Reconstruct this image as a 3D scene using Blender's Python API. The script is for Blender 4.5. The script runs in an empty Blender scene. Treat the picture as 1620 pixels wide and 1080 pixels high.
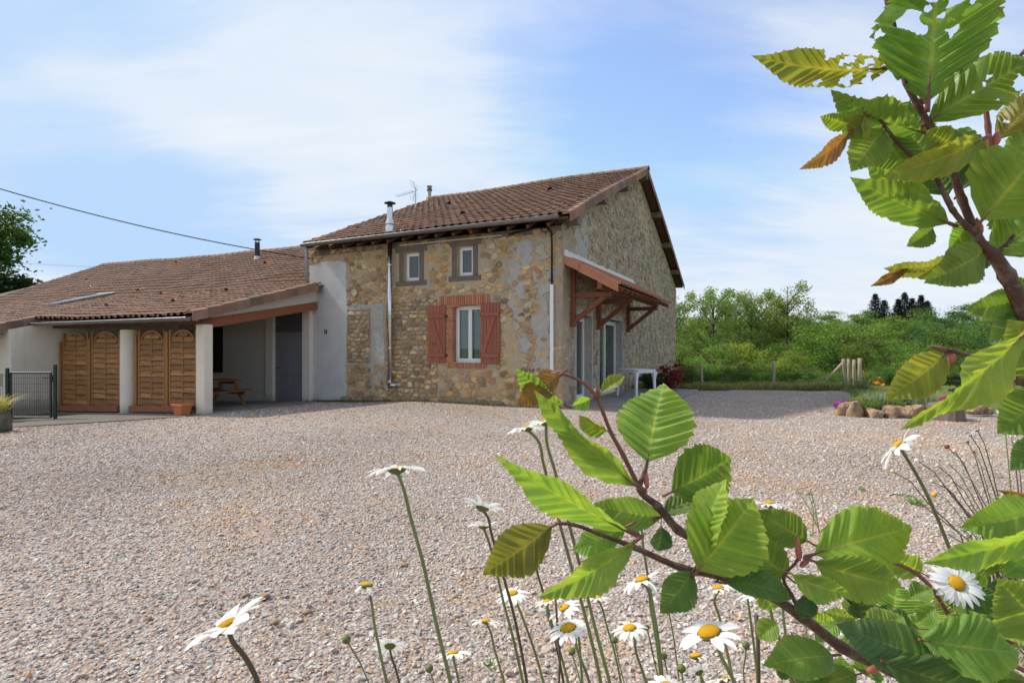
import bpy, bmesh, math, random
import numpy as np
from mathutils import Vector, Matrix

scene = bpy.context.scene
COL = scene.collection
R = math.radians

# ------------------------------------------------------------------ camera
CAM_H = 1.4
FPX = 872.0                      # focal length in pixels of the 1620 px wide photograph
cd = bpy.data.cameras.new('camera')
cd.sensor_width = 22.3
cd.lens = 22.3 * FPX / 1620.0
cd.shift_y = 10.0 / 1620.0
cd.clip_start = 0.05
cd.clip_end = 2000
cd.dof.use_dof = True
cd.dof.focus_distance = 1.1
cd.dof.aperture_fstop = 16
cam = bpy.data.objects.new('camera', cd)
cam.location = (0, 0, CAM_H)
cam.rotation_euler = (R(90), 0, 0)
COL.objects.link(cam)
scene.camera = cam

# ------------------------------------------------------------------ light
SUN_EL, SUN_DIR = 47.0, Vector((-1.0, 0.38, 0)).normalized()     # horizontal direction towards the sun
w = bpy.data.worlds.new('World')
scene.world = w
w.use_nodes = True
nt = w.node_tree
nt.nodes.clear()
def N(tree, typ, **kw):
    n = tree.nodes.new(typ)
    for k, v in kw.items():
        if k == 'op': n.operation = v
        elif k.startswith('_'): setattr(n, k[1:], v)
        else: n.inputs[k.replace('__', ' ')].default_value = v
    return n
def L(tree, a, b): tree.links.new(a, b)
def ramp(tree, stops, fac=None, interp='LINEAR'):
    n = tree.nodes.new('ShaderNodeValToRGB')
    n.color_ramp.interpolation = interp
    e = n.color_ramp.elements
    while len(e) > 1: e.remove(e[-1])
    e[0].position, e[0].color = stops[0][0], (*stops[0][1], 1) if not isinstance(stops[0][1], (int, float)) else (stops[0][1],) * 3 + (1,)
    for p, c in stops[1:]:
        x = e.new(p)
        x.color = (*c, 1) if not isinstance(c, (int, float)) else (c, c, c, 1)
    if fac is not None: tree.links.new(fac, n.inputs[0])
    return n
def math_(tree, op, a, b=None, clamp=False):
    n = tree.nodes.new('ShaderNodeMath'); n.operation = op; n.use_clamp = clamp
    for i, x in enumerate((a, b)):
        if x is None: continue
        if isinstance(x, (int, float)): n.inputs[i].default_value = x
        else: tree.links.new(x, n.inputs[i])
    return n.outputs[0]
def mixc(tree, fac, a, b, mode='MIX'):
    n = tree.nodes.new('ShaderNodeMix'); n.data_type = 'RGBA'; n.blend_type = mode
    for i, x in ((0, fac), (6, a), (7, b)):
        if isinstance(x, (int, float)): n.inputs[i].default_value = x
        elif isinstance(x, tuple): n.inputs[i].default_value = (*x, 1)[:4]
        else: tree.links.new(x, n.inputs[i])
    return n.outputs[2]

sky = nt.nodes.new('ShaderNodeTexSky')
sky.sky_type = 'NISHITA'
sky.sun_disc = False
sky.sun_elevation = R(SUN_EL)
sky.sun_rotation = math.atan2(SUN_DIR.x, SUN_DIR.y)
sky.air_density = 1.0
sky.dust_density = 0.6
sky.ozone_density = 1.7
tc = nt.nodes.new('ShaderNodeTexCoord')
sep = nt.nodes.new('ShaderNodeSeparateXYZ')
L(nt, tc.outputs['Generated'], sep.inputs[0])
# thin high cloud: noise on a plane far overhead, drawn out into long veils
den = math_(nt, 'ADD', math_(nt, 'MAXIMUM', sep.outputs[2], 0.0), 0.22)
cx = math_(nt, 'DIVIDE', sep.outputs[0], den)
cy = math_(nt, 'DIVIDE', sep.outputs[1], den)
comb = nt.nodes.new('ShaderNodeCombineXYZ')
L(nt, cx, comb.inputs[0]); L(nt, cy, comb.inputs[1])
mp = nt.nodes.new('ShaderNodeMapping')
mp.inputs['Rotation'].default_value = (0, 0, R(24))
mp.inputs['Scale'].default_value = (0.42, 1.0, 1)
mp.inputs['Location'].default_value = (3.1, 0.55, 0)
L(nt, comb.outputs[0], mp.inputs[0])
n1 = N(nt, 'ShaderNodeTexNoise', Scale=1.25, Detail=7.0, Roughness=0.55, Distortion=0.35)
L(nt, mp.outputs[0], n1.inputs['Vector'])
n2 = N(nt, 'ShaderNodeTexNoise', Scale=0.55, Detail=3.0, Roughness=0.5)
L(nt, mp.outputs[0], n2.inputs['Vector'])
n3 = N(nt, 'ShaderNodeTexNoise', Scale=4.5, Detail=6.0, Roughness=0.6, Distortion=0.6)
mp3 = nt.nodes.new('ShaderNodeMapping'); mp3.inputs['Scale'].default_value = (0.30, 1.0, 1); mp3.inputs['Rotation'].default_value = (0, 0, R(-20))
L(nt, comb.outputs[0], mp3.inputs[0]); L(nt, mp3.outputs[0], n3.inputs['Vector'])
def part_(n_, k): return math_(nt, 'MULTIPLY', math_(nt, 'SUBTRACT', n_.outputs[0], 0.5), k)
cs = math_(nt, 'ADD', math_(nt, 'ADD', part_(n1, 1.15), part_(n2, 0.6)), math_(nt, 'ADD', part_(n3, 0.95), 0.60))
# broad veils and gaps of the day, each a soft round spot of direction
def spot(px, py, rad, amp):
    d = Vector(((px - 810) / FPX, 1.0, (550 - py) / FPX)).normalized()
    dp = nt.nodes.new('ShaderNodeVectorMath'); dp.operation = 'DOT_PRODUCT'
    L(nt, tc.outputs['Generated'], dp.inputs[0]); dp.inputs[1].default_value = d
    mr = nt.nodes.new('ShaderNodeMapRange'); mr.interpolation_type = 'SMOOTHSTEP'
    L(nt, dp.outputs['Value'], mr.inputs[0])
    mr.inputs[1].default_value = math.cos(R(rad)); mr.inputs[2].default_value = 1.0
    mr.inputs[3].default_value = 0.0; mr.inputs[4].default_value = amp
    return mr.outputs[0]
SPOTS = [(60, 262, 9, -0.16), (170, 292, 9, -0.18), (270, 318, 9, -0.18), (350, 348, 9, -0.16), (430, 372, 7, -0.10), (80, 400, 14, -0.18), (250, 400, 12, -0.10),
         (30, 205, 8, 0.12), (150, 232, 8, 0.14), (270, 262, 8, 0.14), (400, 300, 8, 0.14), (0, 0, 16, -0.16), (420, 100, 20, 0.10),
         (890, 30, 15, -0.14), (970, 115, 14, -0.18), (1070, 190, 13, -0.19), (1170, 245, 11, -0.16), (930, 225, 12, -0.11), (1250, 110, 14, -0.10),
         (620, 170, 22, 0.14), (1260, 350, 20, 0.14)]
for s_ in SPOTS:
    cs = math_(nt, 'ADD', cs, spot(*s_))
hz = nt.nodes.new('ShaderNodeMapRange')
L(nt, sep.outputs[2], hz.inputs[0])
hz.inputs[1].default_value = 0.0; hz.inputs[2].default_value = 0.30; hz.inputs[3].default_value = 0.10; hz.inputs[4].default_value = 0.0
cs = math_(nt, 'ADD', cs, hz.outputs[0])
cm = ramp(nt, [(0.22, 0.15), (0.46, 0.38), (0.68, 0.78), (0.95, 1.0)], cs)
cloud_col = (3.45, 3.62, 3.82)
mx = mixc(nt, math_(nt, 'MULTIPLY', cm.outputs[0], 0.9), mixc(nt, 1.0, mixc(nt, 1.0, sky.outputs[0], (0.80, 0.88, 1.0), 'MULTIPLY'), (1.75, 2.65, 3.90), 'DARKEN'), cloud_col)
bg = N(nt, 'ShaderNodeBackground', Strength=0.12)
L(nt, mx, bg.inputs[0])
wo = nt.nodes.new('ShaderNodeOutputWorld')
L(nt, bg.outputs[0], wo.inputs[0])

sd = bpy.data.lights.new('sun', 'SUN')
sd.energy = 2.45
sd.angle = R(3.0)
sd.color = (1.0, 0.93, 0.83)
sun = bpy.data.objects.new('sun', sd)
ts = Vector((SUN_DIR.x * math.cos(R(SUN_EL)), SUN_DIR.y * math.cos(R(SUN_EL)), math.sin(R(SUN_EL))))
sun.rotation_euler = (-ts).to_track_quat('-Z', 'Y').to_euler()
sun.location = (-30, 20, 40)
COL.objects.link(sun)

scene.view_settings.view_transform = 'Standard'
scene.view_settings.look = 'None'
scene.view_settings.gamma = 1
scene.view_settings.use_curve_mapping = False
scene.view_settings.exposure = 1.08
scene.render.engine = 'CYCLES'
scene.cycles.max_bounces = 6
scene.cycles.transparent_max_bounces = 6
scene.cycles.use_denoising = True

# ------------------------------------------------------------------ helpers
rng = random.Random(11)
nr = np.random.default_rng(11)
def P(px, py, Y):
    """the point at distance Y along the view that the photograph shows at pixel px, py (taken once, to survey the place)"""
    return Vector(((px - 810) / FPX * Y, Y, CAM_H + (550 - py) / FPX * Y))
HC = Vector((1.16, 12.65, 0.0))             # near corner of the house
UX, VX = Vector((.897, -.442, 0)), Vector((.442, .897, 0))
HROT = math.atan2(-.442, .897)
def H(x, v, z=0.0): return HC + UX * x + VX * v + Vector((0, 0, z))
def toH(p): d = Vector(p) - HC; return Vector((d.dot(UX), d.dot(VX), p[2]))
def ss(a, b, x):
    t = np.clip((x - a) / (b - a), 0, 1); return t * t * (3 - 2 * t)
def ground_z(x, y):
    t = (x - HC.x) * (-.897) + (y - HC.y) * .442
    return -.045 * np.maximum(0, t - 4) * (1 - ss(18, 60, t)) - .045 * 25 * ss(18, 60, t)
def gz(x, y): return float(ground_z(np.float64(x), np.float64(y)))
def gH(x, v): p = H(x, v); return gz(p.x, p.y)

class MB:
    def __init__(s): s.v, s.f, s.m, s.c = [], [], [], []
    def add(s, vs, fs, mi=0, col=None):
        o = len(s.v); s.v += [tuple(p) for p in vs]
        for f in fs: s.f.append(tuple(o + i for i in f)); s.m.append(mi); s.c.append(col)
        return s
    def box(s, lo, hi, mi=0, col=None):
        (a, b, c), (d, e, f) = lo, hi
        return s.add([(a, b, c), (d, b, c), (d, e, c), (a, e, c), (a, b, f), (d, b, f), (d, e, f), (a, e, f)],
              [(0, 3, 2, 1), (4, 5, 6, 7), (0, 1, 5, 4), (1, 2, 6, 5), (2, 3, 7, 6), (3, 0, 4, 7)], mi, col)
    def beam(s, p0, p1, wd, ht, up=(0, 0, 1), mi=0, col=None):
        p0, p1 = Vector(p0), Vector(p1); d = (p1 - p0).normalized(); up = Vector(up)
        a = d.cross(up).normalized() * wd / 2; b = a.cross(d).normalized() * ht / 2
        vs = [p0 - a - b, p0 + a - b, p0 + a + b, p0 - a + b, p1 - a - b, p1 + a - b, p1 + a + b, p1 - a + b]
        return s.add(vs, [(0, 1, 2, 3), (7, 6, 5, 4), (0, 4, 5, 1), (1, 5, 6, 2), (2, 6, 7, 3), (3, 7, 4, 0)], mi, col)
    def tube(s, path, rad, n=8, cap=True, mi=0, col=None):
        path = [Vector(p) for p in path]
        if isinstance(rad, (int, float)): rad = [rad] * len(path)
        vs, fs = [], []
        prev = None
        for i, p in enumerate(path):
            d = (path[min(i + 1, len(path) - 1)] - path[max(i - 1, 0)]).normalized()
            if prev is None:
                a = d.orthogonal().normalized()
            else:
                a = (prev - d * prev.dot(d)).normalized()
            prev = a; b = d.cross(a)
            for k in range(n):
                t = 2 * math.pi * k / n
                vs.append(p + (a * math.cos(t) + b * math.sin(t)) * rad[i])
        for i in range(len(path) - 1):
            for k in range(n):
                k2 = (k + 1) % n
                fs.append((i * n + k, i * n + k2, (i + 1) * n + k2, (i + 1) * n + k))
        if cap:
            fs.append(tuple(range(n - 1, -1, -1))); o = (len(path) - 1) * n; fs.append(tuple(o + k for k in range(n)))
        return s.add(vs, fs, mi, col)
    def lathe(s, prof, n=16, loc=(0, 0, 0), mat=None, mi=0, col=None):
        vs, fs = [], []
        for r, z in prof:
            for k in range(n):
                t = 2 * math.pi * k / n
                p = Vector((r * math.cos(t), r * math.sin(t), z))
                vs.append((mat @ p if mat else p) + Vector(loc))
        for i in range(len(prof) - 1):
            for k in range(n):
                k2 = (k + 1) % n
                fs.append((i * n + k, i * n + k2, (i + 1) * n + k2, (i + 1) * n + k))
        if prof[0][0] > 1e-4: fs.append(tuple(range(n - 1, -1, -1)))
        if prof[-1][0] > 1e-4: o = (len(prof) - 1) * n; fs.append(tuple(o + k for k in range(n)))
        return s.add(vs, fs, mi, col)
    def prism(s, poly, h0, h1, axis='y', mi=0, col=None):
        """poly: list of (a, b); axis 'y': a=x, b=z, extruded along y; 'x': a=y, b=z; 'z': a=x, b=y"""
        n = len(poly)
        f = {'y': lambda a, b, h: (a, h, b), 'x': lambda a, b, h: (h, a, b), 'z': lambda a, b, h: (a, b, h)}[axis]
        vs = [f(a, b, h0) for a, b in poly] + [f(a, b, h1) for a, b in poly]
        fs = [tuple(range(n)), tuple(range(2 * n - 1, n - 1, -1))] + [(i, i + n, (i + 1) % n + n, (i + 1) % n) for i in range(n)]
        return s.add(vs, fs, mi, col)
    def mesh(s, name, mats, smooth=False):
        me = bpy.data.meshes.new(name)
        me.from_pydata(s.v, [], s.f)
        for m in (mats if isinstance(mats, (list, tuple)) else [mats]): me.materials.append(m)
        if any(s.m): me.polygons.foreach_set('material_index', s.m)
        if any(c is not None for c in s.c):
            at = me.attributes.new('tone', 'FLOAT_COLOR', 'FACE')
            at.data.foreach_set('color', np.array([(*(c or (1, 1, 1)), 1) for c in s.c], dtype=np.float32).ravel())
        bm = bmesh.new(); bm.from_mesh(me); bmesh.ops.recalc_face_normals(bm, faces=bm.faces); bm.to_mesh(me); bm.free()
        if smooth: me.polygons.foreach_set('use_smooth', [True] * len(me.polygons))
        me.update()
        return me
    def build(s, name, mats, parent=None, smooth=False, bevel=0, **kw):
        return link(name, s.mesh(name, mats, smooth), parent, bevel=bevel, **kw)

def link(name, me, parent=None, loc=None, rotz=None, bevel=0, label=None, cat=None, group=None, kind=None):
    o = bpy.data.objects.new(name, me)
    COL.objects.link(o)
    if parent is not None: o.parent = parent
    if loc is not None: o.location = loc
    if rotz is not None: o.rotation_euler.z = rotz
    if bevel:
        b = o.modifiers.new('edge', 'BEVEL'); b.width = bevel; b.segments = 2; b.limit_method = 'ANGLE'
    tag(o, label, cat, group, kind)
    return o
def tag(o, label=None, cat=None, group=None, kind=None):
    if label: o['label'] = label
    if cat: o['category'] = cat
    if group: o['group'] = group
    if kind: o['kind'] = kind
    return o
def thing(name, label, cat, loc=(0, 0, 0), rotz=0, group=None):
    o = bpy.data.objects.new(name, None); COL.objects.link(o)
    o.empty_display_size = 0.1
    o.location = loc; o.rotation_euler = (0, 0, rotz)
    return tag(o, label, cat, group)
def npmesh(name, verts, faces, mats, tone=None, smooth=False, uv=None, minor=None):
    """verts (n,3), faces (m,k) arrays of equal-sided faces"""
    me = bpy.data.meshes.new(name)
    verts = np.ascontiguousarray(verts, dtype=np.float32); faces = np.ascontiguousarray(faces, dtype=np.int32)
    m, k = faces.shape
    me.vertices.add(len(verts)); me.vertices.foreach_set('co', verts.ravel())
    me.loops.add(m * k); me.loops.foreach_set('vertex_index', faces.ravel())
    me.polygons.add(m)
    me.polygons.foreach_set('loop_start', np.arange(0, m * k, k, dtype=np.int32))
    me.polygons.foreach_set('loop_total', np.full(m, k, dtype=np.int32))
    if smooth: me.polygons.foreach_set('use_smooth', np.ones(m, dtype=bool))
    for x in (mats if isinstance(mats, (list, tuple)) else [mats]): me.materials.append(x)
    if tone is not None:
        at = me.attributes.new('tone', 'FLOAT_COLOR', 'FACE')
        t = np.ones((m, 4), dtype=np.float32); t[:, :3] = tone
        at.data.foreach_set('color', t.ravel())
    if uv is not None:
        ul = me.uv_layers.new(name='uv')
        ul.data.foreach_set('uv', np.ascontiguousarray(uv[faces.ravel()], dtype=np.float32).ravel())
    me.update(calc_edges=True); me.validate()
    return me

def smooth_path(pts, n=5):
    """points of a smooth curve through pts that never swings out where the spacing changes"""
    pts = [Vector(p) for p in pts]; m = len(pts); out = []
    seg = [max(1e-6, (pts[i + 1] - pts[i]).length) for i in range(m - 1)]
    tan = []
    for i in range(m):
        if i == 0: tan.append((pts[1] - pts[0]) / seg[0])
        elif i == m - 1: tan.append((pts[-1] - pts[-2]) / seg[-1])
        else: tan.append(((pts[i + 1] - pts[i]) / seg[i] * seg[i - 1] + (pts[i] - pts[i - 1]) / seg[i - 1] * seg[i]) / (seg[i] + seg[i - 1]))
    for i in range(m - 1):
        l_ = seg[i]
        for k in range(n):
            t = k / n; t2, t3 = t * t, t * t * t
            out.append(pts[i] * (2 * t3 - 3 * t2 + 1) + tan[i] * l_ * (t3 - 2 * t2 + t) + pts[i + 1] * (3 * t2 - 2 * t3) + tan[i + 1] * l_ * (t3 - t2))
    return out + [pts[-1]]

# ------------------------------------------------------------------ materials
def newmat(name):
    m = bpy.data.materials.new(name); m.use_nodes = True
    t = m.node_tree; p = t.nodes['Principled BSDF']
    return m, t, p
def objco(t):
    n = t.nodes.new('ShaderNodeTexCoord'); return n.outputs['Object']
def wpos(t):
    n = t.nodes.new('ShaderNodeNewGeometry'); return n.outputs['Position']
def noise(t, vec, scale, detail=4, rough=.55, dist=0):
    n = N(t, 'ShaderNodeTexNoise', Scale=scale, Detail=detail, Roughness=rough, Distortion=dist)
    L(t, vec, n.inputs['Vector']); return n.outputs[0]
def bump(t, p, h, strength=.4, dist=.01, chain=None):
    b = N(t, 'ShaderNodeBump', Strength=strength, Distance=dist)
    L(t, h, b.inputs['Height'])
    if chain is not None: L(t, chain, b.inputs['Normal'])
    L(t, b.outputs[0], p.inputs['Normal']); return b.outputs[0]
def mat(name, a, b=None, scale=6, rough=.7, spec=.4, metal=0, bstr=.25, bscale=60, bdist=.004, stretch=None, tone=False, c=None, cscale=1.2, detail=5, vary=0, splash=0):
    m, t, p = newmat(name)
    vec = objco(t)
    if stretch:
        mpn = t.nodes.new('ShaderNodeMapping'); mpn.inputs['Scale'].default_value = stretch; L(t, vec, mpn.inputs[0]); vec = mpn.outputs[0]
    b = b or tuple(x * .75 for x in a)
    f = noise(t, vec, scale, detail, .6)
    col = ramp(t, [(.3, a), (.7, b)], f).outputs[0]
    if c is not None:
        g = noise(t, vec, cscale, 4, .65)
        col = mixc(t, ramp(t, [(.48, 0.), (.68, 1.)], g).outputs[0], col, c)
    if tone:
        at = t.nodes.new('ShaderNodeAttribute'); at.attribute_name = 'tone'
        col = mixc(t, 1.0, col, at.outputs['Color'], 'MULTIPLY')
    if vary:
        oi = t.nodes.new('ShaderNodeObjectInfo')
        col = mixc(t, 1.0, col, ramp(t, [(0., (1 - vary, 1 - vary, 1 - vary * .9)), (1., (1 + vary * .6, 1 + vary * .55, 1 + vary * .4))], oi.outputs['Random']).outputs[0], 'MULTIPLY')
    if splash:
        wp_ = wpos(t); sz_ = t.nodes.new('ShaderNodeSeparateXYZ'); L(t, wp_, sz_.inputs[0])
        hh_ = math_(t, 'ADD', sz_.outputs[2], math_(t, 'MULTIPLY', noise(t, wp_, 5, 6, .65), .55))
        col = mixc(t, ramp(t, [(.02, .75), (.30, 0.)], hh_).outputs[0], col, (.30, .255, .19))
        st_ = t.nodes.new('ShaderNodeMapping'); st_.inputs['Scale'].default_value = (6, 6, .5); L(t, wp_, st_.inputs[0])
        col = mixc(t, ramp(t, [(.55, 0.), (.75, .30)], noise(t, st_.outputs[0], 1.5, 5, .6)).outputs[0], col, (.42, .38, .30))
    L(t, col, p.inputs['Base Color'])
    p.inputs['Roughness'].default_value = rough; p.inputs['Metallic'].default_value = metal
    p.inputs['Specular IOR Level'].default_value = spec
    if bstr: bump(t, p, noise(t, vec, bscale, 5, .65), bstr, bdist)
    return m

GRAVEL = [(0.0, (.45, .335, .28)), (.11, (.44, .41, .375)), (.28, (.52, .44, .375)), (.42, (.54, .51, .46)), (.54, (.37, .315, .28)), (.60, (.49, .385, .32)),
          (.68, (.51, .425, .335)), (.77, (.43, .315, .265)), (.84, (.60, .57, .52)), (.92, (.41, .38, .35)), (.968, (.48, .30, .15))]
def gravel_tint(t, col):
    pos = wpos(t)
    f = noise(t, pos, .55, 4, .6)
    m1 = ramp(t, [(.50, 0.), (.66, 1.)], f).outputs[0]
    f2 = noise(t, pos, 9, 3, .6)
    m1 = math_(t, 'MULTIPLY', m1, ramp(t, [(.42, 0.), (.6, 1.)], f2).outputs[0])
    col = mixc(t, math_(t, 'MULTIPLY', m1, .70), col, (.46, .275, .12))
    f3 = noise(t, pos, .25, 3, .5)
    return mixc(t, 1.0, col, ramp(t, [(.32, (.84, .82, .80)), (.5, (1, 1, 1)), (.68, (1.08, 1.07, 1.06))], f3).outputs[0], 'MULTIPLY')
def mat_gravel_ground():
    m, t, p = newmat('gravel_bed')
    pos = wpos(t)
    fl = t.nodes.new('ShaderNodeMapping'); fl.inputs['Scale'].default_value = (1, 1, 0); L(t, pos, fl.inputs[0])
    wob = noise(t, pos, 30, 2)
    vm = t.nodes.new('ShaderNodeVectorMath'); vm.operation = 'ADD'
    cmb = t.nodes.new('ShaderNodeCombineXYZ'); L(t, math_(t, 'MULTIPLY', wob, .02), cmb.inputs[0]); L(t, math_(t, 'MULTIPLY', wob, -.02), cmb.inputs[1])
    L(t, fl.outputs[0], vm.inputs[0]); L(t, cmb.outputs[0], vm.inputs[1])
    vo = N(t, 'ShaderNodeTexVoronoi', Scale=48.0, Randomness=1.0); L(t, vm.outputs[0], vo.inputs['Vector'])
    sp = t.nodes.new('ShaderNodeSeparateColor'); L(t, vo.outputs['Color'], sp.inputs[0])
    col = ramp(t, GRAVEL, sp.outputs[0], 'CONSTANT').outputs[0]
    col = mixc(t, ramp(t, [(.0, 0.), (.9, .8)], vo.outputs['Distance']).outputs[0], col, (.20, .15, .13))
    fine = noise(t, pos, 160, 3)
    col = mixc(t, .5, col, ramp(t, [(.3, (.75, .75, .75)), (.7, (1.2, 1.2, 1.2))], fine).outputs[0], 'MULTIPLY')
    col = gravel_tint(t, col)
    L(t, col, p.inputs['Base Color'])
    p.inputs['Roughness'].default_value = .85; p.inputs['Specular IOR Level'].default_value = .25
    h = math_(t, 'ADD', math_(t, 'MULTIPLY', vo.outputs['Distance'], -1.0), math_(t, 'MULTIPLY', sp.outputs[1], .5))
    bump(t, p, h, .9, .018)
    return m
def mat_gravel_stone():
    m, t, p = newmat('gravel_stone')
    oi = t.nodes.new('ShaderNodeObjectInfo')
    col = ramp(t, GRAVEL, oi.outputs['Random'], 'CONSTANT').outputs[0]
    fine = noise(t, objco(t), 2.2, 4, .65)
    col = mixc(t, .7, col, ramp(t, [(.3, (.72, .72, .72)), (.7, (1.2, 1.2, 1.2))], fine).outputs[0], 'MULTIPLY')
    col = gravel_tint(t, col)
    L(t, col, p.inputs['Base Color'])
    p.inputs['Roughness'].default_value = .8; p.inputs['Specular IOR Level'].default_value = .3
    return m
M_GRAVEL, M_STONE_G = mat_gravel_ground(), mat_gravel_stone()

def mat_wallstone():
    m, t, p = newmat('wall_stone')
    at = t.nodes.new('ShaderNodeAttribute'); at.attribute_name = 'tone'
    pos = wpos(t)
    f = noise(t, pos, 9, 6, .65)
    col = mixc(t, .85, at.outputs['Color'], ramp(t, [(.25, (.58, .56, .54)), (.5, (1, 1, 1)), (.75, (1.3, 1.25, 1.15))], f).outputs[0], 'MULTIPLY')
    f2 = noise(t, pos, 22, 4, .7)
    col = mixc(t, ramp(t, [(.6, 0.), (.74, .5)], f2).outputs[0], col, (.40, .355, .28))
    L(t, col, p.inputs['Base Color']); p.inputs['Roughness'].default_value = .9; p.inputs['Specular IOR Level'].default_value = .2
    bump(t, p, noise(t, pos, 26, 7, .74), .9, .022)
    return m
def mat_mortar(name, a, b, gray, grayfac):
    m, t, p = newmat(name)
    pos = wpos(t)
    f = noise(t, pos, 7, 6, .65)
    col = ramp(t, [(.3, a), (.7, b)], f).outputs[0]
    g = noise(t, pos, 1.1, 5, .62, .6)
    col = mixc(t, math_(t, 'MULTIPLY', ramp(t, [(.47, 0.), (.56, 1.)], g).outputs[0], grayfac), col, gray)
    f3 = noise(t, pos, 28, 5, .7)
    col = mixc(t, .8, col, ramp(t, [(.3, (.7, .68, .66)), (.65, (1.12, 1.12, 1.1))], f3).outputs[0], 'MULTIPLY')
    L(t, col, p.inputs['Base Color']); p.inputs['Roughness'].default_value = .95; p.inputs['Specular IOR Level'].default_value = .15
    bump(t, p, noise(t, pos, 24, 7, .72), 1.0, .05)
    return m
M_WSTONE = mat_wallstone()
M_MORTAR = mat_mortar('sandy_mortar', (.66, .52, .34), (.56, .43, .27), (.46, .445, .41), .45)
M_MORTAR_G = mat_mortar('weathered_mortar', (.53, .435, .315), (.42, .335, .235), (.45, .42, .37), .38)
M_CEMENT = mat('grey_cement', (.48, .475, .455), (.37, .36, .34), 6, .95, .15, bstr=1.0, bscale=14, bdist=.04, c=(.52, .43, .31), cscale=3.2)
def mat_plaster():
    m, t, p = newmat('grey_render')
    pos = wpos(t)
    f = noise(t, pos, 2.2, 6, .6)
    col = ramp(t, [(.3, (.50, .495, .475)), (.55, (.57, .565, .54)), (.75, (.53, .50, .46))], f).outputs[0]
    sp = t.nodes.new('ShaderNodeSeparateXYZ'); L(t, pos, sp.inputs[0])
    hgt = math_(t, 'ADD', sp.outputs[2], math_(t, 'MULTIPLY', noise(t, pos, 3.5, 5), 1.0))
    moss = ramp(t, [(.28, 1.), (.62, 0.)], math_(t, 'ADD', hgt, .12)).outputs[0]
    col = mixc(t, math_(t, 'MULTIPLY', moss, .8), col, (.17, .155, .10))
    L(t, col, p.inputs['Base Color']); p.inputs['Roughness'].default_value = .95; p.inputs['Specular IOR Level'].default_value = .15
    bump(t, p, noise(t, pos, 20, 6, .7), .5, .012)
    return m
M_PLASTER = mat_plaster()
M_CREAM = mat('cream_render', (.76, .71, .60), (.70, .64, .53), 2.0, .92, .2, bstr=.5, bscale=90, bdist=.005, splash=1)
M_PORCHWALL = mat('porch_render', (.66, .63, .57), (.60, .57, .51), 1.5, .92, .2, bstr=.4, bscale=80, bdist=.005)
M_WHITE = mat('white_pvc', (.80, .80, .80), (.77, .77, .77), 3, .3, .5, bstr=0)
M_PLASTIC = mat('white_plastic', (.74, .75, .76), (.70, .71, .72), 3, .45, .5, bstr=0)
M_BRICK = mat('red_brick', (.50, .235, .135), (.42, .175, .10), 14, .9, .2, bstr=.6, bscale=70, bdist=.006, tone=True)
M_SHUT = mat('shutter_paint', (.36, .122, .062), (.285, .09, .047), 5, .55, .4, vary=.14, bstr=.2, bscale=40, stretch=(4, 4, .6))
M_OLDWOOD = mat('old_grey_timber', (.225, .185, .15), (.125, .10, .08), 8, .9, .2, bstr=.8, bscale=20, bdist=.012, stretch=(5, 5, .8))
M_OLDWOODH = mat('old_grey_timber_laid', (.225, .185, .15), (.125, .10, .08), 8, .9, .2, bstr=.8, bscale=20, bdist=.012, stretch=(.8, 5, 5))
M_ZINC = mat('zinc', (.26, .265, .265), (.20, .205, .205), 3, .42, .5, .75, bstr=.08, bscale=20)
M_GREYPVC = mat('grey_pvc', (.33, .35, .36), (.29, .31, .32), 3, .4, .5, bstr=0)
M_BLUEPVC = mat('pale_grey_pipe', (.36, .42, .46), (.32, .38, .42), 3, .4, .5, bstr=0)
M_STEEL = mat('stainless_steel', (.66, .66, .66), (.60, .60, .60), 3, .22, .5, 1.0, bstr=.05, bscale=8)
M_BLACK = mat('black_metal', (.022, .022, .024), (.03, .03, .032), 5, .5, .4, bstr=.1)
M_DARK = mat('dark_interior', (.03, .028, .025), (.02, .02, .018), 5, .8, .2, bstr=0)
M_TILE = mat('roof_tile', (.335, .195, .135), (.245, .145, .105), 2.5, .85, .25, bstr=.4, bscale=40, bdist=.008, tone=True, c=(.20, .165, .135), cscale=1.7)
M_TILE_NEW = mat('fresh_terracotta', (.47, .20, .12), (.38, .155, .09), 4, .75, .3, bstr=.3, bscale=40)
M_LICHEN = mat('mossy_ridge', (.30, .20, .145), (.20, .15, .10), 5, .95, .2, bstr=.6, bscale=30, bdist=.012, c=(.13, .125, .075), cscale=3)
M_UNDER = mat('roof_underlay', (.16, .085, .06), (.12, .065, .045), 5, .95, .1, bstr=0)
M_REDWOOD = mat('stained_timber', (.33, .125, .058), (.23, .08, .036), 6, .6, .35, bstr=.3, bscale=25, stretch=(.7, 6, 6))
M_BRACKET = mat('bracket_timber', (.235, .088, .045), (.16, .055, .028), 6, .6, .35, bstr=.3, bscale=25, stretch=(3, 3, 3))
M_PINE = mat('pine_slats', (.345, .155, .045), (.23, .098, .029), 5, .6, .35, bstr=.3, bscale=30, stretch=(.6, 5, 7), vary=.30, c=(.45, .225, .07), cscale=3)
M_PINEV = mat('pine_frame', (.37, .18, .055), (.27, .12, .036), 5, .6, .35, bstr=.3, bscale=30, stretch=(6, 5, .6))
M_PATIO = mat('grey_concrete', (.31, .295, .28), (.24, .23, .215), 3, .92, .2, bstr=.5, bscale=50, bdist=.006, c=(.19, .17, .145), cscale=.9)
M_APRON = mat('dark_concrete', (.165, .148, .132), (.12, .107, .095), 3, .92, .2, bstr=.6, bscale=50, bdist=.008, c=(.13, .11, .09), cscale=1.3)
M_DOOR = mat('grey_door_paint', (.225, .222, .238), (.20, .197, .212), 4, .5, .4, bstr=.15, bscale=40)
M_GATE = mat('green_metal', (.009, .036, .028), (.008, .030, .024), 6, .4, .5, bstr=0)
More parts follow.
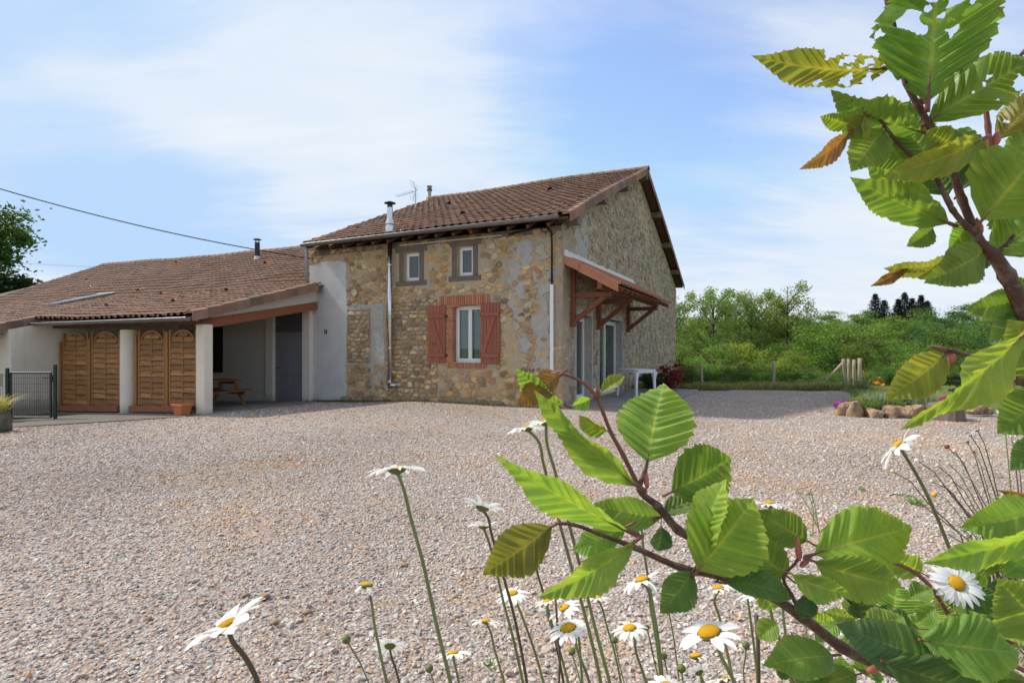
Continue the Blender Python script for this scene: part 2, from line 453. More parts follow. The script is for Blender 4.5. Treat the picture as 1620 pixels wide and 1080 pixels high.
M_POT = mat('terracotta_pot', (.55, .18, .075), (.48, .15, .06), 6, .7, .3, bstr=.15)
M_POST = mat('chestnut_post', (.42, .35, .25), (.30, .24, .17), 7, .9, .2, bstr=.7, bscale=22, bdist=.01, stretch=(5, 5, .7), c=(.23, .20, .165), cscale=2)
M_ROCK = mat('sandstone_rock', (.44, .30, .18), (.29, .20, .13), 9, .95, .2, bstr=1.0, bscale=18, bdist=.05, c=(.17, .145, .115), cscale=6)
M_STUMP = mat('grey_stump', (.25, .20, .155), (.16, .125, .10), 6, .95, .2, bstr=.9, bscale=16, bdist=.03, stretch=(5, 5, .8))
M_OLDSTONE = mat('mossy_stone', (.17, .155, .13), (.10, .095, .08), 7, .95, .2, bstr=.8, bscale=20, bdist=.02, c=(.09, .10, .05), cscale=4)
M_SOIL = mat('soil', (.13, .095, .065), (.09, .065, .045), 8, .95, .1, bstr=.8, bscale=30, bdist=.02)
M_CABLE = mat('black_cable', (.02, .02, .022), None, 3, .6, .3, bstr=0)
M_ALU = mat('aluminium', (.55, .55, .56), (.48, .48, .49), 4, .4, .5, .8, bstr=0)
M_VENT = mat('cream_plastic', (.62, .55, .36), (.55, .48, .30), 5, .5, .4, bstr=0)
M_PLAQUE = mat('brown_plaque', (.045, .018, .014), (.05, .02, .016), 5, .4, .5, bstr=0)

def mat_glass(name, tint, rough=.03):
    m, t, p = newmat(name)
    p.inputs['Base Color'].default_value = (*tint, 1)
    p.inputs['Roughness'].default_value = rough
    p.inputs['Specular IOR Level'].default_value = .9
    return m
M_GLASS = mat_glass('dark_glass', (.045, .062, .05))
def mat_clearglass():
    m, t, p = newmat('clear_glass')
    tr = t.nodes.new('ShaderNodeBsdfTransparent'); tr.inputs[0].default_value = (.82, .88, .86, 1)
    gl = t.nodes.new('ShaderNodeBsdfGlossy'); gl.inputs['Roughness'].default_value = .02
    fr = N(t, 'ShaderNodeFresnel', IOR=1.6)
    ms = t.nodes.new('ShaderNodeMixShader')
    L(t, fr.outputs[0], ms.inputs[0]); L(t, tr.outputs[0], ms.inputs[1]); L(t, gl.outputs[0], ms.inputs[2])
    L(t, ms.outputs[0], t.nodes['Material Output'].inputs[0])
    return m
M_CLEAR = mat_clearglass()
M_CURTAIN = mat('net_curtain', (.44, .50, .46), (.36, .42, .39), 3, .9, .1, bstr=0)
M_SKYGLASS = mat_glass('skylight_glass', (.30, .36, .40), .06)

def mat_foliage(name, trans=.35, rough=.55, veins=False):
    """leaf colour from the object's own colour, a little varied leaf by leaf"""
    m, t, p = newmat(name)
    oi = t.nodes.new('ShaderNodeObjectInfo')
    at = t.nodes.new('ShaderNodeAttribute'); at.attribute_name = 'tone'
    col = mixc(t, 1.0, oi.outputs['Color'], at.outputs['Color'], 'MULTIPLY')
    L(t, col, p.inputs['Base Color'])
    p.inputs['Roughness'].default_value = rough; p.inputs['Specular IOR Level'].default_value = .25
    tl = t.nodes.new('ShaderNodeBsdfTranslucent')
    L(t, mixc(t, 1.0, col, (1.35, 1.5, .55), 'MULTIPLY'), tl.inputs[0])
    ms = t.nodes.new('ShaderNodeMixShader'); ms.inputs[0].default_value = trans + .08
    L(t, p.outputs[0], ms.inputs[1]); L(t, tl.outputs[0], ms.inputs[2])
    L(t, ms.outputs[0], t.nodes['Material Output'].inputs[0])
    return m
M_FOL = mat_foliage('tree_foliage')
M_HERB = mat_foliage('herb_foliage', .3)
def mat_branch_leaf():
    m, t, p = newmat('pleated_leaf')
    oi = t.nodes.new('ShaderNodeObjectInfo')
    uv = t.nodes.new('ShaderNodeUVMap'); uv.uv_map = 'uv'
    sp = t.nodes.new('ShaderNodeSeparateXYZ'); L(t, uv.outputs[0], sp.inputs[0])
    ph = math_(t, 'FRACT', sp.outputs[0])
    dv = math_(t, 'ABSOLUTE', math_(t, 'SUBTRACT', ph, .5))        # 0.5 at a side vein, 0 between two
    vein = ramp(t, [(.40, 0.), (.47, 1.)], dv).outputs[0]
    cabs = math_(t, 'ABSOLUTE', sp.outputs[1])
    mid = ramp(t, [(.02, 1.), (.055, 0.)], cabs).outputs[0]
    edge = ramp(t, [(.80, 0.), (1.0, 1.)], cabs).outputs[0]
    obj = objco(t)
    f = noise(t, obj, 60, 5, .6)
    base = mixc(t, .9, oi.outputs['Color'], ramp(t, [(.3, (.72, .80, .66)), (.7, (1.22, 1.14, 1.1))], f).outputs[0], 'MULTIPLY')
    f9 = noise(t, obj, 420, 3, .7)
    base = mixc(t, ramp(t, [(.66, 0.), (.74, .55)], f9).outputs[0], base, mixc(t, 1.0, base, (.75, .55, .5), 'MULTIPLY'))
    f8 = noise(t, obj, 26, 4, .6)
    base = mixc(t, ramp(t, [(.55, 0.), (.75, .45)], f8).outputs[0], base, mixc(t, 1.0, base, (1.45, 1.15, .8), 'MULTIPLY'))
    base = mixc(t, math_(t, 'MULTIPLY', edge, .35), base, mixc(t, 1.0, base, (1.5, 1.15, .9), 'MULTIPLY'))
    vc = mixc(t, 1.0, base, (1.55, 1.35, 1.3), 'MULTIPLY')
    col = mixc(t, math_(t, 'MULTIPLY', vein, .42), base, vc)
    col = mixc(t, math_(t, 'MULTIPLY', mid, .75), col, mixc(t, 1.0, base, (1.9, 1.3, 1.2), 'MULTIPLY'))
    # fine cross veins between the side veins
    spk = math_(t, 'FRACT', math_(t, 'ADD', math_(t, 'MULTIPLY', sp.outputs[1], 22.0), math_(t, 'MULTIPLY', noise(t, obj, 90, 2), 1.6)))
    net = ramp(t, [(.0, 1.), (.2, 0.)], spk).outputs[0]
    col = mixc(t, math_(t, 'MULTIPLY', net, .20), col, vc)
    L(t, col, p.inputs['Base Color'])
    p.inputs['Roughness'].default_value = .36; p.inputs['Specular IOR Level'].default_value = .5
    h = math_(t, 'SUBTRACT', math_(t, 'MULTIPLY', noise(t, obj, 220, 3), .6), math_(t, 'MULTIPLY', net, .5))
    bn = bump(t, p, h, .55, .0014)
    L(t, ramp(t, [(.3, .30), (.7, .60)], noise(t, obj, 45, 4, .6)).outputs[0], p.inputs['Roughness'])
    tl = t.nodes.new('ShaderNodeBsdfTranslucent')
    L(t, mixc(t, 1.0, col, (1.45, 1.42, .62), 'MULTIPLY'), tl.inputs[0])
    ms = t.nodes.new('ShaderNodeMixShader'); ms.inputs[0].default_value = .45
    L(t, p.outputs[0], ms.inputs[1]); L(t, tl.outputs[0], ms.inputs[2])
    L(t, ms.outputs[0], t.nodes['Material Output'].inputs[0])
    return m
M_LEAF = mat_branch_leaf()
M_TWIG = mat('red_brown_bark', (.115, .050, .034), (.065, .032, .022), 60, .55, .35, bstr=.4, bscale=180, bdist=.001, c=(.17, .13, .09), cscale=110)
M_TWIGRED = mat('red_young_shoot', (.22, .085, .055), (.16, .055, .04), 50, .45, .4, bstr=.1)
M_BUD = mat('pink_bud', (.52, .16, .13), (.42, .12, .09), 80, .5, .4, bstr=.1)
M_STEMG = mat('green_stem', (.20, .28, .09), (.15, .215, .07), 30, .5, .4, bstr=.15, bscale=200, c=(.16, .13, .07), cscale=5)
M_STEMB = mat('brown_stem', (.12, .085, .05), (.085, .07, .045), 30, .55, .3, bstr=.15, bscale=200)
M_CALYX = mat('green_bracts', (.15, .19, .05), (.085, .10, .03), 300, .6, .3, bstr=.4, bscale=500, bdist=.001)
M_DISC = mat('yellow_disc', (.80, .46, .015), (.66, .33, .008), 900, .7, .2, bstr=1.0, bscale=1100, bdist=.0012)
def mat_petal():
    m, t, p = newmat('white_petal')
    p.inputs['Base Color'].default_value = (.86, .86, .84, 1); p.inputs['Roughness'].default_value = .5
    p.inputs['Specular IOR Level'].default_value = .3
    tl = t.nodes.new('ShaderNodeBsdfTranslucent'); tl.inputs[0].default_value = (.86, .88, .84, 1)
    ms = t.nodes.new('ShaderNodeMixShader'); ms.inputs[0].default_value = .35
    L(t, p.outputs[0], ms.inputs[1]); L(t, tl.outputs[0], ms.inputs[2])
    L(t, ms.outputs[0], t.nodes['Material Output'].inputs[0])
    return m
M_PETAL = mat_petal()
M_BARK = mat('tree_bark', (.12, .10, .08), (.075, .06, .05), 3, .95, .15, bstr=.7, bscale=9, bdist=.03, stretch=(3, 3, .6))
def mat_grassland():
    m, t, p = newmat('grassland')
    pos = wpos(t)
    f = noise(t, pos, .35, 5, .6)
    col = ramp(t, [(.3, (.10, .15, .035)), (.55, (.145, .19, .055)), (.75, (.20, .19, .08))], f).outputs[0]
    f2 = noise(t, pos, 14, 5, .7)
    col = mixc(t, .9, col, ramp(t, [(.3, (.6, .62, .6)), (.7, (1.3, 1.25, 1.15))], f2).outputs[0], 'MULTIPLY')
    L(t, col, p.inputs['Base Color']); p.inputs['Roughness'].default_value = .95; p.inputs['Specular IOR Level'].default_value = .1
    bump(t, p, noise(t, pos, 30, 4, .7), .8, .05)
    return m
M_GRASS = mat_grassland()
# ================================================================== GROUND
def terrain_z(x, y):
    base = ground_z(x, y)
    side = ss(.10, .30, x / np.maximum(y, 1e-3)) * (y > 15)
    prof = np.interp(y, [18.9, 22, 30, 45, 70, 100, 135, 170, 230, 420], [0, -.5, -2.2, -5.0, -7.2, -5.8, -2.0, 2.2, 6.0, 8.0])
    prof = prof + ss(60, 150, y) * (1.6 * np.sin(x * .035 + .4) + 2.4 * ss(60, 150, x))
    return base + side * prof
def axis_pts(lo, hi, near, step, grow):
    a = [near[0]]
    while a[-1] < near[1]: a.append(a[-1] + step)
    s = step
    while a[-1] < hi: s *= grow; a.append(a[-1] + s)
    s = step
    b = [near[0]]
    while b[-1] > lo: s *= grow; b.append(b[-1] - s)
    return np.array(sorted(set(b[1:] + a)))
gx = axis_pts(-900, 900, (-25, 25), .6, 1.13); gy = axis_pts(-900, 900, (-8, 40), .6, 1.13)
X, Y = np.meshgrid(gx, gy)
Z = terrain_z(X, Y)
yard = (Y < 18.6) & (Y > -6) & (X > -22) & (X < 15)
Z = Z - .06 * yard - .02
n, m = len(gx), len(gy)
idx = np.arange(n * m).reshape(m, n)
quads = np.stack([idx[:-1, :-1], idx[:-1, 1:], idx[1:, 1:], idx[1:, :-1]], -1).reshape(-1, 4)
o = link('ground', npmesh('ground', np.stack([X, Y, Z], -1).reshape(-1, 3), quads, M_GRASS, smooth=True), kind='structure')

# gravel yard: one sheet with soft unevenness, ragged far edge
def yard_z(x, y):
    return ground_z(x, y) + .012 * np.sin(x * 1.1 + .7 * y) * np.sin(y * .9 - .3 * x) + .004
xs = np.concatenate([np.arange(-21.6, -6, .5), np.arange(-6, 8, .2), np.arange(8, 14.9, .4)])
ys = np.concatenate([np.arange(-5.6, 0, .5), np.arange(0, 18.3, .2)])
X, Y = np.meshgrid(xs, ys)
edge = 18.05 + .18 * np.sin(xs * 1.7) + .12 * np.sin(xs * 4.3 + 1)
Y = np.where(np.arange(len(ys))[:, None] >= len(ys) - 2, np.minimum(Y, edge[None, :] - .12 * (len(ys) - 1 - np.arange(len(ys))[:, None])), Y)
idx = np.arange(X.size).reshape(X.shape)
quads = np.stack([idx[:-1, :-1], idx[:-1, 1:], idx[1:, 1:], idx[1:, :-1]], -1).reshape(-1, 4)
link('gravel_yard', npmesh('gravel_yard', np.stack([X, Y, yard_z(X, Y)], -1).reshape(-1, 3), quads, M_GRAVEL, smooth=True), kind='structure')

# loose stones of the gravel: points that carry a size and a turn, stones set on them
hidden = bpy.data.collections.new('gravel_stone_shapes')
for k in range(6):
    bm = bmesh.new()
    bmesh.ops.create_icosphere(bm, subdivisions=2, radius=1)
    r2 = np.random.default_rng(50 + k)
    pl = [(Vector(r2.normal(size=3)).normalized(), .42 + .34 * r2.random()) for _ in range(12)]
    for v_ in bm.verts:
        v_.co *= 1.12 + .10 * (r2.random() - .5)
        for nn, dd in pl:
            q = v_.co.dot(nn)
            if q > dd: v_.co -= nn * (q - dd)
        v_.co.x *= 1.45; v_.co.y *= 1.05; v_.co.z *= .70
    me = bpy.data.meshes.new('gravel_stone'); bm.to_mesh(me); bm.free(); me.materials.append(M_STONE_G)
    hidden.objects.link(bpy.data.objects.new('gravel_stone', me))
cand = 290000
yy = 1.0 + 8.0 * np.sqrt(nr.random(cand)) if False else 1.0 + 8.5 * nr.random(cand) ** .75
xx = (nr.random(cand) * 2 - 1) * (1.02 * yy + .5)
keep = nr.random(cand) < np.clip((1.02 * yy + .5) / yy ** .3 / 5.2, 0, 1) * (1 - ss(6.0, 9.4, yy))
xx, yy = xx[keep], yy[keep]
sz = .0042 + .0108 * nr.random(len(xx)) ** 2.0
n_far = 90000
yf = 6.5 + 11.2 * nr.random(n_far); xf = (nr.random(n_far) * 2 - 1) * (1.0 * yf + .5)
kf = (nr.random(n_far) < .35 + .65 * np.minimum(1, yf / 15)) & (xf < .585 * yf + (yf < 10.9) * 20) & (((hv_ := toH((0, 0, 0)).y + xf * VX.x + yf * VX.y) < np.where((hx_ := toH((0, 0, 0)).x + xf * UX.x + yf * UX.y) < -7.2, -4.05 - np.clip(.9 * (-7.4 - hx_), 0, 3.5), -.4)) | (hx_ > 2.15)) 
xx, yy, sz = np.concatenate([xx, xf[kf]]), np.concatenate([yy, yf[kf]]), np.concatenate([sz, .008 + .011 * nr.random(kf.sum()) ** 1.6])
sz *= np.where(nr.random(len(xx)) < .03, 1.6, 1.0)
me = bpy.data.meshes.new('gravel')
pts = np.stack([xx, yy, yard_z(xx, yy) + sz * .22], -1)
me.vertices.add(len(xx)); me.vertices.foreach_set('co', pts.astype(np.float32).ravel())
at = me.attributes.new('size', 'FLOAT', 'POINT'); at.data.foreach_set('value', sz.astype(np.float32))
rot = np.stack([nr.normal(0, .45, len(xx)), nr.normal(0, .45, len(xx)), nr.random(len(xx)) * 6.28], -1)
at = me.attributes.new('turn', 'FLOAT_VECTOR', 'POINT'); at.data.foreach_set('vector', rot.astype(np.float32).ravel())
og = link('gravel', me, kind='stuff')
tag(og, 'loose pink, grey and tan gravel stones strewn over the yard', 'gravel')
ng = bpy.data.node_groups.new('strew_stones', 'GeometryNodeTree')
ng.interface.new_socket('Geometry', in_out='INPUT', socket_type='NodeSocketGeometry')
ng.interface.new_socket('Geometry', in_out='OUTPUT', socket_type='NodeSocketGeometry')
gi, go_ = ng.nodes.new('NodeGroupInput'), ng.nodes.new('NodeGroupOutput')
mtp = ng.nodes.new('GeometryNodeMeshToPoints')
ci = ng.nodes.new('GeometryNodeCollectionInfo'); ci.inputs[0].default_value = hidden; ci.inputs[1].default_value = True; ci.inputs[2].default_value = True
iop = ng.nodes.new('GeometryNodeInstanceOnPoints'); iop.inputs['Pick Instance'].default_value = True
a1 = ng.nodes.new('GeometryNodeInputNamedAttribute'); a1.data_type = 'FLOAT'; a1.inputs[0].default_value = 'size'
a2 = ng.nodes.new('GeometryNodeInputNamedAttribute'); a2.data_type = 'FLOAT_VECTOR'; a2.inputs[0].default_value = 'turn'
ng.links.new(gi.outputs[0], mtp.inputs[0]); ng.links.new(mtp.outputs[0], iop.inputs['Points'])
ng.links.new(ci.outputs[0], iop.inputs['Instance'])
ng.links.new([q for q in a2.outputs if q.enabled][0], iop.inputs['Rotation'])
ng.links.new([q for q in a1.outputs if q.enabled][0], iop.inputs['Scale'])
ng.links.new(iop.outputs[0], go_.inputs[0])
og.modifiers.new('stones', 'NODES').node_group = ng

# raised lawn behind the flower bed
def lawn_edge(y):            # left edge of the lawn
    return .60 * y + .25 * math.sin(y * .9)
rows = np.arange(11.35, 20.6, .35)
lv, lf = [], []
nx = 30
for j, y in enumerate(rows):
    x0 = lawn_edge(y)
    for i in range(nx):
        x = x0 + (30 - x0) * (i / (nx - 1)) ** 1.6
        e = min(1, i / 2.0) * min(1, j / 1.5)
        z = .12 * e + .02 * math.sin(x * 1.3 + y) - .08 * (1 - e) - .35 * float(ss(18.6, 20.6, y))
        lv.append((x, y, z))
for j in range(len(rows) - 1):
    for i in range(nx - 1):
        lf.append((j * nx + i, j * nx + i + 1, (j + 1) * nx + i + 1, (j + 1) * nx + i))
link('lawn', npmesh('lawn', np.array(lv), np.array(lf), M_GRASS, smooth=True), kind='structure')

def blades(name, pts, hgt, wid, cols, label, cat='grass', lean=.35, matl=None):
    """many thin grass blades as one object; pts (n,3)"""
    n_ = len(pts)
    a = nr.random(n_) * 6.283; hh = hgt * (.55 + .9 * nr.random(n_)); ww = wid * (.6 + .8 * nr.random(n_))
    la = nr.random(n_) * 6.283; ln = hh * lean * nr.random(n_) * 2
    dx, dy = np.cos(a) * ww / 2, np.sin(a) * ww / 2
    b0 = pts + np.stack([-dx, -dy, -0.01 + 0 * dx], -1); b1 = pts + np.stack([dx, dy, -0.01 + 0 * dx], -1)
    mid = pts + np.stack([np.cos(la) * ln * .3, np.sin(la) * ln * .3, hh * .6], -1)
    m0 = mid + np.stack([-dx, -dy, 0 * dx], -1) * .75; m1 = mid + np.stack([dx, dy, 0 * dx], -1) * .75
    tip = pts + np.stack([np.cos(la) * ln, np.sin(la) * ln, hh], -1)
    vs = np.stack([b0, b1, m1, m0, tip], 1).reshape(-1, 3)
    k = np.arange(n_)[:, None] * 5
    fs = np.concatenate([k + [0, 1, 2], k + [0, 2, 3], k + [3, 2, 4]], 0)
    c = np.array(cols)[nr.integers(0, len(cols), n_)] * (.75 + .5 * nr.random((n_, 1)))
    me = npmesh(name, vs, fs, matl or M_HERB, tone=np.concatenate([c, c, c], 0))
    o = link(name, me, kind='stuff'); return tag(o, label, cat)
GREENS = [(.13, .20, .045), (.17, .23, .06), (.20, .22, .08), (.10, .16, .04)]
DRY = [(.38, .30, .15), (.30, .26, .11), (.20, .22, .08), (.42, .35, .20), (.16, .20, .06)]
n_ = 16000
yy = 11.5 + 8.6 * nr.random(n_); xx = .6 * yy + .2 + (nr.random(n_) ** 1.2) * 12
blades('lawn_grass', np.stack([xx, yy, .10 + .02 * np.sin(xx * 1.3 + yy) - .35 * ss(18.6, 20.6, yy)], -1), .05, .012, GREENS, 'short green grass growing on the lawn behind the flower bed')
n_ = 9000
xx = 3.4 + 8.2 * nr.random(n_); tuft = .5 + .5 * np.sin(xx * 2.3) * np.sin(xx * .9 + 1)
yy = 18.25 + 1.3 * nr.random(n_) ** 1.3
blades('dry_grass', np.stack([xx, yy, terrain_z(xx, np.minimum(yy, 18.9)) - .02 + .08 * tuft], -1), .17, .016, DRY, 'rough half dry grass tufts along the far edge of the gravel', lean=.8)
# low moss and weeds along the foot of the house front
n_ = 2600
xx = -8.0 + 8.0 * nr.random(n_); vv = -.03 - .22 * nr.random(n_) ** 2 * (1 + .6 * np.sin(xx * 3))
wp = np.stack([HC.x + UX.x * xx + VX.x * vv, HC.y + UX.y * xx + VX.y * vv], -1)
k = nr.random(n_) < np.interp(xx, [-8, -6.5, -3, 0], [1, 1, .35, .15])
wp = wp[k]
blades('wall_foot_weeds', np.concatenate([wp, (ground_z(wp[:, 0], wp[:, 1]) + .0)[:, None]], 1), .05, .02, [(.13, .15, .04), (.17, .16, .06), (.10, .12, .035)], 'low moss and weeds along the foot of the house wall', 'weeds', lean=.9)

# ================================================================== STONE LAYING
def clip_poly(poly, nx_, ny_, d):
    out = []
    for i in range(len(poly)):
        a, b = poly[i], poly[(i + 1) % len(poly)]
        da, db = a[0] * nx_ + a[1] * ny_ - d, b[0] * nx_ + b[1] * ny_ - d
        if da <= 0: out.append(a)
        if (da < 0 < db) or (db < 0 < da):
            t = da / (da - db); out.append((a[0] + (b[0] - a[0]) * t, a[1] + (b[1] - a[1]) * t))
    return out
def lay_cells(x0, x1, z0, z1, sx, sz, rr, jit=.34, big=None):
    """irregular coursed cells: seeds in wandering rows, each cell the part of the wall nearest to its seed"""
    pts = []
    z = z0 + sz * .4
    while z < z1:
        h = sz * rr.uniform(.75, 1.3)
        x = x0 + rr.uniform(0, sx)
        while x < x1:
            s = sx * rr.uniform(.6, 1.5)
            pts.append((x + rr.uniform(-jit, jit) * sx * .5, z + rr.uniform(-jit, jit) * sz * .8)); x += s
        z += h
    ar = sx / sz * .82
    out = []
    A = np.array(pts); A2 = A * [1, ar]
    for i, (px_, pz_) in enumerate(pts):
        d2 = ((A2 - A2[i]) ** 2).sum(1)
        nb = np.argsort(d2)[1:16]
        r_ = sx * 1.2
        poly = [(px_ - r_, (pz_ - r_ / ar)), (px_ + r_, pz_ - r_ / ar), (px_ + r_, pz_ + r_ / ar), (px_ - r_, pz_ + r_ / ar)]
        poly = [(max(x0, min(x1, a)), max(z0, min(z1, b)) * 1.0) for a, b in poly]
        poly = [(a, b * ar) for a, b in poly]
        for j in nb:
            q = A2[j]; p_ = A2[i]
            nx_, ny_ = q[0] - p_[0], q[1] - p_[1]
            d = (q[0] ** 2 + q[1] ** 2 - p_[0] ** 2 - p_[1] ** 2) / 2
            poly = clip_poly(poly, nx_, ny_, d)
            if len(poly) < 3: break
        if len(poly) >= 3: out.append([(a, b / ar) for a, b in poly])
    return out
def pip(poly, x, z):
    c = False
    for i in range(len(poly)):
        (a, b), (d, e) = poly[i], poly[i - 1]
        if (b > z) != (e > z) and x < (d - a) * (z - b) / (e - b) + a: c = not c
    return c
def stone_shape(poly, gap, proud, rr, n=8):
    """outline resampled and rounded, then a low faceted dome: returns verts (x, depth, z) and faces; depth < 0 stands out of the wall"""
    cx_ = sum(p[0] for p in poly) / len(poly); cz_ = sum(p[1] for p in poly) / len(poly)
    pts = list(poly)
    # merge corners that sit too close, then halve the longest sides: an angular block with eight or nine corners
    tot = sum(math.dist(pts[i], pts[i - 1]) for i in range(len(pts)))
    if tot < .08: return None
    k = 0
    while k < len(pts) and len(pts) > 4:
        if math.dist(pts[k], pts[(k + 1) % len(pts)]) < tot * .05: pts.pop(k)
        else: k += 1
    while len(pts) < n:
        j = max(range(len(pts)), key=lambda i: math.dist(pts[i], pts[(i + 1) % len(pts)]))
        a_, b_ = pts[j], pts[(j + 1) % len(pts)]; t = rr.uniform(.4, .6)
        m__ = (a_[0] + (b_[0] - a_[0]) * t, a_[1] + (b_[1] - a_[1]) * t); o_ = tot * .008
        pts.insert(j + 1, (m__[0] + rr.uniform(-o_, o_), m__[1] + rr.uniform(-o_, o_)))
    n = len(pts)
    q = []
    for a, b in pts:
        dx, dz = a - cx_, b - cz_; r_ = math.hypot(dx, dz) or 1e-6
        k = max(.35, (r_ - gap * rr.uniform(.7, 1.4)) / r_) * rr.uniform(.97, 1.02)
        q.append((cx_ + dx * k, cz_ + dz * k))
    # knock the corners off
    q2 = []
    for i in range(n):
        a, b = q[i], q[(i + 1) % n]; t = rr.uniform(.08, .2)
        if n <= 7 or i % 2 == 0: q2 += [(a[0] + (b[0] - a[0]) * t, a[1] + (b[1] - a[1]) * t), (a[0] + (b[0] - a[0]) * (1 - t), a[1] + (b[1] - a[1]) * (1 - t))]
        else: q2.append((a[0] + (b[0] - a[0]) * .5, a[1] + (b[1] - a[1]) * .5))
    q = q2; n = len(q)
    vs = [(a, .012, b) for a, b in q]
    tx, tz_ = rr.uniform(-.35, .35), rr.uniform(-.35, .35)
    for a, b in q:
        k = rr.uniform(.82, .94); dx, dz = (a - cx_) * k, (b - cz_) * k
        vs.append((cx_ + dx, -proud * rr.uniform(.75, 1.15) + tx * dx * .12 + tz_ * dz * .12, cz_ + dz))
    vs.append((cx_ + rr.uniform(-.01, .01), -proud * rr.uniform(.9, 1.3), cz_))
    fs = [(i, (i + 1) % n, n + (i + 1) % n, n + i) for i in range(n)]
    fs += [(n + i, n + (i + 1) % n, 2 * n) for i in range(n)]
    return vs, fs
STONE_TONES = [(.52, .365, .21), (.46, .325, .20), (.57, .43, .265), (.42, .30, .19), (.50, .32, .155), (.39, .295, .21), (.50, .41, .28), (.43, .285, .185), (.60, .47, .31), (.36, .275, .20), (.48, .43, .34), (.55, .40, .24)]
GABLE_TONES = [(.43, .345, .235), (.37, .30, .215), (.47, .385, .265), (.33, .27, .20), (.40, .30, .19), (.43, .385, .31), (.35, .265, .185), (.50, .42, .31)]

# ================================================================== STONE HOUSE
house = thing('stone_house', 'two storey rubble stone house with red shutters and brown tiled roof', 'house', HC, HROT)
D, LEN = 14.8, 7.9                   # depth front to back, length of the front
EAVE, RIDGE, RV = 4.36, 7.62, 7.4
def house_roof(x, v):                # top surface of the bare roof
    z = EAVE + (RIDGE - EAVE) * ((v + .38) / (RV + .38) if v <= RV else (2 * RV + .38 - v) / (RV + .38))
    return z + .03 * math.sin(x * .9 + 1) * math.sin(v * .7) - .02
def xleft(v): return -7.62 - .95 * (v + .38) / (RV + .38)

# openings of the front: (x0, x1, z0, z1)
WIN_S = [(-4.50, -4.00, 3.16, 3.92), (-2.84, -2.38, 3.20, 3.95)]
WIN_B = (-2.97, -2.11, 1.03, 2.47)
def wall_with_holes(mb, x0, x1, z0, z1, holes, y0, thick, mi=0):
    """front wall face in the plane depth = y0 as a grid of rectangles round the holes, with reveals"""
    xs = sorted({x0, x1, *[h[0] for h in holes], *[h[1] for h in holes]}); zs = sorted({z0, z1, *[h[2] for h in holes], *[h[3] for h in holes]})
    def inh(a, b): return any(h[0] < a < h[1] and h[2] < b < h[3] for h in holes)
    for i in range(len(xs) - 1):
        for j in range(len(zs) - 1):
            if inh((xs[i] + xs[i + 1]) / 2, (zs[j] + zs[j + 1]) / 2): continue
            a, b, c, d = xs[i], xs[i + 1], zs[j], zs[j + 1]
            mb.add([(a, y0, c), (b, y0, c), (b, y0, d), (a, y0, d)], [(0, 1, 2, 3)], mi)
    for a, b, c, d in holes:
        e = y0 + thick
        mb.add([(a, y0, c), (a, e, c), (a, e, d), (a, y0, d)], [(0, 1, 2, 3)], mi)
        mb.add([(b, y0, c), (b, e, c), (b, e, d), (b, y0, d)], [(3, 2, 1, 0)], mi)
        mb.add([(a, y0, c), (b, y0, c), (b, e, c), (a, e, c)], [(0, 1, 2, 3)], mi)
        mb.add([(a, y0, d), (b, y0, d), (b, e, d), (a, e, d)], [(3, 2, 1, 0)], mi)
def subdivide_rough(me, cuts, amp, seed):
    """break a flat wall into a fine uneven skin"""
    bm = bmesh.new(); bm.from_mesh(me)
    bmesh.ops.remove_doubles(bm, verts=bm.verts, dist=1e-4)
    bm.to_mesh(me); bm.free(); return me
GDOOR = [(.92, 2.14, .03, 2.22), (2.80, 5.20, .03, 2.22)]
mb = MB()
wall_with_holes(mb, -LEN, 0, -.6, 4.22, WIN_S + [WIN_B], 0, .26)
mb.add([(-LEN, 0, -.6), (-LEN, D, -.6), (-LEN, D, 4.2), (-LEN, RV, 7.2), (-LEN, 0, 4.2)], [(0, 1, 2, 3, 4)])
mb.add([(-LEN, D, -.6), (0, D, -.6), (0, D, 4.2), (-LEN, D, 4.2)], [(0, 1, 2, 3)])
mb.build('wall', M_MORTAR, house)
# gable wall: rectangles round the doors, then the triangle
mb = MB()
t2 = MB(); wall_with_holes(t2, 0, D, -.6, 4.22, GDOOR, 0, .30)
for (a, y, z) in t2.v: mb.v.append((-y, a, z))
mb.f = [tuple(f) for f in t2.f]; mb.m = [0] * len(mb.f); mb.c = [None] * len(mb.f)
mb.add([(0, 0, 4.22), (0, D, 4.22), (0, D - .1, 4.30), (0, RV, 7.40), (0, .1, 4.30)], [(0, 1, 2, 3, 4)])
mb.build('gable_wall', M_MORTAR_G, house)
# dark rooms behind the glass
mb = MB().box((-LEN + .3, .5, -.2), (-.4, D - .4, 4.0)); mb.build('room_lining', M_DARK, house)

INFILL_M = mat('recessed_joint', (.36, .305, .235), (.27, .225, .17), 9, .95, .1, bstr=.8, bscale=30, bdist=.015)
rr = random.Random(5)
stones = []      # (area, poly-mesh verts, faces, tone)
def region_ok(x, z, m_=.06):
    for a, b, c, d in [(-4.80, -3.80, 3.04, 4.05), (-3.04, -2.18, 3.08, 4.06), (-3.40, -1.84, .86, 2.75), (-3.48, -3.34, 4.03, 4.17)]:
        if a - m_ < x < b + m_ and c - m_ < z < d + m_: return False
    if x < -6.44 and z < 3.86: return False
    return True
INFILL = (-6.47, -5.61, .98, 2.43)
for reg, sx, sz, gap, pr in [((-6.44, -5.64, 1.0, 2.42), .20, .105, .016, .030), ((-5.08, -3.42, -.1, 2.66), .205, .108, .016, .032)]:
    for poly in lay_cells(*reg, sx, sz, rr, .28):
        a = sum(p[0] for p in poly) / len(poly); b = sum(p[1] for p in poly) / len(poly)
        if not region_ok(a, b, .02): continue
        s = stone_shape(poly, gap, pr * rr.uniform(.6, 1.3), rr)
        if s: stones.append((s, rr.choice(STONE_TONES)))
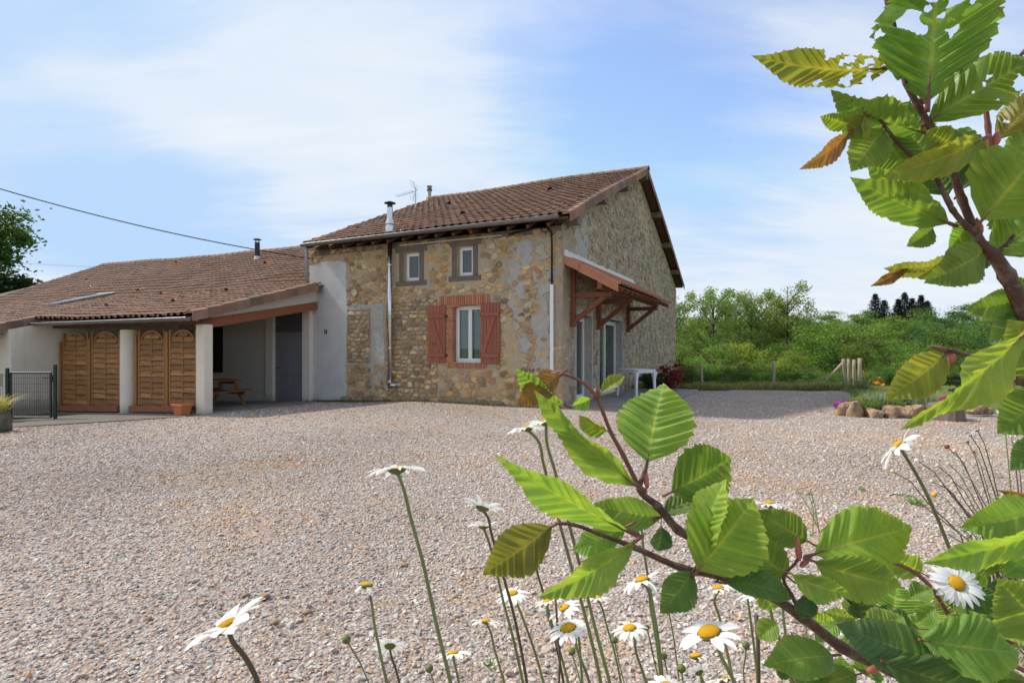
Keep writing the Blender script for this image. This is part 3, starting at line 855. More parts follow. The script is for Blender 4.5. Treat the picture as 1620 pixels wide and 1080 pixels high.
for poly in lay_cells(-LEN, 0, -.35, 4.2, .20, .118, rr, .55):
    a = sum(p[0] for p in poly) / len(poly); b = sum(p[1] for p in poly) / len(poly)
    if not region_ok(a, b): continue
    if -6.5 < a < -5.05 and .95 < b < 2.60: continue
    if -5.10 < a < -3.40 and b < 2.68: continue
    smear = a > -1.55 and b < 3.9 and (math.sin(a * 5.1 + b * 1.3) + math.sin(b * 2.9 - a * 2.2 + 1.0)) > .35
    if smear and b > .7: continue
    big = 1.0 if b > 1.0 else 1.0
    hide = rr.random() < (.16 if b > 2.6 else .06)
    if hide: continue
    s = stone_shape(poly, rr.uniform(.002, .012), rr.uniform(.006, .028), rr)
    if s: stones.append((s, rr.choice(STONE_TONES)))
# footing: a few broad flat stones standing proud at the bottom of the wall
for k in range(16):
    a = -6.4 + k * .40 + rr.uniform(-.1, .1); g_ = gH(a, -.1)
    w_ = rr.uniform(.16, .30); h_ = rr.uniform(.10, .20)
    poly = [(a - w_, g_ - .08), (a + w_, g_ - .08), (a + w_ * .95, g_ + h_ * .7), (a + w_ * .4, g_ + h_), (a - w_ * .5, g_ + h_ * .95), (a - w_, g_ + h_ * .6)]
    s = stone_shape(poly, .01, rr.uniform(.05, .10), rr)
    if s: stones.append((s, rr.choice([(.36, .28, .18), (.30, .25, .18), (.40, .32, .20), (.24, .21, .16)])))
def sarea(s):
    v_ = s[0][0]; n_ = (len(v_) - 1) // 2
    a = [(p[0], p[2]) for p in v_[n_:2 * n_]]
    ar = abs(sum(a[i][0] * a[(i + 1) % n_][1] - a[(i + 1) % n_][0] * a[i][1] for i in range(n_))) / 2
    xm = sum(p[0] for p in a) / n_
    Yd = HC.y + UX.y * xm
    return ar / Yd ** 2
stones.sort(key=sarea, reverse=True)
for (vs, fs), tn in stones[:298]:
    c = Vector((sum(p[0] for p in vs) / len(vs), 0, sum(p[2] for p in vs) / len(vs)))
    kk = rr.choice((.68, .84, .96, 1.05, 1.12, 1.18)) * rr.uniform(.92, 1.06); t = tuple(x * kk * c_ for x, c_ in zip(tn, (1, .93, .80)))
    MB().add([Vector(p) - c for p in vs], fs, 0, t).build('stone', M_WSTONE, house, loc=c)
mb = MB()
for (vs, fs), tn in stones[298:]:
    kk = rr.choice((.68, .84, .96, 1.05, 1.12, 1.18)) * rr.uniform(.92, 1.06); mb.add(vs, fs, 0, tuple(x * kk * c_ for x, c_ in zip(tn, (1, .93, .80))))
tag(mb.build('small_stones', M_WSTONE, house), kind='stuff')
# gable stones, too fine to pick out singly
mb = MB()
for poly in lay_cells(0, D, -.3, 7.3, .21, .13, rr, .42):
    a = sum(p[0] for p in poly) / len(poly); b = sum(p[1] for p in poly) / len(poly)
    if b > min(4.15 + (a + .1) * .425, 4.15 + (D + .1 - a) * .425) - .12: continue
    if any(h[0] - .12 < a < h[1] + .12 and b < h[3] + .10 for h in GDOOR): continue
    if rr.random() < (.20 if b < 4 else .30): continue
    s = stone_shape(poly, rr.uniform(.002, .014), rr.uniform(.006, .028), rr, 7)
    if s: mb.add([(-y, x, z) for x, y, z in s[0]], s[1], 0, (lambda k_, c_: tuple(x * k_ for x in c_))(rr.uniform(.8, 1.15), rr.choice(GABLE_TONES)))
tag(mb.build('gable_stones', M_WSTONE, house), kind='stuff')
# quoins at the near corner are plastered over: a rough cement strip on both faces
def patch(name, outline, depth, matl, seed, face='front', amp=.05, parent=None):
    r3 = random.Random(seed)
    pts = []
    for i in range(len(outline)):
        a, b = outline[i], outline[(i + 1) % len(outline)]
        n_ = max(1, int(math.dist(a, b) / .09))
        for k in range(n_):
            t = k / n_
            pts.append((a[0] + (b[0] - a[0]) * t + r3.uniform(-amp, amp), a[1] + (b[1] - a[1]) * t + r3.uniform(-amp, amp)))
    m_ = MB()
    if face == 'front': m_.prism(pts, -depth, .01, 'y')
    else: m_.prism(pts, -.01, depth, 'x')
    return m_.build(name, matl, parent or house, bevel=.006)
patch('infill_bed', [(-5.10, -.2), (-3.42, -.2), (-3.42, 2.64), (-5.10, 2.66)], .004, INFILL_M, 30, amp=.02)
patch('infill_bed', [(-6.46, .98), (-5.62, .98), (-5.62, 2.44), (-6.46, 2.44)], .004, INFILL_M, 31, amp=.01)
patch('render_strip', [(-7.88, -.5), (-6.50, -.5), (-6.50, 1.0), (-6.46, 2.5), (-6.50, 3.84), (-7.2, 3.90), (-7.88, 3.8)], .014, M_PLASTER, 1, amp=.025)
patch('cement_patch', [(-5.58, .35), (-5.16, .45), (-5.12, 1.3), (-5.2, 2.1), (-5.14, 2.62), (-5.62, 2.60)], .012, M_CEMENT, 2, amp=.03)
patch('cement_patch', [(-6.47, 2.45), (-5.62, 2.45), (-5.62, 2.60), (-6.45, 2.61)], .016, M_CEMENT, 3, amp=.012)
patch('cement_patch', [(-6.46, .82), (-5.60, .86), (-5.6, .97), (-6.46, .96)], .012, M_MORTAR, 4, amp=.015)
for k, ol in enumerate([
    [(-1.42, 3.80), (-1.15, 3.95), (-.72, 3.98), (-.78, 3.45), (-1.02, 3.35), (-.98, 3.0), (-.86, 2.55), (-1.02, 2.2), (-1.18, 1.8), (-1.30, 2.3), (-1.44, 2.7), (-1.36, 3.2)],
    [(-.72, 3.2), (-.45, 3.05), (-.2, 3.25), (-.15, 2.9), (-.42, 2.7), (-.35, 2.2), (-.28, 1.5), (-.22, .9), (-.5, .55), (-.75, .9), (-.62, 1.6), (-.78, 2.1), (-.62, 2.6)],
    [(-1.15, 1.75), (-.85, 1.55), (-.8, 1.2), (-1.05, 1.3)], [(-.62, 3.75), (-.4, 3.8), (-.36, 3.55), (-.55, 3.45)]]):
    patch('cement_patch', ol, .016 + .003 * k, M_CEMENT, 10 + k, amp=.075)
patch('corner_render', [(-.17, -.3), (.0, -.3), (.0, 4.1), (-.16, 4.1), (-.2, 3.0), (-.14, 2.0), (-.2, 1.0)], .02, M_MORTAR_G, 20, amp=.02)
patch('corner_render', [(-.02, -.3), (.30, -.3), (.42, .8), (.34, 1.7), (.36, 2.5), (.5, 3.4), (.9, 3.9), (.6, 4.25), (-.02, 4.1)], .022, M_MORTAR_G, 21, 'side', amp=.05)
patch('cement_patch', [(.35, 3.6), (.6, 3.55), (.9, 3.62), (1.5, 3.58), (1.9, 3.7), (1.85, 4.4), (1.5, 4.75), (1.2, 4.4), (.9, 4.35)], .02, M_CEMENT, 22, 'side', amp=.06)
patch('cement_patch', [(9.4, 4.5), (11.2, 4.2), (11.9, 3.2), (11.4, 2.6), (10.6, 3.2), (9.8, 3.9)], .012, M_MORTAR, 23, 'side', amp=.10)
patch('cement_patch', [(7.0, 6.9), (8.1, 6.7), (9.3, 5.4), (8.9, 4.7), (7.9, 5.6), (7.2, 6.2)], .012, M_MORTAR, 24, 'side', amp=.10)

# brick surround of the big window
mb = MB()
bt = lambda: tuple([rr.uniform(.8, 1.15)] * 3)
x = -3.36
while x < -1.90:
    mb.box((x, -.022 - rr.uniform(0, .006), 2.485), (x + .054, .05, 2.72 + rr.uniform(-.01, .01)), 0, bt()); x += .064
for side in (0, 1):
    z = 1.03
    while z < 2.43:
        l_ = .20 if int(round((z - 1.03) / .07)) % 2 else .14
        a, b = (-2.97 - l_, -2.962) if side == 0 else (-2.118, -2.11 + l_)
        mb.box((a, -.018 - rr.uniform(0, .006), z), (b, .14, z + .058), 0, bt()); z += .068
x = -3.14
while x < -2.0:
    mb.box((x, -.03 - rr.uniform(0, .006), .90), (x + .054, .06, 1.02), 0, bt()); x += .064
tag(mb.build('brick_surround', M_BRICK, house, bevel=.004), kind='stuff')
# shallow arch: the brick head comes down at both ends of the opening
mb = MB()
arc = [(-2.96 + .84 * i / 10, 2.478 - .055 * (abs(i - 5) / 5) ** 2) for i in range(11)]
mb.prism(arc + [(-2.12, 2.488), (-2.96, 2.488)], -.012, .16, 'y', 0, (1, 1, 1)); mb.build('brick_arch', M_BRICK, house)

def window(parent, x0, x1, z0, z1, y, leaves=1, fw=.055, head='window', glass=None):
    """a framed window recessed to depth y: frame, leaves with glass"""
    f = MB()
    f.box((x0, y, z0), (x0 + fw, y + .06, z1)); f.box((x1 - fw, y, z0), (x1, y + .06, z1))
    f.box((x0 + fw, y, z0), (x1 - fw, y + .06, z0 + fw)); f.box((x0 + fw, y, z1 - fw), (x1 - fw, y + .06, z1))
    fo = f.build(head, M_WHITE, parent, bevel=.006)
    wl = (x1 - x0 - 2 * fw) / leaves
    for k in range(leaves):
        a = x0 + fw + k * wl; b = a + wl; s = .05
        m_ = MB()
        m_.box((a + .002, y - .012, z0 + fw), (a + s, y + .05, z1 - fw)); m_.box((b - s, y - .012, z0 + fw), (b - .002, y + .05, z1 - fw))
        m_.box((a + s, y - .012, z0 + fw), (b - s, y + .05, z0 + fw + s)); m_.box((a + s, y - .012, z1 - fw - s), (b - s, y + .05, z1 - fw))
        m_.build('sash', M_WHITE, fo, bevel=.006)
        MB().box((a + s, y + .018, z0 + fw + s), (b - s, y + .026, z1 - fw - s)).build('pane', glass or M_GLASS, fo)
    return fo
for a, b, c, d in WIN_S:
    window(house, a, b, c, d, .12, 1, .045)
    m_ = MB().box((a - .28, -.015, d + .002), (b + .26, .10, d + .13)); m_.build('window_lintel', M_OLDWOODH, house, bevel=.012)
    m_ = MB().box((a - .15, -.012, c), (a - .004, .11, d)); m_.build('window_jamb', M_OLDWOOD, house, bevel=.012)
    m_ = MB().box((b + .004, -.016, c), (b + .15, .11, d)); m_.build('window_jamb', M_OLDWOOD, house, bevel=.012)
    m_ = MB().box((a - .24, -.03, c - .12), (b + .24, .12, c - .002)); m_.build('window_sill', M_OLDWOODH, house, bevel=.012)
wf = window(house, WIN_B[0] + .01, WIN_B[1] - .01, WIN_B[2], WIN_B[3] - .012, .15, 2, .05, 'window', M_CLEAR)
for k, (a, b) in enumerate([(-2.90, -2.60), (-2.48, -2.18)]):
    m_ = MB(); n_ = 36
    vs, fs = [], []
    for i in range(n_ + 1):
        x = a + (b - a) * i / n_
        y = .235 + .016 * math.sin(i * 1.15 + k) + .008 * math.sin(i * 2.7)
        vs += [(x, y, 1.06), (x, y, 2.44)]
    fs = [(2 * i, 2 * i + 2, 2 * i + 3, 2 * i + 1) for i in range(n_)]
    m_.add(vs, fs).build('curtain', M_CURTAIN, wf, smooth=True)

def shutter(x0, x1, z0, z1, hinge, slope):
    s = thing('shutter', None, None); s.parent = house; del_ = None
    n_ = 6; wp = (x1 - x0) / n_
    for k in range(n_):
        a = x0 + k * wp
        top = lambda x: z1 + slope * (x - x0) / (x1 - x0) * 1.0 - (abs((x - (x0 if slope > 0 else x1)) / (x1 - x0)) * .0)
        m_ = MB(); a0, a1 = a + .003, a + wp - .003
        m_.prism([(a0, z0), (a1, z0), (a1, top(a1)), (a0, top(a0))], -.060, -.034, 'y')
        m_.build('plank', M_SHUT, s, bevel=.003)
    for zz in (z0 + .19, z1 - .25):
        MB().box((x0 + .012, -.084, zz - .045), (x1 - .012, -.0605, zz + .045)).build('batten', M_SHUT, s, bevel=.005)
    p, q = ((x1 - .08, z0 + .245), (x0 + .14, z1 - .305)) if hinge == 'r' else ((x0 + .08, z0 + .245), (x1 - .14, z1 - .305))
    MB().beam((p[0], -.072, p[1]), (q[0], -.072, q[1]), .022, .085, up=(1, 0, 0)).build('brace', M_SHUT, s, bevel=.004)
    hx = x1 if hinge == 'r' else x0
    for zz in (z0 + .19, z1 - .25):
        MB().box((hx - .03, -.034, zz - .03), (hx + .05 if hinge == 'r' else hx + .03, -.012, zz + .03)).build('hinge', M_BLACK, s)
    MB().box(((x0 + x1) / 2 - .11, -.068, z0 + .48), ((x0 + x1) / 2 - .02, -.0605, z0 + .50)).build('latch', M_BLACK, s)
    return s
shutter(-3.70, -3.16, 1.02, 2.45, 'r', .03)
shutter(-2.13, -1.60, 1.02, 2.47, 'l', .04)

# glazed doors of the gable (wall plane x = 0, inwards is -x)
def gdoor(v0, v1, z0, z1, leaves):
    t_ = MB()
    d = thing('glazed_door', None, None); d.parent = house
    def bx(m_, a, b, c, e, f, g): m_.box((a, c, f), (b, e, g))
    fr = MB(); X0, X1 = -.26, -.20
    bx(fr, X0, X1, v0, v0 + .06, z0, z1); bx(fr, X0, X1, v1 - .06, v1, z0, z1); bx(fr, X0, X1, v0 + .06, v1 - .06, z1 - .06, z1); bx(fr, X0, X1, v0 + .06, v1 - .06, z0, z0 + .05)
    fr.build('frame', M_WHITE, d, bevel=.006)
    wl = (v1 - v0 - .12) / leaves
    for k in range(leaves):
        a = v0 + .06 + k * wl; b = a + wl; m_ = MB(); s = .075
        off = .02 * (k % 2)
        bx(m_, X0 + .01, X1 + .02 - off, a, a + s, z0 + .05, z1 - .06); bx(m_, X0 + .01, X1 + .02 - off, b - s, b, z0 + .05, z1 - .06)
        bx(m_, X0 + .01, X1 + .02 - off, a + s, b - s, z0 + .05, z0 + .05 + .11); bx(m_, X0 + .01, X1 + .02 - off, a + s, b - s, z1 - .06 - s, z1 - .06)
        lf_ = m_.build('leaf', M_WHITE, d, bevel=.006)
        MB().box((X0 + .02, a + s, z0 + .16), (X0 + .03, b - s, z1 - .06 - s)).build('pane', M_GLASS, d)
gdoor(*GDOOR[0], 1); gdoor(*GDOOR[1], 2)
# pale rendered reveals round both doors
for a, b, c, d_ in GDOOR:
    m_ = MB()
    m_.box((-.195, b - .012, c), (.012, b + .10, d_)); m_.box((-.195, a - .10, c), (.010, a + .012, d_)); m_.box((-.195, a - .10, d_), (.014, b + .10, d_ + .16))
    m_.build('door_reveal', M_CEMENT, house)

# purlin ends under the gable verge, rafters under the front eave
for v_, dz in [(.25, -.36), (2.45, -.30), (4.75, -.30), (7.4, -.34), (9.6, -.30), (11.6, -.30), (13.6, -.30)]:
    z = house_roof(0, v_) + dz
    MB().box((-.25, v_ - .12, z), (.31, v_ + .12, z + .20)).build('purlin_end', M_OLDWOOD, house, bevel=.012)
for k in range(15):
    x = -7.3 + k * .505
    p = Vector((x, -.33, house_roof(x, -.33) - .17)); q = Vector((x, .12, house_roof(x, .12) - .17))
    MB().beam(p, q, .07, .085).build('rafter_end', M_UNDER, house, bevel=.008)
MB().box((-7.7, -.012, 4.06), (-.02, .16, 4.22)).build('wall_plate', M_OLDWOODH, house, bevel=.012)
MB().beam((-4.6, -.05, 4.11), (-1.55, -.05, 4.11), .03, .03).build('pale_conduit', M_VENT, house)

# ------------------------------------------------------------------ roof tiles
def tile_profile(w):
    pan = [(0, .004), (.40 * w, 0)]
    bar = [(.40 * w + .30 * w * (1 - math.cos(math.pi * k / 6)), (.058 * w / .24) * math.sin(math.pi * k / 6)) for k in range(0, 7)]
    return [(0, .006), (.2 * w, 0), (.38 * w, .002)] + bar
def tile_arrays(w, l):
    """one roof tile lying along +y (up the slope), lower edge at y = 0: verts, quads"""
    pr = tile_profile(w); n_ = len(pr)
    lift, th = .030, .020
    V = [(a, 0, b + lift) for a, b in pr] + [(a, l, b * .86 + .004) for a, b in pr] + [(a, .004, b + lift - th) for a, b in pr]
    F = [(i, i + 1, n_ + i + 1, n_ + i) for i in range(n_ - 1)] + [(2 * n_ + i, 2 * n_ + i + 1, i + 1, i) for i in range(n_ - 1)]
    return np.array(V), np.array(F)
TILE_TONES = np.array([(.95, .95, .95), (.84, .83, .82), (1.08, 1.02, .97), (.74, .74, .75), (1.03, 1.04, 1.06), (.90, .84, .80), (.80, .82, .80)])
def lay_tiles(parent, zfun, x0f, x1, v0f, v1, wt, lt, seed, origin, single=298, skip=None, vstops=None):
    r4 = np.random.default_rng(seed)
    TV, TF = tile_arrays(wt * 1.06, lt * 1.16)
    places = []
    v = v0f
    row = 0
    while v < v1 - .05:
        x = x1 - wt * .02
        xl = x0f(v)
        while x > xl:
            xa = x - wt
            if not (skip and skip(xa, v)):
                z0_, z1_ = zfun(xa + wt / 2, v), zfun(xa + wt / 2, v + lt)
                zx = (zfun(xa + wt, v) - zfun(xa, v)) / wt
                s = (z1_ - z0_) / lt
                ex = Vector((1, 0, zx)).normalized(); ey = Vector((0, 1, s)).normalized(); ez = ex.cross(ey).normalized()
                p = Vector((xa, v, zfun(xa, v) + .012))
                j = r4.normal(0, 1, 4)
                M = Matrix((ex, ey, ez)).transposed().to_4x4(); M.translation = p + ey * .012 * j[0] + ez * abs(.004 * j[1])
                M = M @ Matrix.Rotation(.012 * j[2], 4, 'Z') @ Matrix.Rotation(.012 * j[3], 4, 'Y')
                places.append((M, int(r4.integers(0, len(TILE_TONES)))))
            x -= wt
        v += lt / math.sqrt(1 + ((zfun(0 if x1 > -2 else -10, min(v + .1, v1)) - zfun(0 if x1 > -2 else -10, min(v, v1 - .1))) / .1) ** 2) if False else lt * .94
        row += 1
    def key(pl):
        q = pl[0].translation; wpt = HC + UX * q.x + VX * q.y
        return (wpt.x ** 2 + wpt.y ** 2 + 0.0)
    # nearest to the gravel first
    places.sort(key=key)
    variants = []
    for k in range(len(TILE_TONES)):
        me = npmesh('roof_tile', TV, TF, M_TILE, tone=np.tile(TILE_TONES[k], (len(TF), 1)))
        for pgn in me.polygons: pgn.use_smooth = pgn.index < len(TF) // 2
        variants.append(me)
    for M, k in places[:single]:
        o_ = link('roof_tile', variants[k], parent); o_.matrix_local = M
    rest = places[single:]
    VV, FF, TT = [], [], []
    TVh = np.concatenate([TV, np.ones((len(TV), 1))], 1)
    for i, (M, k) in enumerate(rest):
        VV.append((TVh @ np.array(M).T)[:, :3]); FF.append(TF + i * len(TV)); TT.append(np.tile(TILE_TONES[k] * (.92 + .16 * r4.random()), (len(TF), 1)))
    me = npmesh('more_roof_tiles', np.concatenate(VV), np.concatenate(FF), M_TILE, tone=np.concatenate(TT), smooth=False)
    sm = np.tile(np.arange(len(TF)) < len(TF) // 2, len(rest)); me.polygons.foreach_set('use_smooth', sm)
    return link('more_roof_tiles', me, parent, kind='stuff')
def sheet(name, parent, zfun, xsf, vs, dz, matl, thick=.04):
    """a roof deck under the tiles"""
    m_ = MB(); rows_ = []
    V_, F_ = [], []
    nx_ = 12
    for v in vs:
        a, b = xsf(v)
        for i in range(nx_): x = a + (b - a) * i / (nx_ - 1); V_.append((x, v, zfun(x, v) + dz))
    N0 = len(V_)
    V_ += [(x, v, z - thick) for x, v, z in V_]
    for j in range(len(vs) - 1):
        for i in range(nx_ - 1):
            q = (j * nx_ + i, j * nx_ + i + 1, (j + 1) * nx_ + i + 1, (j + 1) * nx_ + i)
            F_.append(q); F_.append(tuple(N0 + k for k in reversed(q)))
    bd = [i for i in range(nx_)] + [j * nx_ + nx_ - 1 for j in range(1, len(vs))] + [(len(vs) - 1) * nx_ + i for i in range(nx_ - 2, -1, -1)] + [j * nx_ for j in range(len(vs) - 2, 0, -1)]
    for i in range(len(bd)): a, b = bd[i], bd[(i + 1) % len(bd)]; F_.append((a, b, b + N0, a + N0))
    m_.add(V_, F_)
    return m_.build(name, matl, parent)
sheet('roof_deck', house, house_roof, lambda v: (xleft(v) if v <= RV else xleft(RV), .27), list(np.linspace(-.36, RV, 9)) + list(np.linspace(RV + .8, 2 * RV + .36, 9)), -.03, M_UNDER, .05)
lay_tiles(house, house_roof, xleft, .16, -.40, RV, .235, .36, 3, None)
# verge tiles down both slopes of the gable, ridge tiles, left verge
def verge_tile(parent, p, q, side, matl, wd=.20, drop=.17, name='verge_tile'):
    """p lower end, q upper end of the outer top edge; side = +1: flange hangs on the +x side"""
    p, q = Vector(p), Vector(q); d = q - p
    n_ = 6
    prof = [(-side * wd * (1 - k / n_), .045 * math.sin(math.pi * (k / n_) * .8 + .2) + .03) for k in range(n_ + 1)] + [(side * .004, -.01), (side * .004, -drop), (-side * .014, -drop), (-side * .014, .01)] + [(-side * wd, .0)]
    V_ = []
    for t, sc, up in ((0, 1.0, .022), (1, .97, 0)):
        c = p + d * t
        V_ += [(c.x + a * sc, c.y, c.z + b + up) for a, b in prof]
    k = len(prof)
    F_ = [(i, (i + 1) % k, k + (i + 1) % k, k + i) for i in range(k)] + [tuple(range(k - 1, -1, -1)), tuple(range(k, 2 * k))]
    tn = rr.choice([(1, 1, 1), (.8, .78, .76), (1.1, 1.02, .96), (.68, .66, .64)])
    for i in range(1): pass
    m_ = MB().add(V_, F_, 0, tn)
    return m_.build(name, matl, parent)
v = -.40
while v < RV - .1:
    verge_tile(house, (.34, v, house_roof(.2, v) + .01), (.34, v + .37, house_roof(.2, v + .37) + .01), 1, M_TILE); v += .335
v = 2 * RV + .40
while v > RV + .1:
    verge_tile(house, (.34, v, house_roof(.2, v) + .0), (.34, v - .37, house_roof(.2, v - .37) + .0), 1, M_TILE); v -= .335
v = -.40
while v < RV - .1:
    xl = xleft(v + .17)
    verge_tile(house, (xleft(v) - .02, v, house_roof(xl, v) + .01), (xleft(v + .37) - .02, v + .37, house_roof(xl, v + .37) + .01), -1, M_TILE); v += .335
def ridge_tile(parent, p, q, r_, matl, name='ridge_tile'):
    p, q = Vector(p), Vector(q); d = (q - p).normalized(); side = d.cross(Vector((0, 0, 1))).normalized()
    V_ = []
    n_ = 8
    for c, sc in ((p, 1.06), (q, .94)):
        for rad in (r_ * sc, r_ * sc - .018):
            for k in range(n_ + 1):
                t = math.pi * k / n_
                V_.append(c + side * rad * math.cos(t) + Vector((0, 0, rad * math.sin(t) * .85 - .06)))
    m1 = n_ + 1; F_ = []
    for k in range(n_):
        F_ += [(k, k + 1, 2 * m1 + k + 1, 2 * m1 + k), (m1 + k, 3 * m1 + k, 3 * m1 + k + 1, m1 + k + 1), (k, m1 + k, m1 + k + 1, k + 1), (2 * m1 + k, 2 * m1 + k + 1, 3 * m1 + k + 1, 3 * m1 + k)]
    return MB().add(V_, F_).build(name, matl, parent, smooth=False)
x = .36
while x > xleft(RV) + .05:
    ridge_tile(house, (x, RV, house_roof(x, RV) + .07), (x - .44, RV, house_roof(x - .44, RV) + .07), .15, M_LICHEN); x -= .40
def vent_tile(parent, zfun, x, v):
    s = (zfun(x, v + .3) - zfun(x, v)) / .3
    z = zfun(x, v) + .07
    pr = [(-.11, 0), (-.09, .07), (-.03, .11), (.03, .11), (.09, .07), (.11, 0)]
    V_ = [(x + a, v, z + b) for a, b in pr] + [(x + a * .7, v + .30, z + s * .30 + b * .1) for a, b in pr]
    F_ = [(i, i + 1, 6 + i + 1, 6 + i) for i in range(5)]
    m_ = MB().add(V_, F_, 0)
    m_.add([(x + a * .8, v + .05, z + .1 * s + b * .8) for a, b in pr], [tuple(range(6))], 1)
    return m_.build('vent_tile', [M_TILE_NEW, M_DARK], parent)
def on_roof(px, py, zfun, v0, v1):
    """local house coordinates of the roof point seen at a pixel"""
    d = Vector(((px - 810) / FPX, 1, (550 - py) / FPX)); best = None
    for k in range(2000):
        Yd = 9 + k * .014
        q = toH(Vector((d.x * Yd, Yd, CAM_H + d.z * Yd)))
        if v0 <= q.y <= v1 and q.z <= zfun(q.x, q.y): return q
    return q
for a, b in [(710, 327), (732, 344), (870, 305)]:
    q = on_roof(a, b, house_roof, -.4, RV); vent_tile(house, house_roof, q.x, q.y)

# gutter of the front and its short downpipe onto the lower roof
def gutter(parent, p, q, r_=.075, matl=None):
    p, q = Vector(p), Vector(q); d = (q - p).normalized(); side = d.cross(Vector((0, 0, 1))).normalized()
    V_, n_ = [], 8
    for c in (p, q):
        for rad in (r_, r_ - .006):
            for k in range(n_ + 1):
                t = math.pi + math.pi * k / n_
                V_.append(c + side * rad * math.cos(t) + Vector((0, 0, rad * math.sin(t))))
    m1 = n_ + 1; F_ = []
    for k in range(n_):
        F_ += [(k, k + 1, 2 * m1 + k + 1, 2 * m1 + k), (m1 + k, 3 * m1 + k, 3 * m1 + k + 1, m1 + k + 1)]
    F_ += [(m1, 3 * m1, 2 * m1, 0), (n_, 2 * m1 + n_, 3 * m1 + n_, m1 + n_), tuple(range(n_ + 1)), tuple(2 * m1 + k for k in range(n_, -1, -1))]
    m_ = MB().add(V_, F_)
    m_.tube([p + side * r_ + Vector((0, 0, .004)), q + side * r_ + Vector((0, 0, .004))], .011, 6)
    m_.tube([p - side * r_ + Vector((0, 0, .004)), q - side * r_ + Vector((0, 0, .004))], .008, 6)
    return m_.build('gutter', matl or M_ZINC, parent, smooth=False)
gutter(house, (-7.72, -.47, 4.325), (.10, -.47, 4.325), .068)
MB().tube([(-7.60, -.42, 4.25), (-7.60, -.40, 4.15), (-7.60, -.40, 3.28)], .045, 10).build('downpipe', M_GREYPVC, house, smooth=True)
# the conduit at the near corner: black above, white trunking below
MB().tube([(-1.35, -.05, 4.12), (-.62, -.05, 4.20), (-.36, -.05, 4.18), (-.26, -.05, 4.06), (-.245, -.05, 3.80), (-.245, -.05, 2.84)], .022, 8).build('cable_sleeve', M_CABLE, house, smooth=True)
MB().box((-.285, -.075, -.02), (-.205, -.02, 2.86)).build('cable_trunking', M_WHITE, house, bevel=.008)
MB().lathe([(.0, .0), (.095, .0), (.10, .012), (.10, .035), (.085, .045), (.07, .045), (.065, .03), (.0, .03)], 20, mat=Matrix.Translation((-6.15, -.03, 2.93)) @ Matrix.Rotation(R(90), 4, 'X')).build('vent_cover', M_VENT, house, smooth=False)
MB().box((-4.33, -.055, .37), (-4.20, -.02, .50)).build('socket_box', M_VENT, house, bevel=.006)
m_ = MB().box((-3.47, -.016, 4.0), (-3.34, .02, 4.16)); m_.lathe([(.0, .0), (.028, .0), (.028, .01), (.0, .01)], 10, mat=Matrix.Translation((-3.41, -.016, 4.09)) @ Matrix.Rotation(R(90), 4, 'X'), mi=1)
m_.build('wall_vent', [M_CEMENT, M_DARK], house)
# house number plate: a thing that hangs on the wall
pq = thing('number_plaque', 'tiny dark brown number plaque on the grey rendered wall strip', 'plaque', H(-7.255, -.016, 1.80), HROT)
MB().box((-.052, -.012, 0), (.052, 0, .12)).build('plate', M_PLAQUE, pq, bevel=.003)
MB().box((-.008, -.016, .018), (.008, -.0125, .102)).build('digit', M_VENT, pq)
# ================================================================== CANOPY OVER THE GABLE DOORS
canopy = thing('door_canopy', 'lean-to tiled canopy on timber brackets over the glazed gable doors', 'canopy', H(0, .2, 0), HROT)
def cn(x, v, z): return Vector((x, v - .2, z))
CW, CD, CZ0, CZ1 = (.05, 6.35), 1.25, 3.46, 2.76
def canopy_z(x): return CZ0 + (CZ1 - CZ0) * x / CD
# tiles run down away from the wall: build in a turned frame (local X along -v, Y up the slope towards the wall)
TV, TF = tile_arrays(.215 * 1.06, .40)
tv_var = [npmesh('canopy_tile', TV, TF, M_TILE_NEW) for _ in range(1)]
for k in range(len(tv_var)):
    pass
sl = math.atan2(CZ0 - CZ1, CD)
cols_ = int((CW[1] - CW[0] - .1) / .215)
for j in range(4):
    for i in range(cols_ + 1):
        v = CW[0] + .12 + i * .212
        x = CD + .03 - j * .345 * math.cos(sl)
        ex = Vector((0, 1, 0)); ey = Vector((-math.cos(sl), 0, math.sin(sl))); ez = ex.cross(ey)
        if ez.z < 0: ez = -ez
        ex2 = ey.cross(ez)
        M = Matrix((ex2, ey, ez)).transposed().to_4x4(); M.translation = cn(x, v, canopy_z(x) + .055 + .004 * (j % 2))
        o_ = link('roof_tile', tv_var[0], canopy); o_.matrix_local = M @ Matrix.Rotation(rng.gauss(0, .008), 4, 'Z')
# boards, rafters, edge beams
m_ = MB(); m_.add([cn(0, CW[0], CZ0 + .02), cn(CD - .02, CW[0], CZ1 + .03), cn(CD - .02, CW[1], CZ1 + .03), cn(0, CW[1], CZ0 + .02),
                   cn(0, CW[0], CZ0), cn(CD - .02, CW[0], CZ1 + .01), cn(CD - .02, CW[1], CZ1 + .01), cn(0, CW[1], CZ0)],
                  [(0, 1, 2, 3), (7, 6, 5, 4), (0, 4, 5, 1), (1, 5, 6, 2), (2, 6, 7, 3), (3, 7, 4, 0)])
m_.build('roof_boards', M_BRACKET, canopy)
for k in range(13):
    v = .18 + k * .508
    MB().beam(cn(.02, v, CZ0 - .055), cn(CD - .04, v, canopy_z(CD - .04) - .055), .07, .09).build('rafter', M_BRACKET, canopy, bevel=.006)
MB().beam(cn(.85, CW[0] + .02, canopy_z(.85) - .19), cn(.85, CW[1] - .02, canopy_z(.85) - .19), .12, .15).build('edge_beam', M_BRACKET, canopy, bevel=.008)
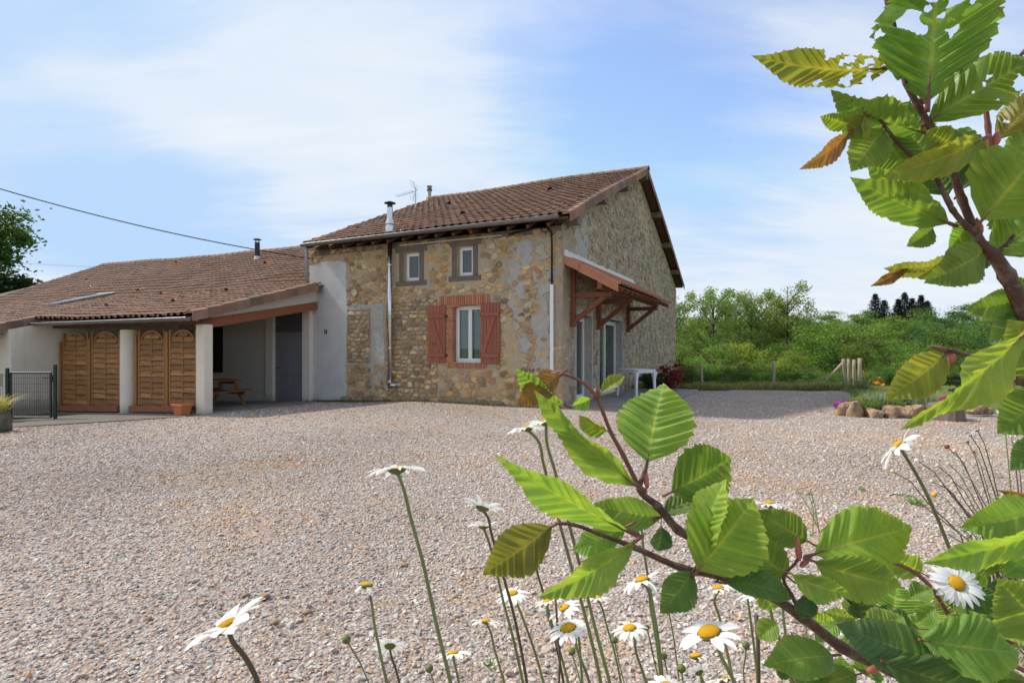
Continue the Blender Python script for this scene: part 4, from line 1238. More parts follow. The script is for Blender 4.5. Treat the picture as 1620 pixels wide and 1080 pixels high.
for v in (.54, 2.58, 5.73):
    b = bpy.data.objects.new('bracket', None); COL.objects.link(b); b.parent = canopy; b.empty_display_size = .1
    MB().box(cn(.005, v - .06, 1.90), cn(.125, v + .06, 3.30)).build('upright', M_BRACKET, b, bevel=.008)
    MB().box(cn(.126, v - .055, 2.58), cn(.98, v + .055, 2.70)).build('arm', M_BRACKET, b, bevel=.008)
    MB().beam(cn(.10, v, 2.02), cn(.84, v, 2.60), .10, .11).build('strut', M_BRACKET, b, bevel=.008)
# verge tiles at the near end, mortar fillet against the wall
n_ = 3
for k in range(n_):
    a, b_ = CD + .04 - k * .44, CD + .04 - (k + 1) * .44
    d = Vector((b_ - a, 0, canopy_z(b_) - canopy_z(a)))
    m_ = MB(); y0, y1 = CW[0] - .03, CW[0] + .17
    up = .018 * (1)
    za, zb = canopy_z(a) + .075 + up, canopy_z(b_ - .03) + .075
    P0 = [cn(a, y0, za), cn(a, y1, za + .03), cn(a, y1, za - .01), cn(a, y0 + .02, za - .03), cn(a, y0 + .02, za - .20), cn(a, y0, za - .20)]
    P1 = [cn(b_ - .03, y0, zb), cn(b_ - .03, y1, zb + .03), cn(b_ - .03, y1, zb - .01), cn(b_ - .03, y0 + .02, zb - .03), cn(b_ - .03, y0 + .02, zb - .20), cn(b_ - .03, y0, zb - .20)]
    m_.add(P0 + P1, [(i, (i + 1) % 6, 6 + (i + 1) % 6, 6 + i) for i in range(6)] + [(5, 4, 3, 2, 1, 0), (6, 7, 8, 9, 10, 11)])
    m_.build('verge_tile', M_TILE_NEW, canopy, bevel=.004)
r5 = random.Random(8)
pts = [cn(.0, CW[0] - .02 + k * .16, 0) for k in range(41)]
m_ = MB(); V_ = []
for p in pts:
    j = r5.uniform(-.02, .02)
    V_ += [p + Vector((-.02, 0, CZ0 + .22 + j)), p + Vector((.04, 0, CZ0 + .20 + j)), p + Vector((.17 + j, 0, canopy_z(.17) + .105)), p + Vector((-.02, 0, CZ0 + .05))]
F_ = []
for k in range(len(pts) - 1):
    for i in range(4): F_.append((4 * k + i, 4 * k + (i + 1) % 4, 4 * k + 4 + (i + 1) % 4, 4 * k + 4 + i))
F_ += [(0, 3, 2, 1), (4 * len(pts) - 4, 4 * len(pts) - 3, 4 * len(pts) - 2, 4 * len(pts) - 1)]
m_.add(V_, F_).build('mortar_fillet', mat('white_mortar', (.70, .68, .64), (.60, .58, .54), 5, .95, .1, bstr=.6, bscale=40, bdist=.01), canopy)

# terrace slab before the doors
sl_ = MB(); sl_.prism([(.02, .75), (1.15, .80), (1.9, 1.25), (2.05, 2.2), (2.05, 6.9), (.02, 6.9)], -.2, .045, 'z')
so = sl_.build('terrace_slab', M_PATIO, None, bevel=.01, kind='structure'); so.location = HC; so.rotation_euler.z = HROT

# ================================================================== LOW FARM WING
wing = thing('low_farm_wing', 'long low farm wing with brown tiled roof and open porch beside the stone house', 'farm building', H(-7.9, 0, 0), HROT)
OW = Vector((-7.9, 0, 0))
class WMB(MB):          # same builder, house coordinates in, wing coordinates out
    def build(s, *a, **k):
        s.v = [(x + 7.9, y, z) for x, y, z in s.v]; return MB.build(s, *a, **k)
XR, XL = -7.30, -29.2                   # verges
def wing_roof(x, v):
    """house coordinates"""
    rise = .36 * (-7.9 - x) / 21.0
    if v <= 0: z = 2.15 + (3.24 - 2.15) * (v + 3.95) / 3.95
    elif v <= 5.5: z = 3.24 + (2.31 + rise) * (v / 5.5) ** .96
    else: z = 3.24 + 2.31 + rise - (v - 5.5) * .40
    return z + .035 * math.sin(x * .55 + .6) * math.sin(v * .6 + .8) + .012 * math.sin(x * 1.7)
def wloc(f): return lambda x, v: f(x - 7.9, v)
wr = wloc(wing_roof)
XRw, XLw = XR + 7.9, XL + 7.9
V0L = -5.65                             # the eave of the far part comes further forward
def wing_right(v): return XRw if v < -.02 else -.02
# decks
sheet('roof_deck', wing, wr, lambda v: (-6.3, XRw - .03), list(np.linspace(-3.92, -.001, 6)), -.03, M_UNDER)
sheet('roof_deck', wing, wr, lambda v: (XLw, -.02), list(np.linspace(0.002, 5.5, 9)) + [6.2, 8, 10.8], -.03, M_UNDER)
sheet('roof_deck', wing, wr, lambda v: (XLw, -6.302), list(np.linspace(-5.6, -.001, 8)), -.03, M_UNDER)
WT, LT = .245, .37
def skipw(x, v):
    if v < -3.97 and x > -6.55: return True
    if v > -.15 and x + WT > .02: return True
    # clear of the roof window
    return SKY_X[0] < x + WT / 2 < SKY_X[1] and SKY_V[0] < v + .1 < SKY_V[1]
qa = on_roof(88, 487, wing_roof, -3.9, 5); qb = on_roof(163, 471, wing_roof, -3.9, 5)
SKY_C = on_roof(126, 479, wing_roof, -3.9, 5)
SKY_X = (SKY_C.x + 7.9 - .62, SKY_C.x + 7.9 + .62); SKY_V = (SKY_C.y - .95, SKY_C.y + .95)
v0row = -3.97 - 5 * LT * .94
lay_tiles(wing, wr, lambda v: XLw, XRw - .06, v0row, 5.45, WT, LT, 9, None, skip=skipw)
for k in range(12):
    v = -3.98 + k * .37
    if v > -.30: break
    verge_tile(wing, (XRw + .02, v, wr(XRw - .1, v) + .02), (XRw + .02, v + .40, wr(XRw - .1, v + .40) + .02), 1, M_TILE, .22, .17)
v = -5.70
while v < -4.0:          # far part: verge facing this way
    verge_tile(wing, (-6.26, v, wr(-6.4, v) + .015), (-6.26, v + .40, wr(-6.4, v + .40) + .015), 1, M_TILE, .22, .18); v += .37
v = -5.70
while v < 5.4:
    verge_tile(wing, (XLw - .02, v, wr(XLw, v) + .02), (XLw - .02, v + .42, wr(XLw, v + .42) + .02), -1, M_LICHEN, .26, .2); v += .39
x = -.05
while x > XLw - .1:
    ridge_tile(wing, (x, 5.5, wr(x, 5.5) + .06), (x - .46, 5.5, wr(x - .46, 5.5) + .06), .15, M_LICHEN); x -= .42
for a, b in [(218, 463.8), (254, 470.7), (357.5, 465), (273, 483), (168, 489), (136.5, 446), (418.5, 421), (278, 419)]:
    q = on_roof(a, b, wing_roof, -3.9, 5.4); vent_tile(wing, wr, q.x + 7.9, q.y)
# roof window
s_ = (wr(SKY_X[0], SKY_V[1]) - wr(SKY_X[0], SKY_V[0])) / (SKY_V[1] - SKY_V[0])
def skp(x, v, h): return (x, v, wr(x, v) + h)
rw = bpy.data.objects.new('roof_window', None); COL.objects.link(rw); rw.parent = wing; rw.empty_display_size = .1
a, b, c, d = SKY_X[0] + .05, SKY_X[1] - .05, SKY_V[0] + .05, SKY_V[1] - .05
m_ = MB()
for (x0, x1, v0, v1) in ((a, b, c, c + .09), (a, b, d - .09, d), (a, a + .08, c + .09, d - .09), (b - .08, b, c + .09, d - .09)):
    m_.add([skp(x0, v0, .0), skp(x1, v0, .0), skp(x1, v1, .0), skp(x0, v1, .0), skp(x0, v0, .15), skp(x1, v0, .15), skp(x1, v1, .15), skp(x0, v1, .15)],
           [(0, 3, 2, 1), (4, 5, 6, 7), (0, 1, 5, 4), (1, 2, 6, 5), (2, 3, 7, 6), (3, 0, 4, 7)])
m_.build('frame', mat('roof_window_frame', (.16, .15, .15), None, 3, .5, .4), rw)
MB().add([skp(a + .08, c + .09, .156), skp(b - .08, c + .09, .156), skp(b - .08, d - .09, .156), skp(a + .08, d - .09, .156)], [(0, 1, 2, 3)]).build('pane', M_SKYGLASS, rw)

# walls
def gw(x, v): return gH(x, v)
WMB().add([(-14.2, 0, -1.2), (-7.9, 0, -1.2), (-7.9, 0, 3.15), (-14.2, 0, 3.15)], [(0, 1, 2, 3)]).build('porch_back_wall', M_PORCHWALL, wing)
m_ = WMB(); m_.add([(-14.0, -4.55, -1.2), (-14.0, 0, -1.2), (-14.0, 0, 3.1), (-14.0, -4.55, 1.90)], [(0, 1, 2, 3)])
m_.add([(-29, -4.55, -2), (-14.0, -4.55, -2), (-14.0, -4.55, 1.90), (-29, -4.55, 1.90)], [(0, 1, 2, 3)])
m_.add([(-29, -4.55, -2), (-29, 9, -2), (-29, 9, 2.5), (-29, 5.5, 5.7), (-29, -4.55, 1.9)], [(0, 1, 2, 3, 4)])
m_.add([(-29, 9.5, -2), (-7.9, 9.5, -2), (-7.9, 9.5, 3.4), (-29, 9.5, 3.4)], [(0, 1, 2, 3)])
m_.build('wall', M_CREAM, wing)
# porch window (dark) with its shutter, and the back door
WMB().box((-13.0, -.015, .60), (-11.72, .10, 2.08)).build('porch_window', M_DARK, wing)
dr = bpy.data.objects.new('porch_door', None); COL.objects.link(dr); dr.parent = wing; dr.empty_display_size = .1
z0 = -.20
WMB().box((-9.28, -.035, z0), (-8.08, .0, 1.86)).build('door_leaf', M_DOOR, dr, bevel=.006)
for a, b in ((-9.08, -8.62), (-8.55, -8.16)):
    for c, d in ((z0 + .12, z0 + .72), (z0 + .82, z0 + 1.42), (z0 + 1.52, z0 + 1.96)):
        WMB().box((a, -.047, c), (b, -.0352, d)).build('panel', M_DOOR, dr, bevel=.008)
WMB().box((-9.28, -.03, 1.864), (-8.08, .0, 2.55)).build('transom', mat('dark_transom', (.12, .115, .13), None, 4, .5, .4), dr)
WMB().tube([(-9.17, -.05, z0 + 1.0), (-9.17, -.10, z0 + 1.0), (-9.06, -.10, z0 + 1.0)], .012, 6).build('handle', M_BLACK, dr)
WMB().box((-9.60, -.13, -.6), (-9.284, .01, 2.75)).build('door_jamb', M_CREAM, wing, bevel=.01)
WMB().box((-8.072, -.13, -.6), (-7.76, .01, 2.55)).build('door_jamb', M_CREAM, wing, bevel=.01)
# posts of the porch
WMB().box((-7.74, -3.60, -.6), (-7.45, -3.36, 1.95)).build('porch_pillar', M_CREAM, wing, bevel=.025)
m_ = WMB(); m_.lathe([(.195, -.8), (.195, 1.2), (.19, 1.86), (.0, 1.86)], 28, (-10.62, -3.46, 0)); m_.build('round_pillar', M_CREAM, wing, smooth=False)
for pgn in wing.children[-1].data.polygons: pgn.use_smooth = len(pgn.vertices) == 4
WMB().box((-14.0, -3.62, 1.95), (-7.45, -3.40, 2.12)).build('eave_beam', M_UNDER, wing, bevel=.01)
WMB().beam((-7.66, -3.50, 1.955), (-7.66, -.02, 2.62), .20, .22).build('verge_beam', M_REDWOOD, wing, bevel=.012)
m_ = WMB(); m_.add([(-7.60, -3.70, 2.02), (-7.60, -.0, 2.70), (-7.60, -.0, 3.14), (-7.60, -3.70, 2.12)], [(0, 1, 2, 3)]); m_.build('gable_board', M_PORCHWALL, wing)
for k in range(14):
    x = -7.9 - .45 * k
    WMB().beam((x, -3.9, wing_roof(x, -3.9) - .10), (x, -.05, wing_roof(x, -.05) - .10), .07, .10).build('rafter', M_OLDWOOD, wing)
WMB().beam((-7.5, -.03, 3.04), (-7.32, -.03, 3.04), .06, .12).build('bracket_end', M_GREYPVC, wing)
wg = gutter(wing, (-6.36, -4.04, 2.07), (XRw - .02, -4.04, 2.07), .075)
WMB().tube([(-14.20, -4.04, 2.00), (-14.22, -4.05, 1.86), (-14.30, -4.18, 1.78), (-14.42, -4.55, 1.73), (-14.55, -5.15, 1.60), (-14.60, -5.30, 1.50), (-14.62, -5.32, 1.2), (-14.62, -5.32, -.6)], .05, 10).build('downpipe', M_BLUEPVC, wing, smooth=True)

# porch floor and the concrete apron before the screens
def slab(name, poly, dz, thick, matl):
    """poly in house (x, v); follows the fall of the ground"""
    pts = []
    for i in range(len(poly)):
        a, b = poly[i], poly[(i + 1) % len(poly)]; n_ = max(1, int(math.dist(a, b) / .5))
        pts += [(a[0] + (b[0] - a[0]) * k / n_, a[1] + (b[1] - a[1]) * k / n_) for k in range(n_)]
    bm = bmesh.new(); tops = []
    for x, v in pts: p = H(x, v); tops.append(bm.verts.new((p.x, p.y, gz(p.x, p.y) + dz)))
    f = bm.faces.new(tops)
    bmesh.ops.recalc_face_normals(bm, faces=[f])
    if f.normal.z < 0: f.normal_flip()
    r_ = bmesh.ops.extrude_face_region(bm, geom=[f])
    for g_ in r_['geom']:
        if isinstance(g_, bmesh.types.BMVert): pass
    for v_ in tops: pass
    ext = [g_ for g_ in r_['geom'] if isinstance(g_, bmesh.types.BMVert)]
    for v_ in tops: v_.co.z -= thick
    bmesh.ops.triangulate(bm, faces=[f_ for f_ in bm.faces if len(f_.verts) > 4])
    bmesh.ops.recalc_face_normals(bm, faces=bm.faces)
    me = bpy.data.meshes.new(name); bm.to_mesh(me); bm.free(); me.materials.append(matl)
    return link(name, me, kind='structure')
slab('porch_floor', [(-14.0, -3.72), (-7.42, -3.72), (-7.42, -.01), (-14.0, -.01)], .03, .4, M_PATIO)
slab('concrete_apron', [(-15.6, -7.7), (-13.5, -7.45), (-11.2, -7.0), (-10.4, -6.7), (-9.7, -6.1), (-8.9, -5.35), (-8.2, -4.8), (-7.45, -4.05), (-7.45, -3.73), (-13.99, -3.73), (-13.99, -4.5), (-15.6, -4.54)], .022, .1, M_APRON)

# ------------------------------------------------------------------ wooden screens of the porch
def screen(x0, x1, name, label):
    xm = (x0 + x1) / 2; g_ = gH(xm, -3.5)
    s = thing(name, label, 'wooden screen', H(xm, -3.47, g_ + .20), HROT, 'arched wooden screens closing the porch')
    w_ = x1 - x0; hh = w_ / 2; ht = min(2.02, 1.63 - g_)
    m_ = MB().box((-hh, -.03, 0), (-hh + .055, .03, ht)); m_.build('stile', M_PINEV, s, bevel=.006)
    m_ = MB().box((hh - .055, -.03, 0), (hh, .03, ht)); m_.build('stile', M_PINEV, s, bevel=.006)
    MB().box((-hh + .055, -.028, 0), (hh - .055, .028, .05)).build('rail', M_PINE, s, bevel=.006)
    iw = hh - .055
    # arched top rail
    rise = .36; spring = ht - .10
    def arch_z(x): t = x / iw; return spring - .30 + rise * math.sqrt(max(0, 1 - t * t)) 
    n_ = 16; V_ = []
    for i in range(n_ + 1):
        x = -iw + 2 * iw * i / n_; z = arch_z(x)
        V_ += [(x, -.024, z), (x, .024, z), (x, .024, z + .05), (x, -.024, z + .05)]
    F_ = []
    for i in range(n_):
        for k in range(4): F_.append((4 * i + k, 4 * i + (k + 1) % 4, 4 * i + 4 + (k + 1) % 4, 4 * i + 4 + k))
    MB().add(V_, F_).build('arch_rail', M_PINEV, s)
    MB().box((-.018, -.032, .05), (.018, -.022, arch_z(0))).build('middle_batten', M_PINEV, s, bevel=.003)
    z = .06; k = 0
    while z < arch_z(0) - .04:
        h_ = .122
        ztop = z + h_
        # slat woven in and out of the battens; clipped by the arch
        xs_ = [x / 20 * iw for x in range(-20, 21)]
        ok = [x for x in xs_ if arch_z(x) > ztop - .05]
        if not ok: break
        a, b = min(ok), max(ok)
        V_ = []; n2 = 12
        sgn = 1 if k % 2 else -1
        for i in range(n2 + 1):
            x = a + (b - a) * i / n2; y = sgn * .016 * math.sin(math.pi * x / iw) - .002
            zt = min(ztop, arch_z(x) + .01)
            V_ += [(x, y - .030, z), (x, y - .008, z + .004), (x, y + .012, zt), (x, y - .002, zt - .004)]
        F_ = []
        for i in range(n2):
            for q in range(4): F_.append((4 * i + q, 4 * i + (q + 1) % 4, 4 * i + 4 + (q + 1) % 4, 4 * i + 4 + q))
        F_ += [(0, 3, 2, 1), (4 * n2, 4 * n2 + 1, 4 * n2 + 2, 4 * n2 + 3)]
        MB().add(V_, F_).build('slat', M_PINE, s)
        z += h_ + .013; k += 1
    return s
screen(-13.74, -12.46, 'wooden_screen', 'arched wooden slat screen nearest the cream side wall and green gate')
screen(-12.28, -10.96, 'wooden_screen', 'arched wooden slat screen between its twin and the round pillar')
screen(-10.16, -9.06, 'wooden_screen', 'arched wooden slat screen just past the round pillar')
screen(-8.90, -7.86, 'wooden_screen', 'arched wooden slat screen behind the terracotta pot by the square pillar')
for x in (-13.86, -12.37, -10.26, -8.98):
    p = H(x, -3.47, gH(x, -3.47))
    lab = {-13.86: 'square wooden post against the cream side wall', -12.37: 'square wooden post between the two screens beside the gate', -10.26: 'square wooden post touching the round pillar', -8.98: 'square wooden post between the two screens beside the pot'}[x]
    o_ = MB().box((-.045, -.045, 0), (.045, .045, 2.02)).build('screen_post', M_PINEV, None, bevel=.006, label=lab, cat='post', group='posts of the wooden screens'); o_.location = p; o_.rotation_euler.z = HROT
for a, b, lab in ((-14.4, -10.86, 'long red-brown sill board under the two screens near the gate'), (-10.34, -7.95, 'red-brown sill board under the screens beside the terracotta pot')):
    za, zb = gH(a, -3.6), gH(b, -3.6)
    o_ = MB().beam((0, 0, za), (b - a, 0, zb), .10, .15).build('sill_board', M_REDWOOD, None, bevel=.008, label=lab, cat='board', group='sill boards under the screens')
    o_.location = H(a, -3.58, .14); o_.rotation_euler.z = HROT

# picnic table under the porch
pt = thing('picnic_table', 'brown wooden picnic table with fixed benches under the porch', 'picnic table', H(-9.56, -2.0, gH(-9.56, -2.0) + .03), HROT)
for k in range(5):
    MB().box((-.36 + k * .146, -.62, .70), (-.36 + k * .146 + .136, .80, .735)).build('top_board', M_REDWOOD, pt, bevel=.005)
for s in (-1, 1):
    for k in range(2):
        a = .52 + k * .135
        MB().box((min(s * a, s * (a + .125)), -.62, .42), (max(s * a, s * (a + .125)), .80, .455)).build('bench_board', M_REDWOOD, pt, bevel=.005)
for y in (-.45, .60):
    for s in (-1, 1):
        MB().beam((s * .22, y + .03 * s, .70), (s * .62, y + .03 * s, 0), .045, .09, up=(0, 1, 0)).build('leg', M_PINE, pt, bevel=.005)
    MB().box((-.76, y - .06, .33), (.76, y - .02, .418)).build('cross_bar', M_PINE, pt, bevel=.005)
    MB().box((-.35, y - .06, .61), (.35, y - .02, .698)).build('cross_bar', M_REDWOOD, pt, bevel=.005)

# terracotta trough at the square pillar
pot = thing('plant_pot', 'orange terracotta plant pot at the foot of the square pillar', 'plant pot', H(-7.86, -3.84, gH(-7.86, -3.84) + .02), HROT)
def trough(m_, w0, w1, d0, d1, h, t=.018):
    def ring(w, d, z): return [(-w, -d, z), (w, -d, z), (w, d, z), (-w, d, z)]
    V_ = ring(w0, d0, 0) + ring(w1, d1, h - .05) + ring(w1 + .025, d1 + .025, h - .05) + ring(w1 + .025, d1 + .025, h) + ring(w1 - t, d1 - t, h) + ring(w1 - t - .01, d1 - t - .01, h - .05)
    F_ = [(3, 2, 1, 0)]
    for k in range(5):
        for i in range(4): F_.append((4 * k + i, 4 * k + (i + 1) % 4, 4 * k + 4 + (i + 1) % 4, 4 * k + 4 + i))
    m_.add(V_, F_)
m_ = MB(); trough(m_, .125, .165, .10, .125, .27); m_.build('pot_body', M_POT, pot, bevel=.006)
MB().box((-.14, -.10, .20), (.14, .10, .225)).build('soil', M_SOIL, pot)

# ------------------------------------------------------------------ green gate and what stands left of it
GX0, GX1, GY = -11.98, -10.88, 13.15
gg = gz(-11.4, GY)
gate = thing('garden_gate', 'closed dark green metal mesh gate before the cream wall', 'gate', (GX0, GY, gg), 0)
W_ = GX1 - GX0
m_ = MB().tube([(.02, 0, .06), (.02, 0, 1.14)], .022, 8).tube([(W_ - .12, 0, .06), (W_ - .12, 0, 1.14)], .022, 8).tube([(.02, 0, 1.14), (W_ - .12, 0, 1.14)], .022, 8).tube([(.02, 0, .08), (W_ - .12, 0, .08)], .022, 8)
m_.build('frame', M_GATE, gate)
m_ = MB(); k = 0
x = .06
while x < W_ - .14: m_.tube([(x, 0, .08), (x, 0, 1.14)], .0035, 4, False); x += .052
for z in (.28, .48, .68, .88, 1.02): m_.tube([(.02, .004, z), (W_ - .12, .004, z)], .0035, 4, False)
tag(m_.build('mesh_wires', M_GATE, gate), kind='stuff')
MB().tube([(W_ - .14, -.04, 1.02), (W_ - .26, -.05, 1.02)], .011, 6).build('handle', M_BLACK, gate)
MB().box((W_ - .135, -.03, .92), (W_ - .075, .03, 1.08)).build('lock_box', M_BLACK, gate, bevel=.005)
for z in (.25, .95): MB().box((-.03, -.02, z), (.03, .02, z + .05)).build('hinge', M_GATE, gate)
for x, h_, lab in ((GX1 - .02, 1.30, 'taller dark green gate post on the lock side of the gate'), (GX0 - .06, 1.26, 'dark green gate post on the hinge side of the gate')):
    o_ = MB().lathe([(.04, -.1), (.04, h_), (.032, h_ + .02), (.0, h_ + .025)], 12).build('gate_post', M_GATE, None, label=lab, cat='post', group='green gate posts', smooth=False); o_.location = (x, GY, gz(x, GY))
fx = GX0 - .10
fen = thing('mesh_fence', 'dark green mesh fence panel beside the gate at the picture edge', 'fence', (fx, GY - .02, gz(fx, GY)), 0)
m_ = MB()
for k in range(22): m_.tube([(-.06 * k - .05, 0, .05), (-.06 * k - .05, 0, 1.15)], .004, 4, False)
for z in (.1, .35, .6, .85, 1.1): m_.tube([(0, .004, z), (-1.4, .004, z)], .004, 4, False)
tag(m_.build('mesh_wires', M_GATE, fen), kind='stuff')
MB().lathe([(.03, -.1), (.03, 1.2), (0, 1.22)], 10, (-1.4, 0, 0)).build('end_post', M_GATE, fen)
m_ = MB()
for k in range(13): m_.beam((-.03 - .105 * k, .05, .06), (-.03 - .105 * k - .3, .05, .86), .012, .075, up=(0, 1, 0))
tag(m_.build('privacy_strips', M_BLACK, fen), kind='stuff')
lb = thing('letter_box', 'cream letter box on a dark post left of the gate', 'letter box', (GX0 - .30, GY - .14, gz(GX0 - .3, GY)), 0)
MB().prism([(-.19, .86), (.16, .86), (.16, 1.18), (.0, 1.22), (-.19, 1.18)], -.12, .10, 'y').build('box', mat('cream_paint', (.58, .53, .36), (.52, .47, .31), 4, .5, .4), lb, bevel=.008)
MB().box((-.03, -.02, -.1), (.03, .02, .86)).build('post', M_BLACK, lb)
MB().box((-.12, -.126, 1.08), (.08, -.121, 1.11)).build('slot', M_BLACK, lb)
sp_ = P(-4, 690, 10.6); pz = gz(sp_.x, sp_.y)
pl = thing('stone_planter', 'squat mossy stone block planter with dry grass at the picture edge', 'planter', (sp_.x, sp_.y, pz), 0)
r6 = random.Random(4)
def boulder(name, parent, size, matl, seed, loc=(0, 0, 0), sub=3, flat=.25, square=.0, rough=False):
    bm = bmesh.new(); bmesh.ops.create_icosphere(bm, subdivisions=sub, radius=1)
    r_ = np.random.default_rng(seed)
    pl_ = [(Vector(r_.normal(size=3)).normalized(), .68 + .25 * r_.random()) for _ in range(9)]
    fr_ = r_.normal(size=(4, 3)) * 2.4; ph_ = r_.random(4) * 6.28
    for v_ in bm.verts:
        c = v_.co
        if square:
            m__ = max(abs(c.x), abs(c.y), abs(c.z)); c = c.lerp(c / m__ * .8, square)
        for nn, dd in pl_:
            q = c.dot(nn)
            if q > dd: c = c - nn * (q - dd) * .9
        k = 1 + (.06 if rough else .035) * sum(math.sin(float(fr_[i] @ np.array(c)) + ph_[i]) for i in range(4))
        v_.co = Vector((c.x * k * size[0], c.y * k * size[1], c.z * k * size[2]))
    zm = min(v_.co.z for v_ in bm.verts)
    for v_ in bm.verts: v_.co.z = max(v_.co.z, zm * .75) - zm * .75
    me = bpy.data.meshes.new(name); bm.to_mesh(me); bm.free(); me.materials.append(matl)
    for pgn in me.polygons: pgn.use_smooth = not rough
    return link(name, me, parent, loc=loc)
boulder('block', pl, (.26, .24, .30), M_OLDSTONE, 3, square=.9)
n_ = 260; a = nr.random(n_) * 6.28; rr_ = .14 * np.sqrt(nr.random(n_))
gb = blades('grass_tuft', np.stack([np.cos(a) * rr_, np.sin(a) * rr_, np.full(n_, .36)], -1), .28, .016, [(.40, .33, .16), (.30, .30, .10), (.46, .40, .22)], None, None, lean=.8)
gb.parent = pl

# ================================================================== PIPES, AERIAL, WIRES
fl = thing('flue_pipe', 'shiny steel stove flue running up the house front through the eave', 'flue pipe', H(-4.83, -.16, .38), HROT)
MB().tube([(0, 0, -.06), (0, 0, 4.05)], .062, 20).build('pipe', M_STEEL, fl, smooth=False)
for pgn in fl.children[-1].data.polygons: pgn.use_smooth = len(pgn.vertices) == 4
for z in (.10, 1.0, 1.9, 2.35, 3.2):
    MB().lathe([(.062, z), (.069, z + .004), (.069, z + .03), (.062, z + .034)], 20).build('joint_band', M_STEEL, fl)
for z in (.55, 1.75, 2.95):
    MB().box((-.012, .05, z), (.012, .17, z + .03)).build('wall_clip', M_STEEL, fl)
m_ = MB().tube([(.05, 0, .02), (.20, 0, .02), (.27, 0, .04)], .055, 16); m_.build('side_branch', M_STEEL, fl, smooth=False)
MB().tube([(.27, 0, .04), (.33, .02, .05)], .045, 14).build('grey_sleeve', M_BLUEPVC, fl)
MB().lathe([(.115, 4.06), (.115, 4.22), (.10, 4.27), (.12, 4.30), (.085, 4.42), (.078, 4.44), (.078, 4.74), (.0, 4.74)], 24).build('upper_sleeve', M_STEEL, fl, smooth=False)
MB().lathe([(.07, 4.741), (.07, 4.83), (.0, 4.83)], 20).build('cowl_neck', M_BLACK, fl)
MB().lathe([(.0, 4.905), (.06, 4.90), (.15, 4.865), (.155, 4.85), (.10, 4.84), (.0, 4.835)], 24).build('cowl_cap', M_BLACK, fl)
q = on_roof(407, 413, wing_roof, -3.9, 5.4)
bf = thing('black_flue', 'short black stove flue with cap on the low farm wing roof', 'flue', H(q.x, q.y, q.z - .02), HROT)
MB().lathe([(.15, -.12), (.13, .12), (.10, .22), (.0, .22)], 16).build('flashing', M_ALU, bf)
MB().lathe([(.10, .2), (.10, .78), (.0, .78)], 16).build('pipe', M_BLACK, bf)
for k in range(4):
    t = k * math.pi / 2 + .4
    MB().box((.08 * math.cos(t) - .008, .08 * math.sin(t) - .008, .77), (.08 * math.cos(t) + .008, .08 * math.sin(t) + .008, .90)).build('cap_leg', M_BLACK, bf)
MB().lathe([(.0, .96), (.08, .945), (.17, .905), (.17, .895), (.0, .90)], 18).build('cap', M_BLACK, bf)
def on_plane(px, py, v):
    d = Vector(((px - 810) / FPX, 1, (550 - py) / FPX))
    o_ = HC + VX * v; k = o_.dot(VX) / d.dot(VX); return d * k + Vector((0, 0, CAM_H))
p = on_plane(679.5, 322, 7.9)
cf = thing('cream_flue', 'slim cream flue pipe with cap behind the house ridge', 'flue', p + Vector((0, 0, -.45)), HROT)
MB().lathe([(.075, 0), (.075, 1.02), (.0, 1.02)], 14).build('pipe', mat('cream_pipe', (.50, .44, .33), None, 4, .6, .3), cf)
MB().lathe([(.12, 1.0), (.10, 1.10), (.0, 1.10)], 14).build('collar', M_OLDSTONE, cf)
MB().lathe([(.08, 1.10), (.08, 1.15), (.12, 1.16), (.12, 1.20), (.0, 1.21)], 14).build('cap', mat('cream_cap', (.40, .35, .26), None, 4, .6, .3), cf)
MB().lathe([(.05, -1.4), (.05, 0)], 8).build('stay_rod', M_ALU, cf)
p = on_plane(657, 331, 4.6)
an = thing('tv_aerial', 'grey rake shaped television aerial on a thin mast above the roof verge', 'aerial', p + Vector((0, 0, -.5)), HROT)
MB().tube([(0, 0, -.4), (.01, 0, 1.28)], .020, 8).build('mast', M_ALU, an)
def anp(x, z, y=0): return (x, y, z)
MB().tube([(.08, 0, 1.18), (-.86, .05, 1.08)], .012, 6).build('boom', M_ALU, an)
m_ = MB()
for k in range(14):
    t = .18 + .8 * k / 13; x = .08 - .94 * t; z = 1.18 - .10 * t
    m_.tube([(x, -.11, z + .01), (x, .13, z)], .004, 4)
m_.build('directors', M_ALU, an)
m_ = MB()
for s in (1, -1):
    m_.tube([(.02, 0, 1.18), (-.12, .02, 1.18 + s * .34)], .009, 5)
    for k in range(5):
        t = .2 + .2 * k
        m_.tube([(.02 - .14 * t, -.22, 1.18 + s * .34 * t), (.02 - .14 * t, .24, 1.18 + s * .34 * t)], .0045, 4)
m_.build('reflector', M_ALU, an)
# overhead cables
def wire(name, a, b, sag, rad, lab):
    a, b = Vector(a), Vector(b)
    pts = [a.lerp(b, k / 40) - Vector((0, 0, sag * 4 * (k / 40) * (1 - k / 40))) for k in range(41)]
    return MB().tube(pts, rad, 6).build(name, M_CABLE, None, label=lab, cat='cable')
pe = H(-7.55, -.2, 3.95)
ps = P(-260, 215, 13.0)
wire('overhead_cable', ps, pe, .32, .014, 'black overhead cable slung across the sky to the house corner')
wire('thin_wire', P(-100, 408, 60), P(420, 428, 60), .3, .012, 'very thin faint wire in the sky beyond the low wing roof')
